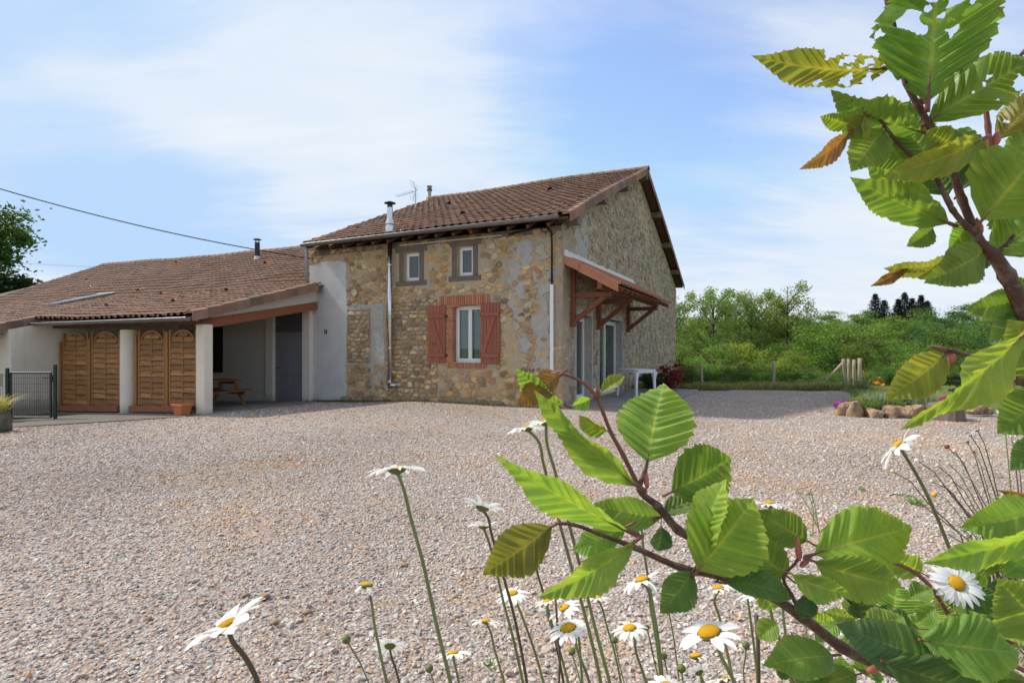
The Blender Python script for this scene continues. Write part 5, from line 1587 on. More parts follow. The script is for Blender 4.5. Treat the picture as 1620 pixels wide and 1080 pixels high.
# ================================================================== GARDEN TABLE, SHRUBS AND FENCE
tb = thing('garden_table', 'white plastic garden table on the terrace by the gable doors', 'table', (3.46, 15.38, gz(3.46, 15.38) + .045), math.atan2(-.92, .38))
m_ = MB(); m_.prism([(-.50, -.30), (-.44, -.36), (.44, -.36), (.50, -.30), (.50, .30), (.44, .36), (-.44, .36), (-.50, .30)], .735, .765, 'z'); m_.build('table_top', M_PLASTIC, tb, bevel=.008)
m_ = MB()
for y in (-.33, .33): m_.box((-.43, y - .012, .675), (.43, y + .012, .734))
for x in (-.47, .47): m_.box((x - .012, -.28, .675), (x + .012, .28, .734))
m_.build('apron', M_PLASTIC, tb, bevel=.004)
for sx_ in (-1, 1):
    for sy_ in (-1, 1):
        m_ = MB(); x, y = sx_ * .43, sy_ * .29; P0 = [(-.045, -.045), (.045, -.045), (.045, .045), (-.045, .045)]
        V_ = [(x * 1.06 + a * .55, y * 1.06 + b * .55, 0) for a, b in P0] + [(x + a * .75, y + b * .75, .50) for a, b in P0] + [(x + a * 1.5, y + b * 1.5, .70) for a, b in P0]
        m_.add(V_, [(3, 2, 1, 0)] + [(4 * r_ + i, 4 * r_ + (i + 1) % 4, 4 * r_ + 4 + (i + 1) % 4, 4 * r_ + 4 + i) for r_ in (0, 1) for i in range(4)] + [(8, 9, 10, 11)])
        m_.build('leg', M_PLASTIC, tb, bevel=.008)

def leaf_cloud(n_, centre, rad, size, seed, hollow=.35, flat=1.0, clump=0, nclump=0, aspect=.6, droop=0.0):
    """n leaf-sized quads spread through an uneven crown: verts, quads, tone"""
    r_ = np.random.default_rng(seed)
    rad = np.array(rad, float)
    if nclump:
        d = r_.normal(size=(nclump, 3)); d /= np.linalg.norm(d, axis=1)[:, None]
        rr_ = (hollow + (1 - hollow) * r_.random(nclump) ** .6)[:, None]
        lump = 1 + .18 * np.sin(d[:, :1] * 4 + seed) + .15 * np.sin(d[:, 2:] * 5 + seed * 2) + .12 * r_.normal(size=(nclump, 1))
        cc = d * rr_ * rad * lump
        k = r_.integers(0, nclump, n_)
        off = r_.normal(size=(n_, 3)) * clump * (.7 + .6 * r_.random(nclump))[k][:, None] * [1, 1, .65]
        p = cc[k] + off
        base = (.62 + .70 * r_.random(nclump))[k]
    else:
        d = r_.normal(size=(n_, 3)); d /= np.linalg.norm(d, axis=1)[:, None]
        p = d * rad * (hollow + (1 - hollow) * r_.random((n_, 1)) ** .5)
        base = np.ones(n_)
    p = p + np.array(centre)
    a = r_.normal(size=(n_, 3)); a[:, 2] = a[:, 2] * .6 - droop; a /= np.linalg.norm(a, axis=1)[:, None]
    b = np.cross(a, r_.normal(size=(n_, 3)) * [1, 1, .5]); b /= np.linalg.norm(b, axis=1)[:, None]
    s = size * (.6 + .8 * r_.random((n_, 1)))
    h, w_ = a * s / 2, b * s * aspect / 2
    V_ = np.stack([p - h, p + w_ * .9 - h * .1, p + h, p - w_ * .9 - h * .1], 1).reshape(-1, 3)
    F_ = np.arange(4 * n_).reshape(-1, 4)
    t = base[:, None] * (.8 + .4 * r_.random((n_, 1))) * np.array([1, 1, 1]) * (1 + .12 * r_.normal(size=(n_, 1)) * np.array([1, .3, .4]))
    return V_, F_, np.clip(t, .3, 1.8)
def merge(parts):
    V_, F_, T_ = [], [], []; o_ = 0
    for v, f, t in parts: V_.append(v); F_.append(f + o_); T_.append(t); o_ += len(v)
    return np.concatenate(V_), np.concatenate(F_), np.concatenate(T_)
def bush(name, label, cat, loc, rad, size, n_, color, seed, group=None, matl=None, stems=4, nclump=26, flowers=None):
    t_ = thing(name, label, cat, loc, 0, group)
    V_, F_, T_ = leaf_cloud(n_, (0, 0, rad[2] * .95), rad, size, seed, .3, clump=min(rad) * .22, nclump=nclump)
    V_[:, 2] = np.maximum(V_[:, 2], .01)
    f = link('foliage', npmesh('foliage', V_, F_, matl or M_HERB, tone=T_), t_); f.color = (*color, 1)
    r_ = random.Random(seed)
    for k in range(stems):
        a = r_.random() * 6.28; d = Vector((math.cos(a) * rad[0] * .5, math.sin(a) * rad[1] * .5, rad[2] * 1.1))
        MB().tube([(0, 0, -.05), d * .5 + Vector((0, 0, .05)), d], [.012 + rad[2] * .012, .010 + rad[2] * .008, .004], 5).build('stem', M_BARK, t_)
    return t_
bush('red_leaf_shrub', 'dark red leaved shrub behind the white garden table at the gable foot', 'shrub', P(1062, 616, 17.6) + Vector((0, 0, .0)), (.42, .42, .45), .075, 1500, (.17, .022, .028), 31)
bush('dark_green_shrub', 'low dark green shrub against the gable wall behind the table', 'shrub', P(1032, 616, 17.3), (.42, .4, .30), .08, 1300, (.035, .065, .022), 32)
bush('pale_green_shrub', 'pale green bush at the far house corner beside the first fence post', 'shrub', P(1084, 614, 19.2), (.45, .4, .40), .08, 1200, (.12, .18, .05), 33)

def post(px, py_base, py_top, Y, rad, label, seed, lean=0, group='wooden fence posts'):
    p = P(px, py_base, Y); top = P(px + lean, py_top, Y); h_ = top.z - p.z
    r_ = random.Random(seed)
    path = [Vector((0, 0, -.25))] + [Vector(((top.x - p.x) * k / 5 + r_.uniform(-.008, .008), r_.uniform(-.008, .008), h_ * k / 5)) for k in range(6)]
    o_ = MB().tube(path, [rad * 1.05] + [rad * (1.03 - .02 * k + r_.uniform(-.05, .05)) for k in range(6)], 10).build('fence_post', M_POST, None, bevel=0, label=label, cat='fence post', group=group)
    o_.location = p
    for pg in o_.data.polygons: pg.use_smooth = len(pg.vertices) == 4
    return o_
post(1110.5, 614, 574, 19.6, .055, 'lone wooden fence post nearest the house gable', 1, -1.5)
post(1224, 614, 570, 19.4, .055, 'lone wooden fence post halfway along the far gravel edge', 2, -.5)
post(1337, 614, 567.5, 18.8, .052, 'wooden post propped by the slanting pole', 3, -3)
post(1344, 616, 568, 18.5, .050, 'second wooden post of the tight row beside the slanting pole', 4, -2)
post(1352, 618, 569, 18.3, .055, 'third wooden post of the tight row at the flower bed', 5, -1.5)
post(1360.5, 621, 566.5, 17.6, .062, 'thick grey post on the flower bed side of the tight row', 6, 0)
a, b = P(1296, 614, 19.0), P(1334, 573, 18.85)
o_ = MB().tube([a + Vector((-.05, 0, -.06)), a.lerp(b, .5), b], [.055, .05, .047], 10).build('slanting_pole', M_POST, None, label='wooden pole leaning diagonally against the row of posts', cat='pole', smooth=True)
m_ = MB()
for dz in (.25, .55, .80):
    p0, p1, p2 = P(1110, 614, 19.6), P(1224, 614, 19.4), P(1337, 614, 18.8)
    for q0, q1 in ((p0, p1), (p1, p2), (P(1000, 612, 20.5), p0)):
        m_.tube([q0 + Vector((0, -.05, dz)), q0.lerp(q1, .5) + Vector((0, -.05, dz - .02)), q1 + Vector((0, -.05, dz))], .0012, 4)
m_.build('fence_wires', M_ALU, None, label='thin plain wires strung between the wooden fence posts', cat='fence wire', kind='stuff')

# ------------------------------------------------------------------ flower bed
ROCKS = [(1338, 653, 11.35, .20, .17, .17, 'rough tan end rock of the flower bed under the purple flowers'), (1352, 657, 11.2, .17, .15, .19, 'upright tan rock second in the flower bed edging'),
         (1381, 660, 11.15, .30, .16, .13, 'long flat tan rock in the flower bed edging'), (1407, 660, 11.15, .17, .15, .14, 'short tan rock next to the long flat edging rock'),
         (1424, 662, 11.1, .22, .16, .15, 'pinkish rock in the edging beneath the grey green plant'), (1446, 663, 11.05, .24, .17, .16, 'brown edging rock under the orange poppies'),
         (1465, 663, 11.0, .16, .15, .13, 'dark brown edging rock touching the grey stump')]
for k, (a, b, Yd, sx_, sy_, sz_, lab) in enumerate(ROCKS):
    p = P(a, b, Yd); o_ = boulder('edging_rock', None, (sx_ * 1.18, sy_ * 1.1, sz_ * 1.25), M_ROCK, 60 + k, (p.x, p.y, gz(p.x, p.y) - .05), square=.85, rough=True); tag(o_, lab, 'rock', 'rocks edging the flower bed'); o_.rotation_euler.z = k * .7
p = P(1497, 665, 10.75)
st = thing('stump', 'squat grey brown stump at the corner of the lawn', 'stump', (p.x, p.y, gz(p.x, p.y)), .3)
m_ = MB(); r7 = random.Random(9)
ring = [1 + r7.uniform(-.07, .07) for _ in range(18)]
V_ = []
for z, s in ((-.06, .325), (.05, .315), (.20, .295), (.29, .285), (.315, .265)):
    for k in range(18):
        t = 2 * math.pi * k / 18; V_.append((math.cos(t) * s * ring[k], math.sin(t) * s * ring[k], z + .012 * math.sin(k * 2.1)))
F_ = [(18 * r_ + k, 18 * r_ + (k + 1) % 18, 18 * r_ + 18 + (k + 1) % 18, 18 * r_ + 18 + k) for r_ in range(4) for k in range(18)] + [tuple(72 + k for k in range(18))]
m_.add(V_, F_).build('block', M_STUMP, st)
for k, (a, b, s_, lab) in enumerate([(1540, 655, .13, 'small pale rock on the left of the little rock heap'), (1552, 651, .15, 'brown rock on top of the little rock heap'), (1563, 656, .14, 'reddish rock at the right of the little rock heap'), (1551, 659, .11, 'lowest front rock of the little rock heap')]):
    p = P(a, b, 11.3); o_ = boulder('heap_rock', None, (s_ * .85, s_ * .7, s_ * .65), M_ROCK, 80 + k, (p.x, p.y, gz(p.x, p.y) + (.10 if k == 1 else .03)), rough=True, square=.4); tag(o_, lab, 'rock', 'small heap of rocks on the lawn edge')
# soil of the bed
bed = [(P(1334, 652, 11.4)), P(1352, 655, 11.25), P(1400, 658, 11.2), P(1440, 660, 11.1), P(1478, 660, 11.0), P(1500, 640, 12.2), P(1440, 632, 13.2), P(1372, 632, 13.0)]
m_ = MB(); c_ = sum(bed, Vector()) / len(bed)
V_ = [(p.x, p.y, .02) for p in bed] + [(p.x * .7 + c_.x * .3, p.y * .7 + c_.y * .3, .17) for p in bed] + [(c_.x, c_.y, .19)]
nb = len(bed)
m_.add(V_, [(i, (i + 1) % nb, nb + (i + 1) % nb, nb + i) for i in range(nb)] + [(nb + i, nb + (i + 1) % nb, 2 * nb) for i in range(nb)])
m_.build('flower_bed_soil', M_SOIL, None, smooth=True, kind='structure')
def cushion(px, py, Y, rad, size, n_, color, seed, name, label, flower=None, nfl=60, fsize=.03, cat='plant', zb=.12):
    p = P(px, py, Y); t_ = thing(name, label, cat, (p.x, p.y, zb), 0)
    V_, F_, T_ = leaf_cloud(n_, (0, 0, rad[2] * .6), rad, size, seed, .3)
    V_[:, 2] = np.maximum(V_[:, 2], -.02)
    f = link('foliage', npmesh('foliage', V_, F_, M_HERB, tone=T_), t_); f.color = (*color, 1)
    if flower:
        V_, F_, T_ = leaf_cloud(nfl, (0, 0, rad[2] * .75), (rad[0], rad[1], rad[2] * 1.02), fsize, seed + 1, .86, aspect=.95)
        k = V_.reshape(-1, 4, 3)[:, 0, 2] > rad[2] * .45; k4 = np.repeat(k, 4); V2 = V_[k4]
        f = link('blossom', npmesh('blossom', V2, np.arange(len(V2)).reshape(-1, 4), M_HERB, tone=T_[k]), t_); f.color = (*flower, 1)
    return t_
cushion(1333, 641, 11.5, (.17, .15, .11), .04, 300, (.08, .12, .05), 41, 'purple_flower_cushion', 'bright purple flower cushion spilling over the end rock', (.42, .05, .40), 230, .045, zb=.10)
cushion(1360, 636, 11.7, (.24, .22, .15), .045, 700, (.24, .24, .06), 42, 'yellow_green_cushion', 'rounded yellow green cushion plant next to the purple flowers')
cushion(1497, 637, 11.0, (.13, .12, .08), .03, 260, (.10, .14, .06), 43, 'pink_flower_cushion', 'small pink flowered plant on top of the stump', (.60, .13, .30), 300, .035, zb=.30)
cushion(1428, 648, 11.6, (.17, .15, .20), .05, 420, (.05, .12, .075), 44, 'poppy_leaf_clump', 'blue green poppy leaves below the orange poppies', zb=.14)
def tuft(px, py, Y, h_, w_, n_, cols, name, label, zb=.14, lean=.5, wid=.012):
    p = P(px, py, Y); t_ = thing(name, label, 'plant', (p.x, p.y, zb), 0)
    a = nr.random(n_) * 6.28; r_ = w_ * np.sqrt(nr.random(n_))
    o_ = blades('leaves', np.stack([np.cos(a) * r_, np.sin(a) * r_, np.zeros(n_)], -1), h_, wid, cols, None, None, lean=lean); o_.parent = t_
    del o_['kind']
    return t_
SILV = [(.26, .31, .22), (.20, .26, .16), (.32, .36, .27)]
tuft(1384, 650, 11.5, .30, .22, 240, SILV, 'grey_green_plant', 'tall silvery green spiky plant above the long flat rock')
tuft(1398, 652, 11.45, .26, .16, 170, SILV, 'grey_green_plant', 'silvery spiky plant between the long rock and the poppies')
tuft(1462, 645, 11.7, .36, .24, 260, [(.20, .25, .17), (.25, .29, .21)], 'grey_green_plant', 'silvery green plant behind the dark rock beside the stump')
tuft(1372, 655, 11.35, .16, .20, 260, GREENS, 'green_plant', 'low green tuft just behind the flower bed rocks', lean=1.0, wid=.02)
tuft(1412, 655, 11.4, .16, .20, 260, GREENS, 'green_plant', 'low green tuft at the foot of the orange poppies', lean=1.0, wid=.02)
tuft(1362, 618, 17.4, .40, .30, 260, [(.16, .19, .08), (.22, .22, .12), (.12, .16, .06)], 'rough_grass_tuft', 'rough grass tuft at the foot of the tight row of posts', zb=0, lean=.8)
# orange poppies
def poppy(px, py, Y, lab, dia=.055):
    p = P(px, py, Y); t_ = thing('orange_poppy', lab, 'poppy', (p.x, p.y, .15), 0, 'orange poppies in the flower bed')
    h_ = p.z - .15
    MB().tube([(0, 0, -.05), (.02, 0, h_ * .6), (0, 0, h_)], .004, 5).build('stem', M_STEMG, t_)
    r_ = random.Random(px)
    for k in range(4):
        a = k * math.pi / 2 + r_.random(); m_ = MB()
        d, s = Vector((math.cos(a), math.sin(a), 0)), Vector((-math.sin(a), math.cos(a), 0))
        c = Vector((0, 0, h_)); u_ = Vector((0, 0, 1))
        m_.add([c, c + d * dia * .5 - s * dia * .45 + u_ * dia * .35, c + d * dia * .8 - s * dia * .3 + u_ * dia * .75, c + d * dia * .8 + s * dia * .3 + u_ * dia * .75, c + d * dia * .5 + s * dia * .45 + u_ * dia * .35], [(0, 1, 2, 3, 4)], 0, (1, 1, 1))
        o_ = m_.build('petal', M_HERB, t_); o_.color = (.85, .20, .02, 1)
POP = [(1385.5, 607.5, 13.0, 'tall orange poppy at the back, closest to the row of posts', .085), (1395.5, 610, 12.8, 'orange poppy just right of the tallest back poppy', .07), (1434, 626, 11.9, 'orange poppy in the front pair, the lower left one', .07),
       (1443, 622.5, 11.9, 'orange poppy in the front pair, the upper right one', .07), (1411, 630, 12, 'pale orange poppy alone above the short tan rock', .06), (1390, 598, 13.4, 'small orange poppy bud standing above the other poppies', .04)]
for a in POP: poppy(*a)
bush('dark_round_bush', 'small dark round bush on the lawn in front of the hedge', 'bush', P(1519, 621, 16.0) + Vector((0, 0, .02)), (.38, .35, .26), .06, 1600, (.028, .045, .02), 35)
o_ = post(1602, 617, 601, 15.5, .06, 'short orange brown wooden stake at the far side of the lawn', 17); o_.name = 'wooden_stake'; del o_['group']; o_['category'] = 'stake'
o_.data.materials[0] = mat('orange_wood', (.45, .22, .09), (.35, .16, .06), 8, .85, .2)

# ================================================================== TREES
def tree_proto(kind, seed):
    """a crown mesh and a trunk mesh in metres, base at the origin"""
    r_ = np.random.default_rng(seed); q = random.Random(seed)
    trunk = MB()
    if kind == 'round':
        H_, rad = 10.0, (3.6, 3.6, 3.9)
        parts = [leaf_cloud(10500, (0, 0, 6.0), rad, .25, seed, .45, clump=.52, nclump=64)]
        trunk.tube([(0, 0, -.8), (.1, 0, 2), (0, .1, 5), (.1, 0, 8)], [.26, .2, .14, .04], 8)
        for k in range(7):
            a = k * .9 + q.random(); z = 2.6 + .5 * k; l_ = 2.4
            trunk.tube([(0, 0, z), (math.cos(a) * l_ * .5, math.sin(a) * l_ * .5, z + .9), (math.cos(a) * l_, math.sin(a) * l_, z + 1.3)], [.09, .06, .02], 5)
    elif kind == 'tall':
        H_, rad = 12.0, (2.6, 2.6, 5.0)
        parts = [leaf_cloud(10500, (0, 0, 6.8), rad, .24, seed, .38, clump=.46, nclump=74)]
        trunk.tube([(0, 0, -.8), (.1, 0, 3), (0, .1, 7), (.1, 0, 11)], [.24, .19, .12, .03], 8)
        for k in range(8):
            a = k * 2.4; z = 2.4 + 1.0 * k; l_ = 1.7
            trunk.tube([(0, 0, z), (math.cos(a) * l_ * .5, math.sin(a) * l_ * .5, z + .7), (math.cos(a) * l_, math.sin(a) * l_, z + 1.3)], [.07, .05, .02], 5)
    elif kind == 'airy':          # ash with bare lower limbs and light tufts at the twig ends
        parts = []
        trunk.tube([(0, 0, -.8), (.08, .03, 2.5), (-.06, .05, 5), (.05, 0, 7.6), (0, 0, 9.3)], [.17, .14, .10, .06, .02], 8)
        tips = [(0, 0, 9.3)]
        for k in range(20):
            a = k * 2.4 + q.uniform(-.3, .3); z = 3.2 + 5.2 * k / 20 + q.uniform(-.3, .3); l_ = q.uniform(1.2, 2.1) * (1 - .35 * k / 20)
            m1 = (math.cos(a) * l_ * .5, math.sin(a) * l_ * .5, z + l_ * .55); e = (math.cos(a) * l_, math.sin(a) * l_, z + l_ * 1.15)
            trunk.tube([(0, 0, z), m1, e], [.05, .03, .012], 5); tips += [m1, e]
            for j in range(3):
                b = a + q.uniform(-.9, .9); s = q.uniform(.5, .9); g_ = (m1[0] + math.cos(b) * s, m1[1] + math.sin(b) * s, m1[2] + s * q.uniform(.4, 1.0))
                trunk.tube([m1, g_], [.018, .007], 4); tips.append(g_)
        for j, t in enumerate(tips):
            n_ = 62 if t[2] > 5 else 22
            v, f, tn = leaf_cloud(n_, t, (.46, .46, .40), .18, seed * 100 + j, .1, aspect=.4, droop=.4)
            parts.append((v, f, tn * (.85 + .3 * q.random())))
    elif kind == 'conifer':
        parts = []
        trunk.tube([(0, 0, -.5), (0, 0, 13.5)], [.25, .03], 7)
        for k in range(26):
            z = 2.2 + 11.0 * k / 26; rad = (2.5 * (1 - (k / 26) ** 1.1) + .25) * q.uniform(.75, 1.15)
            for j in range(9):
                a = j * .698 + k * 1.1 + q.uniform(-.25, .25); l_ = rad * q.uniform(.7, 1.1)
                c = (math.cos(a) * l_ * .6, math.sin(a) * l_ * .6, z - l_ * .12)
                parts.append(leaf_cloud(15, c, (abs(math.cos(a)) * l_ * .45 + .15, abs(math.sin(a)) * l_ * .45 + .15, .22), .42, seed * 500 + k * 9 + j, .1, aspect=.35, droop=.3))
    elif kind == 'bushy':
        parts = [leaf_cloud(7500, (0, 0, 2.3), (2.4, 2.4, 2.3), .17, seed, .35, clump=.40, nclump=48)]
        for k in range(5):
            a = k * 1.3; trunk.tube([(0, 0, -.4), (math.cos(a) * .6, math.sin(a) * .6, 1.6), (math.cos(a) * 1.2, math.sin(a) * 1.2, 3.2)], [.07, .05, .02], 5)
    V_, F_, T_ = merge(parts)
    return npmesh('crown', V_, F_, M_FOL, tone=T_), trunk.mesh('trunk', M_BARK, True)
PROTO = {k: [tree_proto(k, s) for s in ss_] for k, ss_ in dict(round=(1, 2, 3), tall=(4, 5), airy=(6, 7, 8), conifer=(9, 10), bushy=(11, 12)).items()}
rt = random.Random(77)
def tree(kind, x, y, z, sc, color, label, name='tree', group=None, cat='tree', which=None, sxy=1.0):
    t_ = thing(name, label, cat, (x, y, z), rt.random() * 6.28, group); t_.scale = (sc * sxy, sc * sxy, sc)
    cr, tr = (PROTO[kind][which] if which is not None else rt.choice(PROTO[kind]))
    c = link('crown', cr, t_); c.color = (*[v * rt.uniform(.88, 1.12) for v in color], 1)
    link('trunk', tr, t_)
    return t_
def tz(x, y): return float(terrain_z(np.float64(x), np.float64(y)))
MIDG, LIGHTG, DARKG, YELG = (.120, .198, .042), (.165, .250, .056), (.072, .132, .042), (.200, .258, .054)
# three airy ashes and their neighbours beyond the fence
for k, (px_, topy, Yd, wh, lab) in enumerate([(1128, 452, 38, 0, 'tall airy ash tree nearest the house gable, with the broadest crown'), (1148, 455, 41, 1, 'tall airy ash tree close behind the broad one by the gable'), (1188, 460, 39, 2, 'tall thin ash tree in the middle of the airy group'),
                                   (1212, 463, 40, 0, 'thin ash tree with a forked bare top in the airy group'), (1246, 449, 38, 1, 'airy ash tree with the highest pointed tufts, last before open sky'), (1066, 462, 37, 2, 'airy tree half hidden behind the far corner of the house')]):
    x = (px_ - 810) / FPX * Yd; z = tz(x, Yd); top = 1.4 + (550 - topy) / FPX * Yd
    tree('airy', x, Yd, z, (top - z) / 9.75, (.20, .28, .085), lab, 'ash_tree', 'tall ash trees beyond the fence', which=wh)
# a second, scrubby storey under and between them
scr = [(1075, 520, 30), (1095, 540, 28), (1120, 545, 29), (1140, 520, 33), (1165, 535, 30), (1182, 512, 34), (1205, 540, 30), (1225, 520, 34), (1250, 530, 31), (1272, 515, 35), (1292, 525, 33), (1315, 512, 36), (1342, 520, 34), (1370, 535, 31)]
for k, (px_, topy, Yd) in enumerate(scr):
    topy += 30 if px_ < 1275 else 0
    x = (px_ - 810) / FPX * Yd; z = tz(x, Yd); top = 1.4 + (550 - topy) / FPX * Yd
    tree('tall' if k % 3 == 0 else 'round', x, Yd, z, (top - z) / (11.6 if k % 3 == 0 else 9.7), [LIGHTG, MIDG, YELG][k % 3], ['light green', 'mid green', 'yellow green'][k % 3] + (' slender' if k % 3 == 0 else ' bushy') + ' young tree in the thicket behind the wooden fence posts', 'young_tree', 'young trees in the thicket behind the fence')
# bushes along the back of the lawn and fence
bu = [(1082, 590, 22), (1100, 592, 22.5), (1130, 588, 23), (1155, 592, 22), (1180, 585, 23.5), (1205, 590, 22.5), (1240, 586, 23), (1265, 590, 22.5), (1290, 585, 23), (1318, 588, 23), (1345, 582, 23.5), (1372, 585, 23), (1396, 578, 24), (1420, 582, 23.5),
      (1445, 575, 24), (1470, 580, 23.5), (1496, 574, 24), (1522, 578, 23.5), (1548, 572, 24), (1575, 576, 23.5), (1602, 570, 24), (1630, 574, 24)]
for k, (px_, topy, Yd) in enumerate(bu):
    x = (px_ - 810) / FPX * Yd; z = tz(x, Yd); top = 1.4 + (550 - topy) / FPX * Yd
    tree('bushy', x, Yd, z, max(.25, (top - z) / 4.6), [MIDG, DARKG, LIGHTG][k % 3], ['mid green', 'dark green', 'light green'][k % 3] + (' bush behind the wire fence' if px_ < 1335 else ' bush in the hedge behind the lawn'), 'hedge_bush', 'bushes along the back of the lawn and fence', 'bush')
# the wood on the far slope, row behind row
def skyline(px_): return float(np.interp(px_, [1070, 1150, 1270, 1330, 1380, 1420, 1480, 1560, 1640, 1720], [501, 498, 497, 497, 493, 490, 489, 484, 480, 478]))
rows_ = [(42, 565, 4.6), (50, 552, 5.0), (60, 541, 5.6), (72, 531, 6.0), (86, 522, 6.6), (104, 514, 7.2), (124, 507, 8.0), (148, 500, 9.0), (172, 0, 9.5)]
for j, (Yd, ty, sp_x) in enumerate(rows_):
    x = .28 * Yd + rt.uniform(0, sp_x)
    while x < 1.02 * Yd + 4:
        yy_ = Yd + rt.uniform(-4, 4) * Yd / 90
        px_ = 810 + FPX * x / yy_
        sk = skyline(px_)
        # rows climb evenly from the near thicket to the skyline
        t = j / (len(rows_) - 1)
        topy = 566 + (sk - 566) * t ** .8 + rt.uniform(-4, 5)
        if j == len(rows_) - 1: topy = sk + rt.uniform(-4, 4)
        z = tz(x, yy_); top = 1.4 + (550 - topy) / FPX * yy_
        h_ = max(3.0, top - z); kind = rt.choice(['round', 'round', 'round', 'tall'])
        sc = h_ / (9.8 if kind == 'round' else 11.8)
        sxy = max(.8, min(2.0, (sp_x * .62) / (3.6 * sc) if kind == 'round' else (sp_x * .5) / (2.6 * sc)))
        col = rt.choice([MIDG, MIDG, LIGHTG, DARKG, YELG, (.105, .18, .04)])
        hue = {MIDG: 'mid green', LIGHTG: 'light green', DARKG: 'dark green', YELG: 'yellow green'}.get(col, 'fresh green')
        where = 'low on the far slope behind the hedge' if j < 3 else ('halfway up the far wooded slope' if j < 6 else 'high on the far slope near the skyline')
        tree(kind, x, yy_, z, sc, col, f'{hue} leafy {"slender" if kind == "tall" else "round"} tree {where}', 'woodland_tree', 'trees of the wood on the far slope', sxy=sxy)
        x += sp_x * rt.uniform(.75, 1.25)
for px_, topy, Yd, lab in [(1385, 462, 165, 'dark conifer alone on the left of the skyline conifers'), (1399, 472, 168, 'smallest dark conifer on the skyline'), (1421, 470, 166, 'dark conifer on the skyline, left neighbour of the tallest'), (1431, 460, 170, 'tallest dark conifer on the skyline'), (1443, 469, 168, 'dark conifer between the tallest and the broad one on the skyline'), (1457, 464, 166, 'broad dark conifer at the right end of the skyline group'), (1467, 473, 168, 'low dark conifer at the right edge of the skyline group')]:
    x = (px_ - 810) / FPX * Yd; top = 1.4 + (550 - topy) / FPX * Yd; z = top - 12
    tree('conifer', x, Yd, z, 12 / 13.6, (.016, .032, .024), lab, 'conifer', 'dark conifers on the skyline', sxy=1.9)
# trees behind the far end of the low wing
def big_tree(px_, topy, basey, Yd, rx, color, label, seed, n_=9000):
    x = (px_ - 810) / FPX * Yd; top = 1.4 + (550 - topy) / FPX * Yd; z = gz(x, Yd)
    t_ = thing('broadleaf_tree', label, 'tree', (x, Yd, z), 0, 'trees behind the low farm wing')
    h_ = top - z; cb = 1.4 + (550 - basey) / FPX * Yd - z
    V_, F_, T_ = leaf_cloud(n_, (0, 0, (h_ + cb) / 2), (rx, rx, (h_ - cb) / 2 * .92), .34, seed, .35, clump=.62, nclump=120)
    c = link('crown', npmesh('crown', V_, F_, M_FOL, tone=T_), t_); c.color = (*color, 1)
    m_ = MB().tube([(0, 0, -.5), (.1, 0, cb), (0, 0, h_ * .85)], [.4, .32, .06], 9)
    for k in range(7):
        a = k * .9; l_ = rx * .75; zz = cb * .8 + k * (h_ - cb) * .09
        m_.tube([(0, 0, zz), (math.cos(a) * l_ * .5, math.sin(a) * l_ * .5, zz + l_ * .4), (math.cos(a) * l_, math.sin(a) * l_, zz + l_ * .6)], [.14, .09, .03], 6)
    m_.build('trunk', M_BARK, t_, smooth=True)
big_tree(-92, 300, 470, 44, 4.5, (.085, .145, .038), 'large dark green tree cut off by the picture edge behind the low wing', 91, 34000)
big_tree(26, 440, 480, 47, 1.3, (.035, .062, .02), 'low dark bushy tree peeping over the far roof slope', 92, 3000)
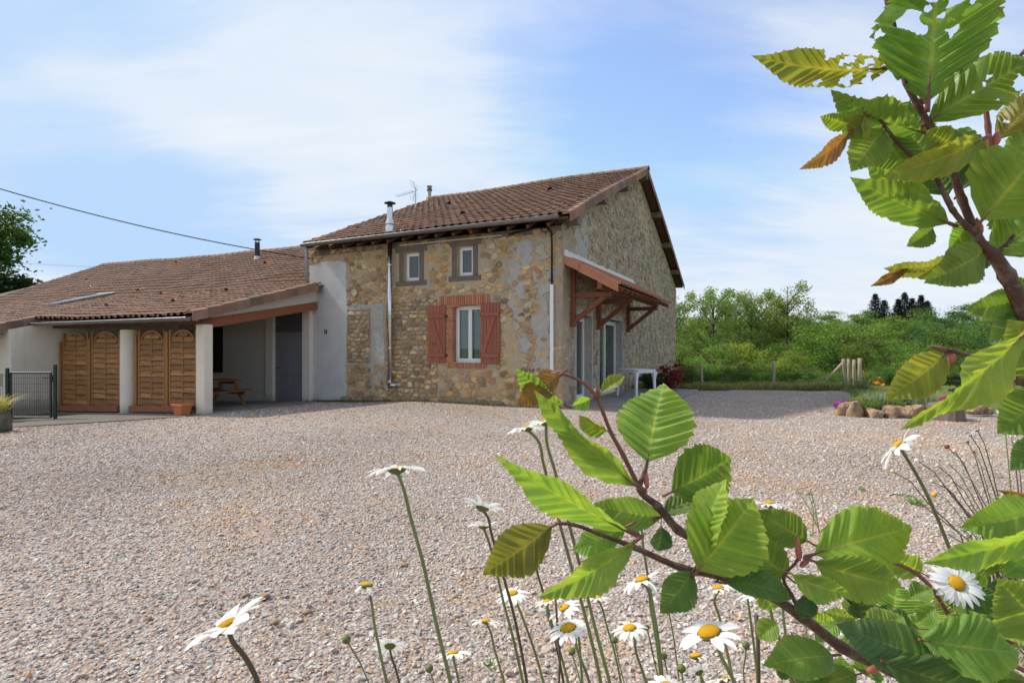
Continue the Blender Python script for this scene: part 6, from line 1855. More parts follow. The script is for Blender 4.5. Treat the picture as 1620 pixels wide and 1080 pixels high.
# ================================================================== FOREGROUND: LEAFY SHRUB
shrub = thing('leafy_shrub', 'close leafy shrub with pleated serrated leaves on red brown twigs', 'shrub', (.74, .50, gz(.74, .50)), 0)
SH = Vector(shrub.location)
def leaf_mesh(L_, W_, bend=.5, fold=.25, twist=0., pleat=.006, nv=13, holes=(), seed=0, wav=.03, fine=1, bite=()):
    ns, nc = nv * 4 * fine, 5 if fine == 1 else 30
    s = np.linspace(0, 1, ns + 1)[:, None]; c = np.linspace(-1, 1, 2 * nc + 1)[None, :]
    ca = np.abs(c)
    f = (s ** .40) * (1 - s) ** 1.05; f = f / f.max()
    ph = np.clip(s * nv + .38 * np.sin(s * 9.0 + seed) * np.sin(s * np.pi) + .2 * np.sin(s * 23 + seed * 2) * np.sin(s * np.pi), 0, nv)
    fr = ph - np.floor(ph)
    tooth = .085 * (1 - fr) + .05 * (1 - ((ph * 2) - np.floor(ph * 2)))       # double saw teeth, one large per side vein
    env = np.clip(f * 3, 0, 1)
    y = c * W_ / 2 * f * (1 + (tooth - .05) * (ca > .999) * env * 1.2)
    a = L_ * np.clip(s + .25 * ca * f * (1 - s * .5), 0, None)
    a = np.minimum(a, L_ * (1 - .012 * ca * (1 - s)))
    a = a + (ca > .999) * env * (.5 - fr) * L_ * .010
    m1 = 2 * nc + 1
    idx = np.arange((ns + 1) * m1).reshape(ns + 1, m1)
    F_ = np.stack([idx[:-1, :-1], idx[1:, :-1], idx[1:, 1:], idx[:-1, 1:]], -1).reshape(-1, 4)
    if holes:
        av, yv = (a + 0 * c).reshape(-1), (y + 0 * a).reshape(-1)
        fa, fy = av[F_].mean(1), yv[F_].mean(1)
        keep = np.ones(len(F_), bool)
        def rim(an, hx, hy, hr): return hr * (1 + .20 * np.sin(3 * an + hx * 40) + .10 * np.sin(5 * an + hy * 30))
        for hx, hy, hr in holes:
            keep &= np.hypot(fa - hx * L_, fy - hy * W_ / 2) > rim(np.arctan2(fy - hy * W_ / 2, fa - hx * L_), hx, hy, hr)
        kv, rv = np.zeros(len(av), bool), np.zeros(len(av), bool)
        kv[F_[keep].ravel()] = True; rv[F_[~keep].ravel()] = True
        bnd = np.where(kv & rv)[0]
        best = np.full(len(bnd), 1e9); na, ny_ = av[bnd].copy(), yv[bnd].copy()
        for hx, hy, hr in holes:
            da, dy = av[bnd] - hx * L_, yv[bnd] - hy * W_ / 2
            an = np.arctan2(dy, da); r0_ = rim(an, hx, hy, hr); e = np.abs(np.hypot(da, dy) - r0_)
            u_ = (e < best) & (e < hr * .8); best[u_] = e[u_]
            na[u_] = hx * L_ + np.cos(an[u_]) * r0_[u_]; ny_[u_] = hy * W_ / 2 + np.sin(an[u_]) * r0_[u_]
        av[bnd], yv[bnd] = na, ny_
        a = av.reshape(ns + 1, m1); y = yv.reshape(ns + 1, m1)
        F_ = F_[keep]
    tri = 1 - np.abs(2 * fr - 1)                  # 0 on a side vein, 1 between two
    z = pleat * (tri - .5) * np.clip(ca * 3.2, 0, 1) * (1.1 - .55 * ca) * np.clip(f * 2.5, 0, 1)
    z = z + fold * np.abs(y) + wav * L_ * ca ** 2 * np.sin(2 * np.pi * (1.3 * s + seed * .37)) * np.sign(c) * f
    z = z - .10 * W_ * ca ** 2.5 * f * .5
    # twist about the midrib, then bend along it
    t = twist * a / L_
    y2 = y * np.cos(t) - z * np.sin(t); z2 = y * np.sin(t) + z * np.cos(t)
    if abs(bend) > 1e-3:
        th = bend * a / L_; r_ = L_ / bend
        x3 = r_ * np.sin(th) + z2 * np.sin(th); z3 = -r_ * (1 - np.cos(th)) + z2 * np.cos(th)
        cb, sb = math.cos(bend / 2), math.sin(bend / 2)
        x4, z4 = x3 * cb - z3 * sb, x3 * sb + z3 * cb
    else: x4, z4 = a, z2
    V_ = np.stack([x4, y2 + 0 * x4, z4], -1).reshape(-1, 3)
    uvv = np.stack([ph + 0 * c, c + 0 * ph], -1).reshape(-1, 2)
    return V_, F_, uvv
LEAFCOL = dict(M=(.170, .295, .060), B=(.265, .395, .062), D=(.100, .195, .052), O=(.215, .22, .05), R=(.23, .125, .045), G=(.075, .155, .070), L=(.230, .370, .078), Y=(.26, .32, .055))
leaf_no = 0
def leaf(bx, by, tx, ty, wpx, roll=0, col='M', d=.42, dt=0., bend=.5, fold=.22, twist=0., holes=(), nv=11, wav=.035, pet=16, petdir=None, pleat=.125):
    global leaf_no
    leaf_no += 1
    if roll >= 40: wpx *= .80
    B, T = P(bx, by, d), P(tx, ty, d + dt)
    A = T - B; chord = A.length; A.normalize()
    vw = (Vector((0, 0, CAM_H)) - (B + T) / 2).normalized()
    n0 = (vw - A * A.dot(vw)).normalized(); s0 = n0.cross(A)
    r_ = R(roll); nrm = n0 * math.cos(r_) + s0 * math.sin(r_); side = nrm.cross(A)
    Lr = chord * ((bend / 2) / math.sin(bend / 2) if abs(bend) > 1e-3 else 1)
    Wr = wpx * d / FPX / max(.35, math.cos(r_))
    rl0 = random.Random(leaf_no * 31)
    twist = twist + rl0.uniform(-.38, .38); wav = wav * rl0.uniform(.6, 2.0)
    V_, F_, uvv = leaf_mesh(Lr, Wr, bend, fold, twist, pleat * Wr, nv, holes, leaf_no, wav, 2 if holes else 1)
    M = Matrix((A, side, nrm)).transposed().to_4x4()
    me = npmesh('leaf', V_, F_, [M_LEAF, M_TWIGRED], smooth=True, uv=uvv)
    # midrib under the blade and petiole behind it
    bm = bmesh.new(); bm.from_mesh(me)
    tb_ = MB(); pth = []
    pl_ = pet * d / FPX
    pd = Vector((-1, 0, -.25)).normalized() if petdir is None else (M.inverted().to_3x3() @ Vector(petdir)).normalized()
    pth = [pd * pl_, pd * pl_ * .5]
    for k in range(4):
        s = k / 12; a_ = s * Lr
        if abs(bend) > 1e-3:
            th = bend * s; rad = Lr / bend; x, z = rad * math.sin(th), -rad * (1 - math.cos(th)); cb, sb = math.cos(bend / 2), math.sin(bend / 2); pth.append(Vector((x * cb - z * sb, 0, x * sb + z * cb - .0006)))
        else: pth.append(Vector((a_, 0, -.0006)))
    r0 = .0013 * Lr / .07
    tb_.tube(pth, [r0, r0 * .95] + [r0 * (.9 - .26 * k) for k in range(4)], 5)
    vs_ = [bm.verts.new(v) for v in tb_.v]
    for f in tb_.f:
        try: q = bm.faces.new([vs_[i] for i in f]); q.material_index = 1; q.smooth = True
        except ValueError: pass
    bm.to_mesh(me); bm.free()
    o = link('leaf', me, shrub)
    M.translation = B - SH
    o.matrix_local = M
    rl = random.Random(leaf_no * 7); kq = rl.uniform(.86, 1.16)
    o.color = (*[v * kq * rl.uniform(.93, 1.07) for v in LEAFCOL[col]], 1)
    return o
def twig(pts, matl=M_TWIG, name='twig', knots=True):
    """pts: (px, py, depth, radius in px)"""
    W_ = [P(a, b, d) - SH for a, b, d, r_ in pts]; rad = [r_ * d / FPX for a, b, d, r_ in pts]
    n_ = len(W_)
    out = smooth_path(W_, 5); ro = []
    for i in range(n_ - 1):
        for k in range(5):
            ro.append((rad[i] + (rad[i + 1] - rad[i]) * k / 5) * (1 + (.22 if (knots and k == 0 and 0 < i) else 0)))
    ro.append(rad[-1])
    return MB().tube(out, ro, 10).build(name, matl, shrub, smooth=True)
def bud(px, py, tx, ty, wpx, d, matl=None):
    a, b = P(px, py, d) - SH, P(tx, ty, d) - SH; w_ = wpx * d / FPX / 2
    return MB().tube([a, a.lerp(b, .2), a.lerp(b, .45), a.lerp(b, .75), b], [w_ * .5, w_ * .9, w_, w_ * .65, w_ * .08], 8).build('bud', matl or M_BUD, shrub, smooth=True)

# --- low branch reaching across the yard
twig([(1730, 1420, .43, 9), (1560, 1190, .43, 8.5), (1440, 1078, .43, 8), (1330, 1022, .43, 8), (1270, 976, .43, 8), (1200, 932, .425, 7), (1150, 914, .42, 6), (1080, 898, .42, 5.5), (1000, 864, .42, 4.5), (945, 843, .42, 3.5), (905, 829, .42, 3), (880, 827, .42, 2.5)])
twig([(1196, 930, .425, 6), (1150, 880, .44, 6), (1073, 838, .45, 6.5), (1040, 800, .45, 6), (1012, 773, .45, 5), (1020, 745, .45, 3), (1024, 728, .45, 2)])
twig([(1012, 773, .45, 4), (985, 718, .45, 3.5), (966, 683, .45, 3), (955, 655, .45, 2.8), (943, 628, .45, 3.5), (925, 607, .45, 2.6), (905, 596, .45, 2.3), (884, 590, .45, 2.6)], M_TWIGRED)
bud(1024, 772, 1020, 738, 9, .45); bud(943, 632, 943, 612, 15, .45, M_TWIGRED); bud(890, 592, 868, 592, 11, .45, M_TWIGRED)
bud(858, 845, 838, 880, 17, .42); twig([(882, 827, .42, 2.5), (864, 838, .42, 2.6), (854, 850, .42, 3)], M_TWIGRED)
leaf(1024, 731, 1050, 606, 124, 8, 'L', .45, .02, bend=.5, fold=.16)
leaf(1062, 778, 1157, 724, 100, -12, 'M', .46, .01, bend=.55, fold=.30)
leaf(1010, 770, 845, 616, 44, 52, 'L', .44, -.03, bend=.3, fold=.55)
leaf(892, 640, 815, 580, 34, 50, 'L', .45, -.02, bend=.4, fold=.5)
leaf(886, 592, 818, 641, 44, 0, 'R', .435, .0, bend=.2, fold=.15, pleat=.06)
leaf(884, 592, 850, 612, 26, -40, 'R', .46, .01, bend=.6, fold=.5, nv=9)
leaf(950, 622, 989, 594, 23, 40, 'Y', .45, .0, bend=.3, fold=.6, nv=10)
leaf(934, 630, 905, 642, 20, 30, 'L', .46, .0, bend=.5, fold=.6, nv=9)
leaf(960, 682, 916, 656, 26, 35, 'Y', .455, .0, bend=.9, fold=.7, nv=9)
leaf(998, 842, 780, 717, 58, 42, 'L', .42, -.03, bend=.22, fold=.42)
leaf(1048, 818, 938, 796, 50, 20, 'M', .455, .01, bend=.55, fold=.35)
leaf(1046, 815, 1127, 782, 42, 28, 'D', .455, .02, bend=.6, fold=.35)
leaf(874, 832, 763, 908, 74, 14, 'O', .42, -.01, bend=.35, fold=.22)
leaf(846, 868, 828, 905, 9, 40, 'Y', .42, .0, bend=.6, fold=.9, nv=6); leaf(843, 868, 836, 918, 10, 40, 'O', .42, .0, bend=.3, fold=.9, nv=6)
leaf(1006, 856, 850, 945, 52, 46, 'L', .41, -.03, bend=.35, fold=.5)
leaf(992, 832, 905, 870, 42, 20, 'M', .44, .02, bend=.4, fold=.3)
leaf(1046, 832, 1040, 872, 30, 30, 'G', .46, .0, bend=.7, fold=.5, nv=9)
leaf(1104, 902, 1192, 788, 118, -10, 'B', .41, .0, bend=.75, fold=.30)
leaf(1112, 880, 1150, 757, 62, 30, 'B', .42, -.01, bend=.9, fold=.4)
leaf(1144, 906, 1204, 838, 62, 10, 'B', .42, .01, bend=.6, fold=.4)
leaf(1278, 856, 1196, 806, 60, 15, 'M', .44, .01, bend=.5, fold=.3)
leaf(1246, 912, 1172, 852, 66, 5, 'M', .43, .01, bend=.6, fold=.3)
leaf(1096, 903, 1044, 970, 54, 15, 'D', .415, -.01, bend=.6, fold=.35)
leaf(1148, 922, 1252, 948, 42, 25, 'D', .415, -.01, bend=1.5, fold=.4)
leaf(1288, 876, 1444, 834, 98, 6, 'B', .415, .0, bend=.55, fold=.22)
leaf(1288, 888, 1426, 926, 70, -22, 'L', .41, -.01, bend=.6, fold=.35)
leaf(1252, 908, 1342, 936, 38, -30, 'L', .40, -.01, bend=1.0, fold=.5)
leaf(1278, 936, 1268, 980, 30, 25, 'G', .41, .0, bend=.5, fold=.4, nv=9)
twig([(1270, 976, .43, 4), (1252, 940, .425, 3), (1240, 912, .42, 2.5), (1262, 885, .42, 2.2), (1268, 872, .42, 2)]); bud(1264, 886, 1262, 848, 11, .42); bud(1266, 896, 1284, 880, 9, .42)
leaf(1318, 1036, 1206, 1052, 66, -8, 'M', .40, -.01, bend=.8, fold=.35)
leaf(1300, 1042, 1264, 1092, 42, 10, 'D', .41, .0, bend=.6, fold=.4)
leaf(1356, 1066, 1282, 1092, 44, -15, 'M', .40, .0, bend=.6, fold=.4)
leaf(1478, 1042, 1322, 986, 78, 12, 'G', .37, .01, bend=.7, fold=.25, pet=3)
leaf(1456, 1012, 1612, 1032, 92, -6, 'M', .36, .0, bend=.6, fold=.25, pet=3)
leaf(1396, 1046, 1565, 1092, 74, -18, 'D', .365, -.01, bend=.6, fold=.3, pet=3)
bud(1372, 1062, 1398, 1052, 12, .42)
twig([(1440, 1078, .43, 4), (1470, 1045, .40, 3), (1458, 1014, .37, 2.2)])
leaf(1680, 824, 1456, 890, 50, 44, 'B', .37, -.02, bend=.35, fold=.5)
leaf(1668, 1010, 1578, 914, 110, 8, 'B', .40, .0, bend=.4, fold=.25)
leaf(1640, 806, 1518, 834, 70, 15, 'M', .40, -.01, bend=.9, fold=.35)
leaf(1650, 786, 1577, 774, 15, 40, 'R', .41, .0, bend=.4, fold=.8, nv=9)
leaf(1655, 690, 1598, 744, 44, 10, 'D', .40, .0, bend=.5, fold=.35)
leaf(1660, 618, 1577, 686, 74, 12, 'M', .40, .0, bend=.4, fold=.3)
# --- middle twig from the right
twig([(1760, 700, .37, 6), (1680, 636, .37, 5.5), (1620, 606, .37, 5), (1567, 579, .375, 4.5), (1540, 566, .38, 4), (1508, 556, .38, 3.5), (1474, 548, .38, 2.2)])
bud(1508, 558, 1503, 578, 11, .38); leaf(1504, 566, 1500, 592, 9, 30, 'O', .38, 0, bend=.3, fold=.8, nv=6); bud(1498, 555, 1472, 547, 9, .38, M_TWIGRED)
leaf(1630, 518, 1424, 680, 54, 44, 'B', .36, -.03, bend=.25, fold=.5)
leaf(1496, 560, 1399, 632, 58, 22, 'Y', .38, -.01, bend=.45, fold=.3)
leaf(1690, 600, 1594, 505, 95, 5, 'B', .37, .0, bend=.4, fold=.3)
leaf(1628, 492, 1565, 545, 44, 15, 'D', .40, .01, bend=.6, fold=.4)
leaf(1660, 570, 1560, 600, 50, -20, 'L', .385, .0, bend=.4, fold=.4)
# --- upright stem at the right
twig([(1790, 1000, .40, 14), (1720, 720, .40, 13), (1660, 580, .40, 12.5), (1624, 505, .40, 12), (1592, 434, .40, 11), (1570, 402, .40, 9.5), (1554, 388, .40, 8), (1544, 368, .40, 6.5), (1522, 316, .40, 6), (1508, 275, .40, 6), (1474, 205, .41, 5.5), (1455, 172, .41, 5), (1434, 132, .41, 4.5), (1418, 60, .41, 4.2), (1405, 4, .41, 4), (1392, -60, .41, 3.5)])
twig([(1544, 369, .40, 5), (1531, 360, .395, 4.5), (1507, 332, .395, 4), (1490, 300, .395, 3.5), (1479, 276, .395, 4)])
twig([(1474, 270, .40, 3.2), (1438, 244, .40, 2.8), (1420, 225, .40, 2.6), (1404, 206, .40, 2.4), (1388, 186, .40, 2.2), (1366, 181, .40, 3)], M_TWIG)
twig([(1567, 250, .42, 4.5), (1563, 200, .42, 4), (1558, 160, .42, 3.5)], M_TWIGRED); bud(1572, 232, 1580, 205, 14, .42); bud(1550, 372, 1545, 344, 13, .40); bud(1462, 165, 1457, 148, 13, .41)
twig([(1566, 402, .40, 5), (1590, 390, .40, 3.5), (1604, 372, .40, 2.5)])
bud(1478, 280, 1476, 262, 14, .395, M_TWIGRED); bud(1368, 184, 1384, 176, 10, .40, M_TWIGRED)
leaf(1553, 349, 1655, 226, 132, -6, 'B', .385, .0, bend=.5, fold=.24)
leaf(1564, 404, 1662, 340, 80, 10, 'L', .40, .01, bend=.4, fold=.3)
leaf(1576, 402, 1650, 402, 26, 30, 'D', .405, .01, bend=.5, fold=.5)
leaf(1556, 398, 1461, 448, 62, 14, 'M', .40, -.01, bend=.75, fold=.28)
leaf(1512, 414, 1397, 424, 36, 30, 'O', .41, .0, bend=.4, fold=.45)
leaf(1438, 424, 1376, 453, 16, 25, 'R', .41, .0, bend=.3, fold=.6, nv=10)
twig([(1560, 404, .405, 2.4), (1530, 412, .408, 2), (1508, 414, .41, 1.6)])
leaf(1612, 470, 1526, 490, 44, 20, 'M', .41, .0, bend=.9, fold=.35)
leaf(1600, 480, 1528, 496, 15, 40, 'Y', .42, .0, bend=.6, fold=.6, nv=10)
leaf(1650, 470, 1600, 436, 44, 10, 'M', .41, .0, bend=.5, fold=.4)
leaf(1560, 406, 1540, 428, 20, 20, 'D', .41, .0, bend=.6, fold=.5, nv=9)
leaf(1502, 354, 1344, 280, 58, 18, 'M', .40, -.01, bend=.35, fold=.30)
leaf(1476, 330, 1372, 262, 52, 22, 'L', .405, .0, bend=.4, fold=.35)
leaf(1396, 204, 1346, 272, 62, 12, 'L', .40, .0, bend=.4, fold=.3)
leaf(1402, 214, 1442, 284, 60, -8, 'M', .405, .01, bend=.4, fold=.3)
leaf(1342, 213, 1264, 268, 32, 30, 'R', .39, -.01, bend=.4, fold=.45)
leaf(1348, 196, 1297, 184, 27, 22, 'B', .40, .0, bend=.5, fold=.5, nv=10)
leaf(1366, 183, 1334, 224, 28, 10, 'O', .395, .0, bend=.5, fold=.6, nv=9)
leaf(1367, 184, 1368, 226, 11, 30, 'Y', .39, .0, bend=.3, fold=.9, nv=7)
leaf(1412, 106, 1188, 88, 56, 26, 'O', .41, -.01, bend=.75, fold=.3, nv=14,
     holes=[(.18, .45, .0042), (.10, -.35, .0030), (.27, -.45, .0044), (.33, .50, .0048), (.20, -.1, .0022), (.43, -.62, .0050), (.55, -.8, .0040), (.52, .72, .0030), (.08, .3, .0022), (.36, -.15, .0018)])
leaf(1456, 208, 1314, 142, 66, 36, 'M', .405, -.01, bend=.55, fold=.35)
leaf(1468, 161, 1484, -66, 158, -4, 'M', .39, .0, bend=.45, fold=.16,
     holes=[(.55, .42, .0075), (.64, -.32, .0052), (.44, -.28, .0032), (.48, .22, .0040), (.55, -.10, .0022), (.60, -.55, .0022), (.12, -.5, .0045), (.12, .52, .0050), (.50, .90, .0035), (.70, .05, .0035), (.76, -.30, .0030), (.62, .12, .0022)])
leaf(1466, 194, 1642, 92, 82, 14, 'M', .41, -.01, bend=.45, fold=.25, holes=[(.40, .05, .0010), (.50, .1, .0016), (.56, .25, .0015), (.74, -.55, .0062), (.48, -.7, .0016)])
leaf(1474, 252, 1420, 188, 62, 5, 'M', .42, .01, bend=.4, fold=.3)
leaf(1556, 220, 1394, 280, 48, 34, 'Y', .385, -.01, bend=.4, fold=.4)
leaf(1502, 226, 1466, 206, 40, 10, 'Y', .40, .0, bend=.6, fold=.5, nv=9)
leaf(1518, 302, 1562, 244, 44, 15, 'D', .42, .01, bend=.5, fold=.4)
leaf(1576, 222, 1650, 150, 50, 20, 'O', .43, .01, bend=.4, fold=.3, holes=[(.3, .3, .002), (.55, -.3, .003)])
leaf(1592, 275, 1660, 196, 62, 5, 'M', .425, .01, bend=.4, fold=.3)
leaf(1476, 360, 1434, 390, 30, 28, 'M', .415, .0, bend=.5, fold=.5, nv=10)
leaf(1508, 280, 1532, 200, 70, 0, 'M', .43, .01, bend=.4, fold=.3)
leaf(1500, 310, 1468, 240, 60, 10, 'D', .43, .01, bend=.4, fold=.3)
twig([(1660, 40, .42, 3.5), (1620, 82, .42, 3), (1598, 104, .42, 2.6), (1570, 132, .42, 2.2)])
leaf(1600, 100, 1660, 120, 34, 25, 'M', .425, .0, bend=.4, fold=.5)
# --- lower leaves a little further back
twig([(1620, 1060, .70, 4), (1530, 1010, .68, 3.5), (1452, 908, .66, 3), (1410, 888, .65, 2.6), (1362, 870, .65, 2)], M_TWIGRED)
twig([(1452, 1010, .68, 3.5), (1400, 985, .66, 3.2), (1361, 964, .65, 3), (1325, 935, .64, 2.4), (1286, 911, .64, 2)])
leaf(1414, 976, 1420, 920, 62, 4, 'L', .65, .01, bend=.3, fold=.15)
leaf(1346, 958, 1376, 928, 44, 5, 'D', .65, .0, bend=.4, fold=.3)
leaf(1366, 978, 1354, 946, 32, 20, 'D', .64, .0, bend=.5, fold=.4, nv=10)
leaf(1412, 974, 1382, 962, 30, 20, 'D', .66, .0, bend=.5, fold=.4, nv=10)
leaf(1458, 906, 1398, 870, 46, 10, 'L', .66, .0, bend=.4, fold=.3)
leaf(1322, 990, 1270, 970, 30, 25, 'B', .64, .0, bend=.5, fold=.4, nv=10)
leaf(1562, 972, 1545, 922, 56, 8, 'D', .66, .0, bend=.4, fold=.3)
leaf(1612, 1004, 1556, 982, 46, 10, 'G', .66, .0, bend=.4, fold=.3)
leaf(1560, 930, 1500, 900, 44, 12, 'M', .68, .0, bend=.4, fold=.3)
rf = random.Random(21)
for k in range(34):
    a, b = rf.uniform(1440, 1640), rf.uniform(985, 1110)
    t = rf.uniform(0, 6.28); l_ = rf.uniform(38, 66)
    leaf(a, b, a + math.cos(t) * l_, b + math.sin(t) * l_ * .7, rf.uniform(28, 46), rf.uniform(-30, 30), rf.choice('MDGLDM'), rf.uniform(.55, .85), rf.uniform(-.03, .03), bend=rf.uniform(.2, .8), fold=rf.uniform(.15, .5), nv=11)

for k in range(46):
    a, b = (rf.uniform(1470, 1645), rf.uniform(900, 1060)) if k < 30 else (rf.uniform(1325, 1480), rf.uniform(955, 1075))
    if 1470 < a < 1560 and 870 < b < 960: continue
    t = rf.uniform(0, 6.28); l_ = rf.uniform(34, 60)
    leaf(a, b, a + math.cos(t) * l_, b + math.sin(t) * l_ * .7, rf.uniform(26, 44), rf.uniform(-35, 35), rf.choice('MLLMDGM'), rf.uniform(.70, 1.0), rf.uniform(-.03, .03), bend=rf.uniform(.2, .9), fold=rf.uniform(.15, .5), nv=11)
leaf(1600, 880, 1508, 862, 54, 30, 'M', .46, .01, bend=.6, fold=.4)
leaf(1640, 905, 1570, 868, 50, 10, 'L', .44, .01, bend=.5, fold=.35)
leaf(1650, 980, 1590, 1010, 60, -10, 'L', .43, .0, bend=.5, fold=.3)
leaf(1360, 1000, 1430, 975, 46, 10, 'L', .45, .02, bend=.5, fold=.35)
leaf(1640, 330, 1578, 300, 60, 20, 'L', .43, .01, bend=.5, fold=.35)
leaf(1580, 300, 1620, 380, 66, 10, 'D', .44, .01, bend=.5, fold=.3)
leaf(1530, 350, 1500, 395, 40, 25, 'M', .43, .0, bend=.6, fold=.4)
leaf(1440, 160, 1400, 230, 52, 15, 'M', .44, .01, bend=.5, fold=.35)

for a, b, c_, e in [(1330, 985, 1290, 1015), (1390, 1010, 1350, 1030), (1230, 985, 1200, 1010), (1420, 1030, 1400, 1070), (1250, 1070, 1225, 1040), (1340, 1075, 1330, 1035), (1480, 960, 1450, 985), (1500, 1000, 1530, 975), (1440, 945, 1475, 930), (1200, 925, 1225, 965)]:
    leaf(a, b, c_, e, rf.uniform(26, 36), rf.uniform(-25, 25), rf.choice('MLDL'), rf.uniform(.46, .62), .0, bend=rf.uniform(.3, .9), fold=rf.uniform(.2, .5), nv=11)

# ================================================================== DAISIES
def petal_mesh(seed):
    r_ = random.Random(seed); n_ = 7; V_, F_ = [], []
    tw = r_.uniform(-.25, .25)
    for i in range(n_ + 1):
        s = i / n_
        w_ = .155 * (math.sin(math.pi * min(1, s * .86 + .10)) ** .6) * (1 if s < .93 else .8)
        z = .10 * math.sin(s * 2.2) - .16 * s * s
        for c in (-1, -.5, 0, .5, 1):
            y = c * w_ + .03 * s * tw; zz = z + (.022 if abs(c) == .5 else 0) * math.sin(math.pi * s) + .03 * c * c * s + .05 * tw * c * s
            V_.append((s + (-.03 * abs(c) if i == n_ else 0), y, zz))
    for i in range(n_):
        for c in range(4): F_.append((5 * i + c, 5 * i + 5 + c, 5 * i + 6 + c, 5 * i + 1 + c))
    return MB().add(V_, F_).mesh('petal', M_PETAL, True)
PETALS = [petal_mesh(k) for k in range(5)]
DISC = MB().lathe([(0, .32), (.20, .30), (.42, .235), (.52, .14), (.55, .04), (.50, -.02)], 18).mesh('flower_disc', M_DISC, True)
DISCS = DISC
CALYX = MB().lathe([(.60, .02), (.585, -.06), (.48, -.18), (.28, -.29), (.10, -.34), (0, -.35)], 16).mesh('calyx', M_CALYX, True)
def daisy(px, py, dia, axis, stem_px, label, npet=20, missing=(), d=None, droop=0., disc=.30, brown=False, rstem=1.85, jit=.12, pw=1.0):
    """px, py: centre of the head; axis: (x right, y up, z towards the camera); stem_px: further points of the stem in the photograph"""
    d = d or .055 * FPX / dia
    Rr = dia * d / FPX / 2
    hp = P(px, py, d)
    zc = axis[2]
    ax = Vector((axis[0], -zc, axis[1])).normalized()
    pts = [P(a, b, d * (1 + .02 * i)) for i, (a, b) in enumerate(stem_px)]
    dirn = (pts[-1] - (pts[-2] if len(pts) > 1 else hp)).normalized()
    last = pts[-1]; foot = Vector((last.x + dirn.x * .25, last.y + .04, 0)); foot.z = gz(foot.x, foot.y)
    t_ = thing('daisy', label, 'daisy', foot, 0, 'ox-eye daisies in front of the yard')
    sp_ = [hp - ax * Rr * .10] + pts + [foot.lerp(last, .45), foot - Vector((0, 0, .02))]
    out = [p - foot for p in smooth_path(sp_, 5)]
    rs = rstem * .001
    MB().tube(out, [rs * (.85 + .4 * k / len(out)) for k in range(len(out))], 8).build('stem', M_STEMB if brown else M_STEMG, t_, smooth=True)
    q = ax.to_track_quat('Z', 'Y').to_matrix().to_4x4(); q.translation = hp - foot
    dr = Rr * disc / .55
    o = link('flower_disc', DISC, t_); o.matrix_local = q @ Matrix.Diagonal((dr, dr, dr * .9, 1))
    o = link('calyx', CALYX, t_); o.matrix_local = q @ Matrix.Diagonal((dr * 1.02, dr * 1.02, dr, 1))
    r_ = random.Random(int(px * 13 + py)); ph = r_.random() * 6.28
    for k in range(npet):
        if k in missing: continue
        a = ph + 2 * math.pi * k / npet + r_.uniform(-.5, .5) * jit
        ln = Rr * (1 - disc * .62) * r_.uniform(.86, 1.06)
        wd = ln * r_.uniform(.86, 1.12) * min(1.35, 20 / npet) * pw
        dp = droop + r_.uniform(-jit, jit) * 1.2
        M = q @ Matrix.Rotation(a, 4, 'Z') @ Matrix.Translation((dr * .46, 0, -.02 * dr + .01 * dr * (k % 3))) @ Matrix.Rotation(dp, 4, 'Y') @ Matrix.Rotation(r_.uniform(-.25, .25), 4, 'X') @ Matrix.Diagonal((ln, wd, ln, 1))
        o = link('petal', r_.choice(PETALS), t_); o.matrix_local = M
    return t_
daisy(358, 990, 118, (-.42, .80, -0.05), [(366, 1010), (385, 1035), (400, 1060), (412, 1090)], 'large lopsided daisy alone at the far left, leaning with a gap in its petals', 15, (0, 1), droop=-.16, jit=.22, brown=True, pw=1.35)
daisy(628, 742, 90, (-.10, .97, -.30), [(634, 760), (650, 820), (668, 885), (690, 985), (714, 1085)], 'tall daisy on a long leaning green stem, its head seen edge on against the gravel', 24, droop=.06)
daisy(580, 925, 44, (.05, .97, -0.25), [(583, 935), (592, 985), (602, 1035), (613, 1085)], 'nearly bald daisy with only a few drooping white petals left', 16, (0, 1, 2, 3, 5, 6, 8, 9, 11, 12), d=.70, droop=.7, disc=.42, jit=.3)
daisy(617, 1021, 54, (-.1, .60, -.80), [(618, 1032), (626, 1058), (634, 1088)], 'small daisy seen from behind, low beside the nearly bald one', 20, d=.85, brown=True)
daisy(834, 677, 64, (-.16, .96, -.26), [(848, 692), (860, 735), (878, 800), (905, 900), (930, 990), (952, 1085)], 'tall daisy touching its twin, the left one of the two highest heads', 22, d=.62, droop=.10)
daisy(864, 668, 58, (.0, .97, -.20), [(864, 690), (878, 745), (898, 820), (920, 905), (942, 995), (966, 1085)], 'tall daisy touching its twin, the right one of the two highest heads', 20, d=.60, droop=.05, disc=.34)
daisy(763, 803, 66, (.22, .82, -.48), [(768, 812), (777, 842), (790, 890), (810, 960), (835, 1088)], 'daisy seen from below, upper one of the stacked pair', 17, (3,), d=.72, droop=-.25, brown=True, jit=.25)
daisy(765, 832, 52, (-.02, .93, -.25), [(769, 845), (780, 880), (796, 950), (812, 1010), (829, 1088)], 'daisy seen from below, lower one of the stacked pair', 18, d=.74, droop=-.25, jit=.25)
daisy(811, 938, 54, (-.10, .80, 0.02), [(815, 948), (830, 985), (846, 1030), (862, 1088)], 'daisy with tilted yellow centre behind two crossing stems', 18, d=.80, droop=.15)
daisy(769, 982, 50, (.05, .96, -0.32), [(772, 990), (782, 1025), (800, 1088)], 'small daisy left of the crossing stems, petals spread flat', 18, (4, 5), d=.86, droop=.1)
daisy(717, 1033, 60, (-.08, .96, -0.4), [(718, 1042), (722, 1060), (728, 1090)], 'small flat daisy crossed by the tall leaning stem', 18, d=.80, droop=.12)
daisy(848, 894, 40, (.15, .85, -.4), [(850, 905), (862, 945), (878, 1010), (893, 1088)], 'daisy half hidden behind the brown tinted leaf', 18, d=.85, droop=-.2, brown=True)
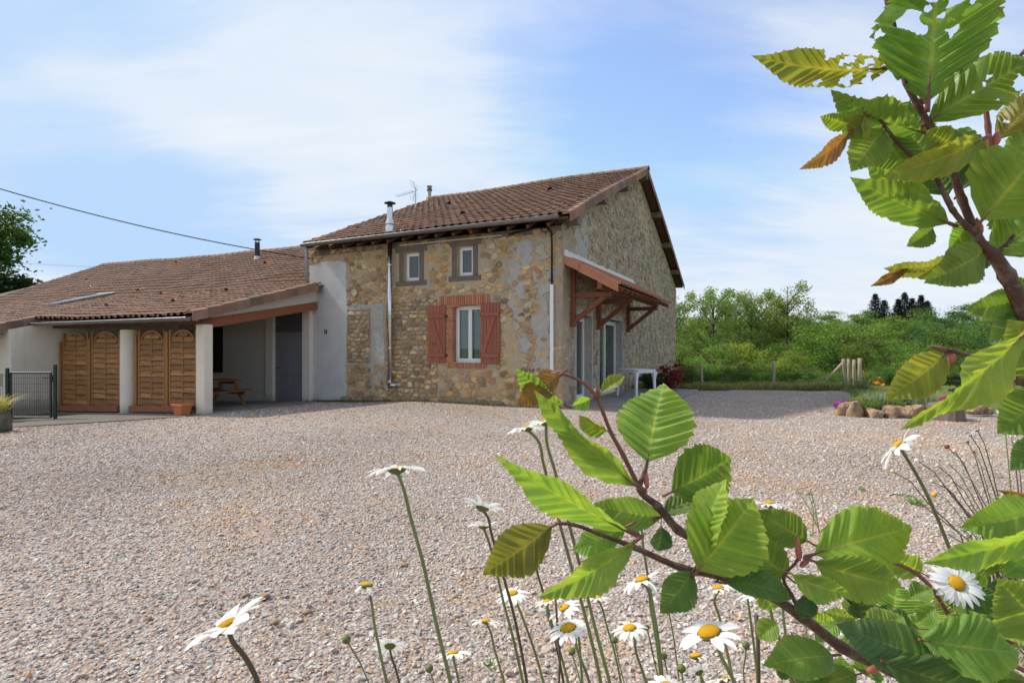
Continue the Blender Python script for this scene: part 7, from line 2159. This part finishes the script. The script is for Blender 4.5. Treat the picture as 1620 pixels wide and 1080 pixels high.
daisy(866, 951, 52, (-.2, .93, -0.3), [(866, 962), (876, 1000), (890, 1045), (902, 1090)], 'daisy mostly hidden behind the long drooping leaf tip', 18, d=.80, droop=.1)
daisy(893, 961, 56, (-.34, .80, 0), [(902, 975), (914, 1000), (918, 1040), (922, 1090)], 'daisy tilted left, just above the larger tilted one', 18, (0, 1, 5), d=.78, droop=.15)
daisy(899, 993, 68, (-.22, .83, 0.02), [(905, 1003), (914, 1030), (926, 1060), (936, 1090)], 'bright daisy with a big yellow centre tilted left, below its twin', 18, d=.70, droop=.12, disc=.36)
daisy(946, 945, 40, (.0, .97, -0.3), [(950, 955), (960, 990), (972, 1030), (984, 1088)], 'small daisy right of the two tall stems', 16, d=.95, droop=.1)
daisy(1000, 820, 58, (-.12, .96, -0.2), [(1008, 828), (1018, 870), (1028, 930), (1040, 1000), (1050, 1088)], 'daisy peeping out under the dark pleated leaf', 18, d=.72, droop=.15)
daisy(1016, 917, 76, (-.24, .88, -0.22), [(1022, 927), (1030, 965), (1038, 1010), (1047, 1088)], 'daisy with several petals missing, beside the drooping dark leaf', 18, (2, 3, 4, 9), d=.68, droop=.22, jit=.25)
daisy(996, 993, 56, (-.16, .88, 0), [(1001, 1003), (1006, 1030), (1016, 1060), (1026, 1090)], 'daisy with a bright yellow centre between four stems', 16, d=.76, droop=.18, disc=.36)
daisy(1122, 1000, 98, (-.26, .82, -0.04), [(1129, 1012), (1142, 1040), (1156, 1066), (1168, 1092)], 'large daisy with few narrow petals and a long yellow centre', 16, (2, 3, 7), d=.52, droop=.12, disc=.36)
daisy(1101, 1037, 36, (-.1, .9, -0.35), [(1104, 1046), (1108, 1066), (1112, 1090)], 'small yellow daisy head with hardly any petals showing', 14, (0, 1, 2, 3, 4, 6, 7, 8, 9), d=.85, droop=.3, disc=.5)
daisy(1106, 1063, 42, (-.25, .5, -.75), [(1110, 1072), (1118, 1090)], 'small half open daisy seen from behind near the lower picture edge', 16, d=.80, droop=-.4)
daisy(1146, 1074, 60, (-.2, .8, -.5), [(1150, 1082), (1156, 1096)], 'daisy seen from behind at the lower picture edge', 18, d=.72)
daisy(1056, 1092, 66, (0, .9, .4), [(1058, 1102), (1062, 1130)], 'daisy cut off by the lower picture edge, only its yellow centre showing', 16, d=.66, disc=.44, droop=.3)
daisy(1136, 930, 62, (-.15, .97, -0.3), [(1132, 942), (1138, 975), (1148, 1020), (1162, 1088)], 'flat daisy right under the brown twig', 18, (5, 6), d=.70, droop=.12)
daisy(1216, 797, 66, (.05, .985, -0.2), [(1222, 808), (1228, 850), (1234, 920), (1242, 1000), (1252, 1088)], 'flat daisy above the twig, between two bright leaves', 20, d=.72, droop=.05)
daisy(1206, 942, 78, (-.05, .97, -0.25), [(1212, 952), (1224, 985), (1240, 1030), (1258, 1088)], 'flat daisy crossed by the thick brown twig', 18, (1,), d=.62, droop=.12)
daisy(1421, 706, 84, (-.60, .60, -.52), [(1436, 727), (1458, 765), (1480, 812), (1500, 862), (1520, 920), (1545, 1000), (1570, 1090)], 'daisy turned away on a thick arching green stem under the long bright leaf', 18, (4, 5), d=.76, droop=.0, jit=.25, rstem=2.6)
daisy(1514, 922, 76, (-.12, .62, .78), [(1522, 935), (1530, 965), (1545, 1030), (1560, 1090)], 'daisy facing the camera with a round yellow centre among the dark leaves', 22, d=.66, droop=.05)
daisy(1250, 1040, 60, (-.1, .8, -0.1), [(1254, 1052), (1262, 1090)], 'daisy peeping between the lowest leaves of the shrub', 16, d=.72, droop=.1)
daisy(1176, 880, 44, (0, .95, -0.2), [(1176, 890), (1182, 940), (1190, 1000), (1200, 1088)], 'white daisy glimpsed through a gap between the bright leaves', 16, d=.80, droop=.1)
def flower_bud(px, py, dia, stem_px, label, d=.8, col=None):
    hp = P(px, py, d); pts = [P(a, b, d * (1 + .02 * i)) for i, (a, b) in enumerate(stem_px)]
    last = pts[-1]; foot = Vector((last.x + .03, last.y + .04, gz(last.x, last.y)))
    t_ = thing('daisy_bud', label, 'flower bud', foot, 0, 'closed daisy buds')
    sp_ = [hp] + pts + [foot.lerp(last, .5), foot]
    MB().tube([p - foot for p in sp_], .0011, 6).build('stem', M_STEMG, t_, smooth=True)
    r_ = dia * d / FPX / 2
    MB().lathe([(0, r_), (r_ * .6, r_ * .85), (r_, r_ * .2), (r_ * .9, -r_ * .4), (r_ * .3, -r_ * .95), (0, -r_)], 12, hp - foot).build('bud_head', col or M_CALYX, t_, smooth=True)
flower_bud(548, 1011, 14, [(553, 1020), (570, 1048), (588, 1090)], 'closed green daisy bud left of the nearly bald daisy')
flower_bud(679, 1057, 13, [(682, 1066), (690, 1090)], 'closed green daisy bud at the foot of the tall leaning stem')
flower_bud(1057, 955, 15, [(1058, 966), (1066, 1010), (1076, 1088)], 'fuzzy green bud under the drooping dark leaf')
flower_bud(1050, 1037, 12, [(1052, 1046), (1056, 1066), (1060, 1090)], 'pale green bud on the left of the bud pair by the large daisy')
flower_bud(1078, 1057, 14, [(1079, 1066), (1082, 1090)], 'pale green bud on the right of the bud pair by the large daisy')
flower_bud(1023, 992, 9, [(1026, 1002), (1034, 1040), (1046, 1090)], 'tiny pale bud just right of the bright yellow centred daisy')
# dead stalks
for k, (pts, lab) in enumerate([([(1196, 972), (1199, 1010), (1200, 1090)], 'thick dead brown stalk standing beside the large daisy'), ([(878, 938), (882, 990), (886, 1040), (884, 1090)], 'thin dark dead stalk between the tilted daisies')]):
    W_ = [P(a, b, .75) for a, b in pts]; ft = Vector((W_[-1].x, W_[-1].y + .03, gz(W_[-1].x, W_[-1].y)))
    MB().tube(W_ + [ft], [.0028 - .0012 * k] * len(W_) + [.0030], 7).build('dead_stalk', M_STEMB, None, smooth=True, label=lab, cat='stalk', group='dead stalks among the daisies')

# ------------------------------------------------------------------ wiry daisies and low plants on the right
wy = thing('wiry_plant', 'thin branching plant with small white heads and round buds over the gravel at right', 'plant', (3.02, 3.3, gz(3.0, 3.3)), 0)
WO = Vector(wy.location); DW = 3.3
heads = [(1586, 655, 'f', 20), (1546, 680, 'b', 22), (1535, 688, 'b', 16), (1498, 706, 'r', 8), (1510, 713, 'k', 7), (1483, 736, 'k', 6), (1500, 733, 'k', 5), (1450, 728, 'w', 7), (1412, 745, 'k', 7), (1507, 761, 'k', 6), (1474, 761, 'k', 6), (1489, 767, 'k', 6),
         (1478, 782, 'y', 8), (1475, 849, 'k', 6), (1531, 699, 'r', 5), (1541, 714, 'r', 4), (1600, 690, 'k', 5), (1612, 735, 'k', 6), (1411, 781, 'b', 24)]
rw_ = random.Random(3)
for k, (a, b, kind, s) in enumerate(heads):
    dd = DW + rw_.uniform(-.25, .25) if a > 1420 or b < 760 else 2.6
    hp = P(a, b, dd) - WO
    bx_ = 1585 + (a - 1500) * .25 + rw_.uniform(-15, 15); foot = P(bx_, 905, dd) - WO; foot.z = 0
    md = P(a + (bx_ - a) * .42, b + (880 - b) * (.30 + .1 * rw_.random()), dd) - WO
    m2 = P(a + (bx_ - a) * .78, b + (890 - b) * .68, dd) - WO
    MB().tube([hp, hp.lerp(md, .5) + Vector((0, 0, .035)), md, m2, foot], [.0026, .0028, .0032, .004, .0045], 5).build('stem', M_STEMB if k % 3 else M_STEMG, wy, smooth=True)
    r_ = s * dd / FPX / 2
    if kind in 'kwry':
        mt = {'k': M_VENT, 'w': M_PETAL, 'r': M_TWIGRED, 'y': M_DISC}[kind]
        MB().lathe([(0, r_), (r_ * .7, r_ * .7), (r_, 0), (r_ * .6, -r_ * .8), (0, -r_)], 10, hp).build('bud_head', mt, wy, smooth=True)
    else:
        ax = Vector((.2, -.6, .75)) if kind == 'f' else Vector((-.3, .5, .8)); ax.normalize()
        q = ax.to_track_quat('Z', 'Y').to_matrix().to_4x4(); q.translation = hp
        fh = link('flower_disc', DISC if kind == 'f' else CALYX, wy); fh.matrix_local = q @ Matrix.Diagonal((r_ * .6, r_ * .6, r_ * .6, 1))
        for j in range(14):
            o = link('petal', PETALS[j % 5], wy); o.matrix_local = q @ Matrix.Rotation(j * .449, 4, 'Z') @ Matrix.Translation((r_ * .2, 0, 0)) @ Matrix.Rotation(.05 * (j % 3), 4, 'Y') @ Matrix.Diagonal((r_ * .8, r_ * .8, r_ * .8, 1))
def feathery(px, py, Y, h_, n_, spread, color, label, seed, name='feathery_plant', cat='weed'):
    """upright stems set all round with short narrow leaves"""
    p = P(px, py, Y); g_ = gz(p.x, p.y)
    t_ = thing(name, label, cat, (p.x, p.y, g_), 0)
    r_ = random.Random(seed); m_ = MB(); V_, F_ = [], []
    for k in range(n_):
        a = r_.random() * 6.28; l_ = h_ * r_.uniform(.6, 1.1); e = Vector((math.cos(a) * spread * r_.uniform(.3, 1), math.sin(a) * spread * r_.uniform(.3, 1), l_))
        mid = e * .5 + Vector((0, 0, l_ * .12))
        b0 = Vector((r_.uniform(-.3, .3) * spread, r_.uniform(-.3, .3) * spread, 0))
        m_.tube([b0, mid, e], [.004, .003, .0015], 4)
        for j in range(int(l_ / .011)):
            s = .15 + .85 * j / max(1, int(l_ / .011)); c = (b0.lerp(mid, s * 2) if s < .5 else mid.lerp(e, s * 2 - 1))
            b = j * 2.4; d = Vector((math.cos(b), math.sin(b), .9)).normalized(); sd = d.cross(Vector((0, 0, 1))).normalized(); ll = r_.uniform(.02, .04)
            o_ = len(V_); V_ += [c - sd * .0016, c + sd * .0016, c + d * ll * .6 + sd * .0022, c + d * ll, c + d * ll * .6 - sd * .0022]; F_.append((o_, o_ + 1, o_ + 2, o_ + 3, o_ + 4))
    m_.build('stems', M_STEMG, t_)
    mm = MB().add(V_, F_, 0, (1, 1, 1)); f = mm.build('foliage', M_HERB, t_); f.color = (*color, 1)
    return t_
feathery(1296, 846, 4.1, .40, 4, .26, (.12, .15, .045), 'slender feathery weed standing in the gravel behind the bright leaves', 5)
feathery(1350, 842, 4.0, .16, 7, .22, (.07, .085, .035), 'low dark feathery weed right of the slender one', 6)
feathery(1590, 905, 3.2, .34, 20, .34, (.075, .115, .05), 'dense grey green feathery clump at the foot of the wiry plant', 7)
feathery(1540, 950, 2.75, .22, 14, .28, (.065, .11, .04), 'feathery green clump low in front of the wiry plant', 8)
feathery(1620, 980, 2.5, .30, 14, .30, (.065, .105, .04), 'feathery green clump at the right picture edge', 9)
feathery(1300, 985, 2.2, .34, 5, .12, (.10, .15, .05), 'thin feathery weed seen between the twig and the lower leaves', 10)
feathery(1250, 1085, 1.9, .10, 12, .22, (.08, .14, .04), 'low feathery weed at the lower picture edge under the twig', 12)
def seedling(px, py, Y, s, label):
    p = P(px, py, Y); t_ = thing('seedling', label, 'weed', (p.x, p.y, gz(p.x, p.y)), 0, 'tiny green weeds in the gravel')
    r_ = random.Random(px); V_, F_ = [], []
    for k in range(9):
        a = k * .7 + r_.uniform(-.2, .2); d = Vector((math.cos(a), math.sin(a), r_.uniform(.35, 1.3))).normalized(); sd = d.cross(Vector((0, 0, 1))).normalized(); l_ = s * r_.uniform(.6, 1.1)
        o_ = len(V_); V_ += [Vector((0, 0, .01)), d * l_ * .5 + sd * l_ * .16, d * l_, d * l_ * .5 - sd * l_ * .16]; F_.append((o_, o_ + 1, o_ + 2, o_ + 3))
    f = MB().add(V_, F_, 0, (1, 1, 1)).build('leaves', M_HERB, t_); f.color = (.13, .25, .04, 1)
seedling(774, 1062, 2.40, .055, 'tiny bright green weed in the gravel left of the crossing stems')
seedling(1364, 775, 5.4, .06, 'tiny green weed in the gravel above the large bright leaf')
seedling(1448, 800, 4.9, .12, 'small green weed in the gravel near the arching daisy stem')
seedling(1300, 652, 11.9, .10, 'tiny green weed in front of the purple flowers')
seedling(1180, 800, 4.9, .05, 'tiny green weed in the gravel behind the flat upper daisy')
# dry leaf litter and bigger loose stones lying on the gravel at left
for k, (px_, py_, s_, lab) in enumerate([(418, 948, .045, 'large orange brown loose stone near the lone daisy'), (388, 944, .03, 'dark brown loose stone near the lone daisy'), (486, 972, .035, 'tan loose stone on the rusty patch of gravel'), (437, 988, .028, 'small ochre loose stone on the rusty patch'), (640, 896, .03, 'ochre loose stone beside the tall leaning stem')]):
    Yd = 1.4 * FPX / (py_ - 550); p = P(px_, py_, Yd)
    o_ = boulder('loose_stone', None, (s_ * .8, s_ * .7, s_ * .5), M_ROCK, 140 + k, (p.x, p.y, float(yard_z(np.float64(p.x), np.float64(p.y)))), sub=2); tag(o_, lab, 'stone', 'larger loose stones on the gravel')

flower_bud(905, 1030, 12, [(907, 1040), (914, 1062), (922, 1090)], 'small green bud below the bright daisy with the big yellow centre', .85)
flower_bud(972, 1012, 11, [(974, 1022), (980, 1050), (990, 1090)], 'small green bud left of the daisy between four stems', .9)
flower_bud(1180, 1020, 12, [(1180, 1030), (1176, 1060), (1178, 1090)], 'small green bud right of the large daisy near the dead stalk', .8)
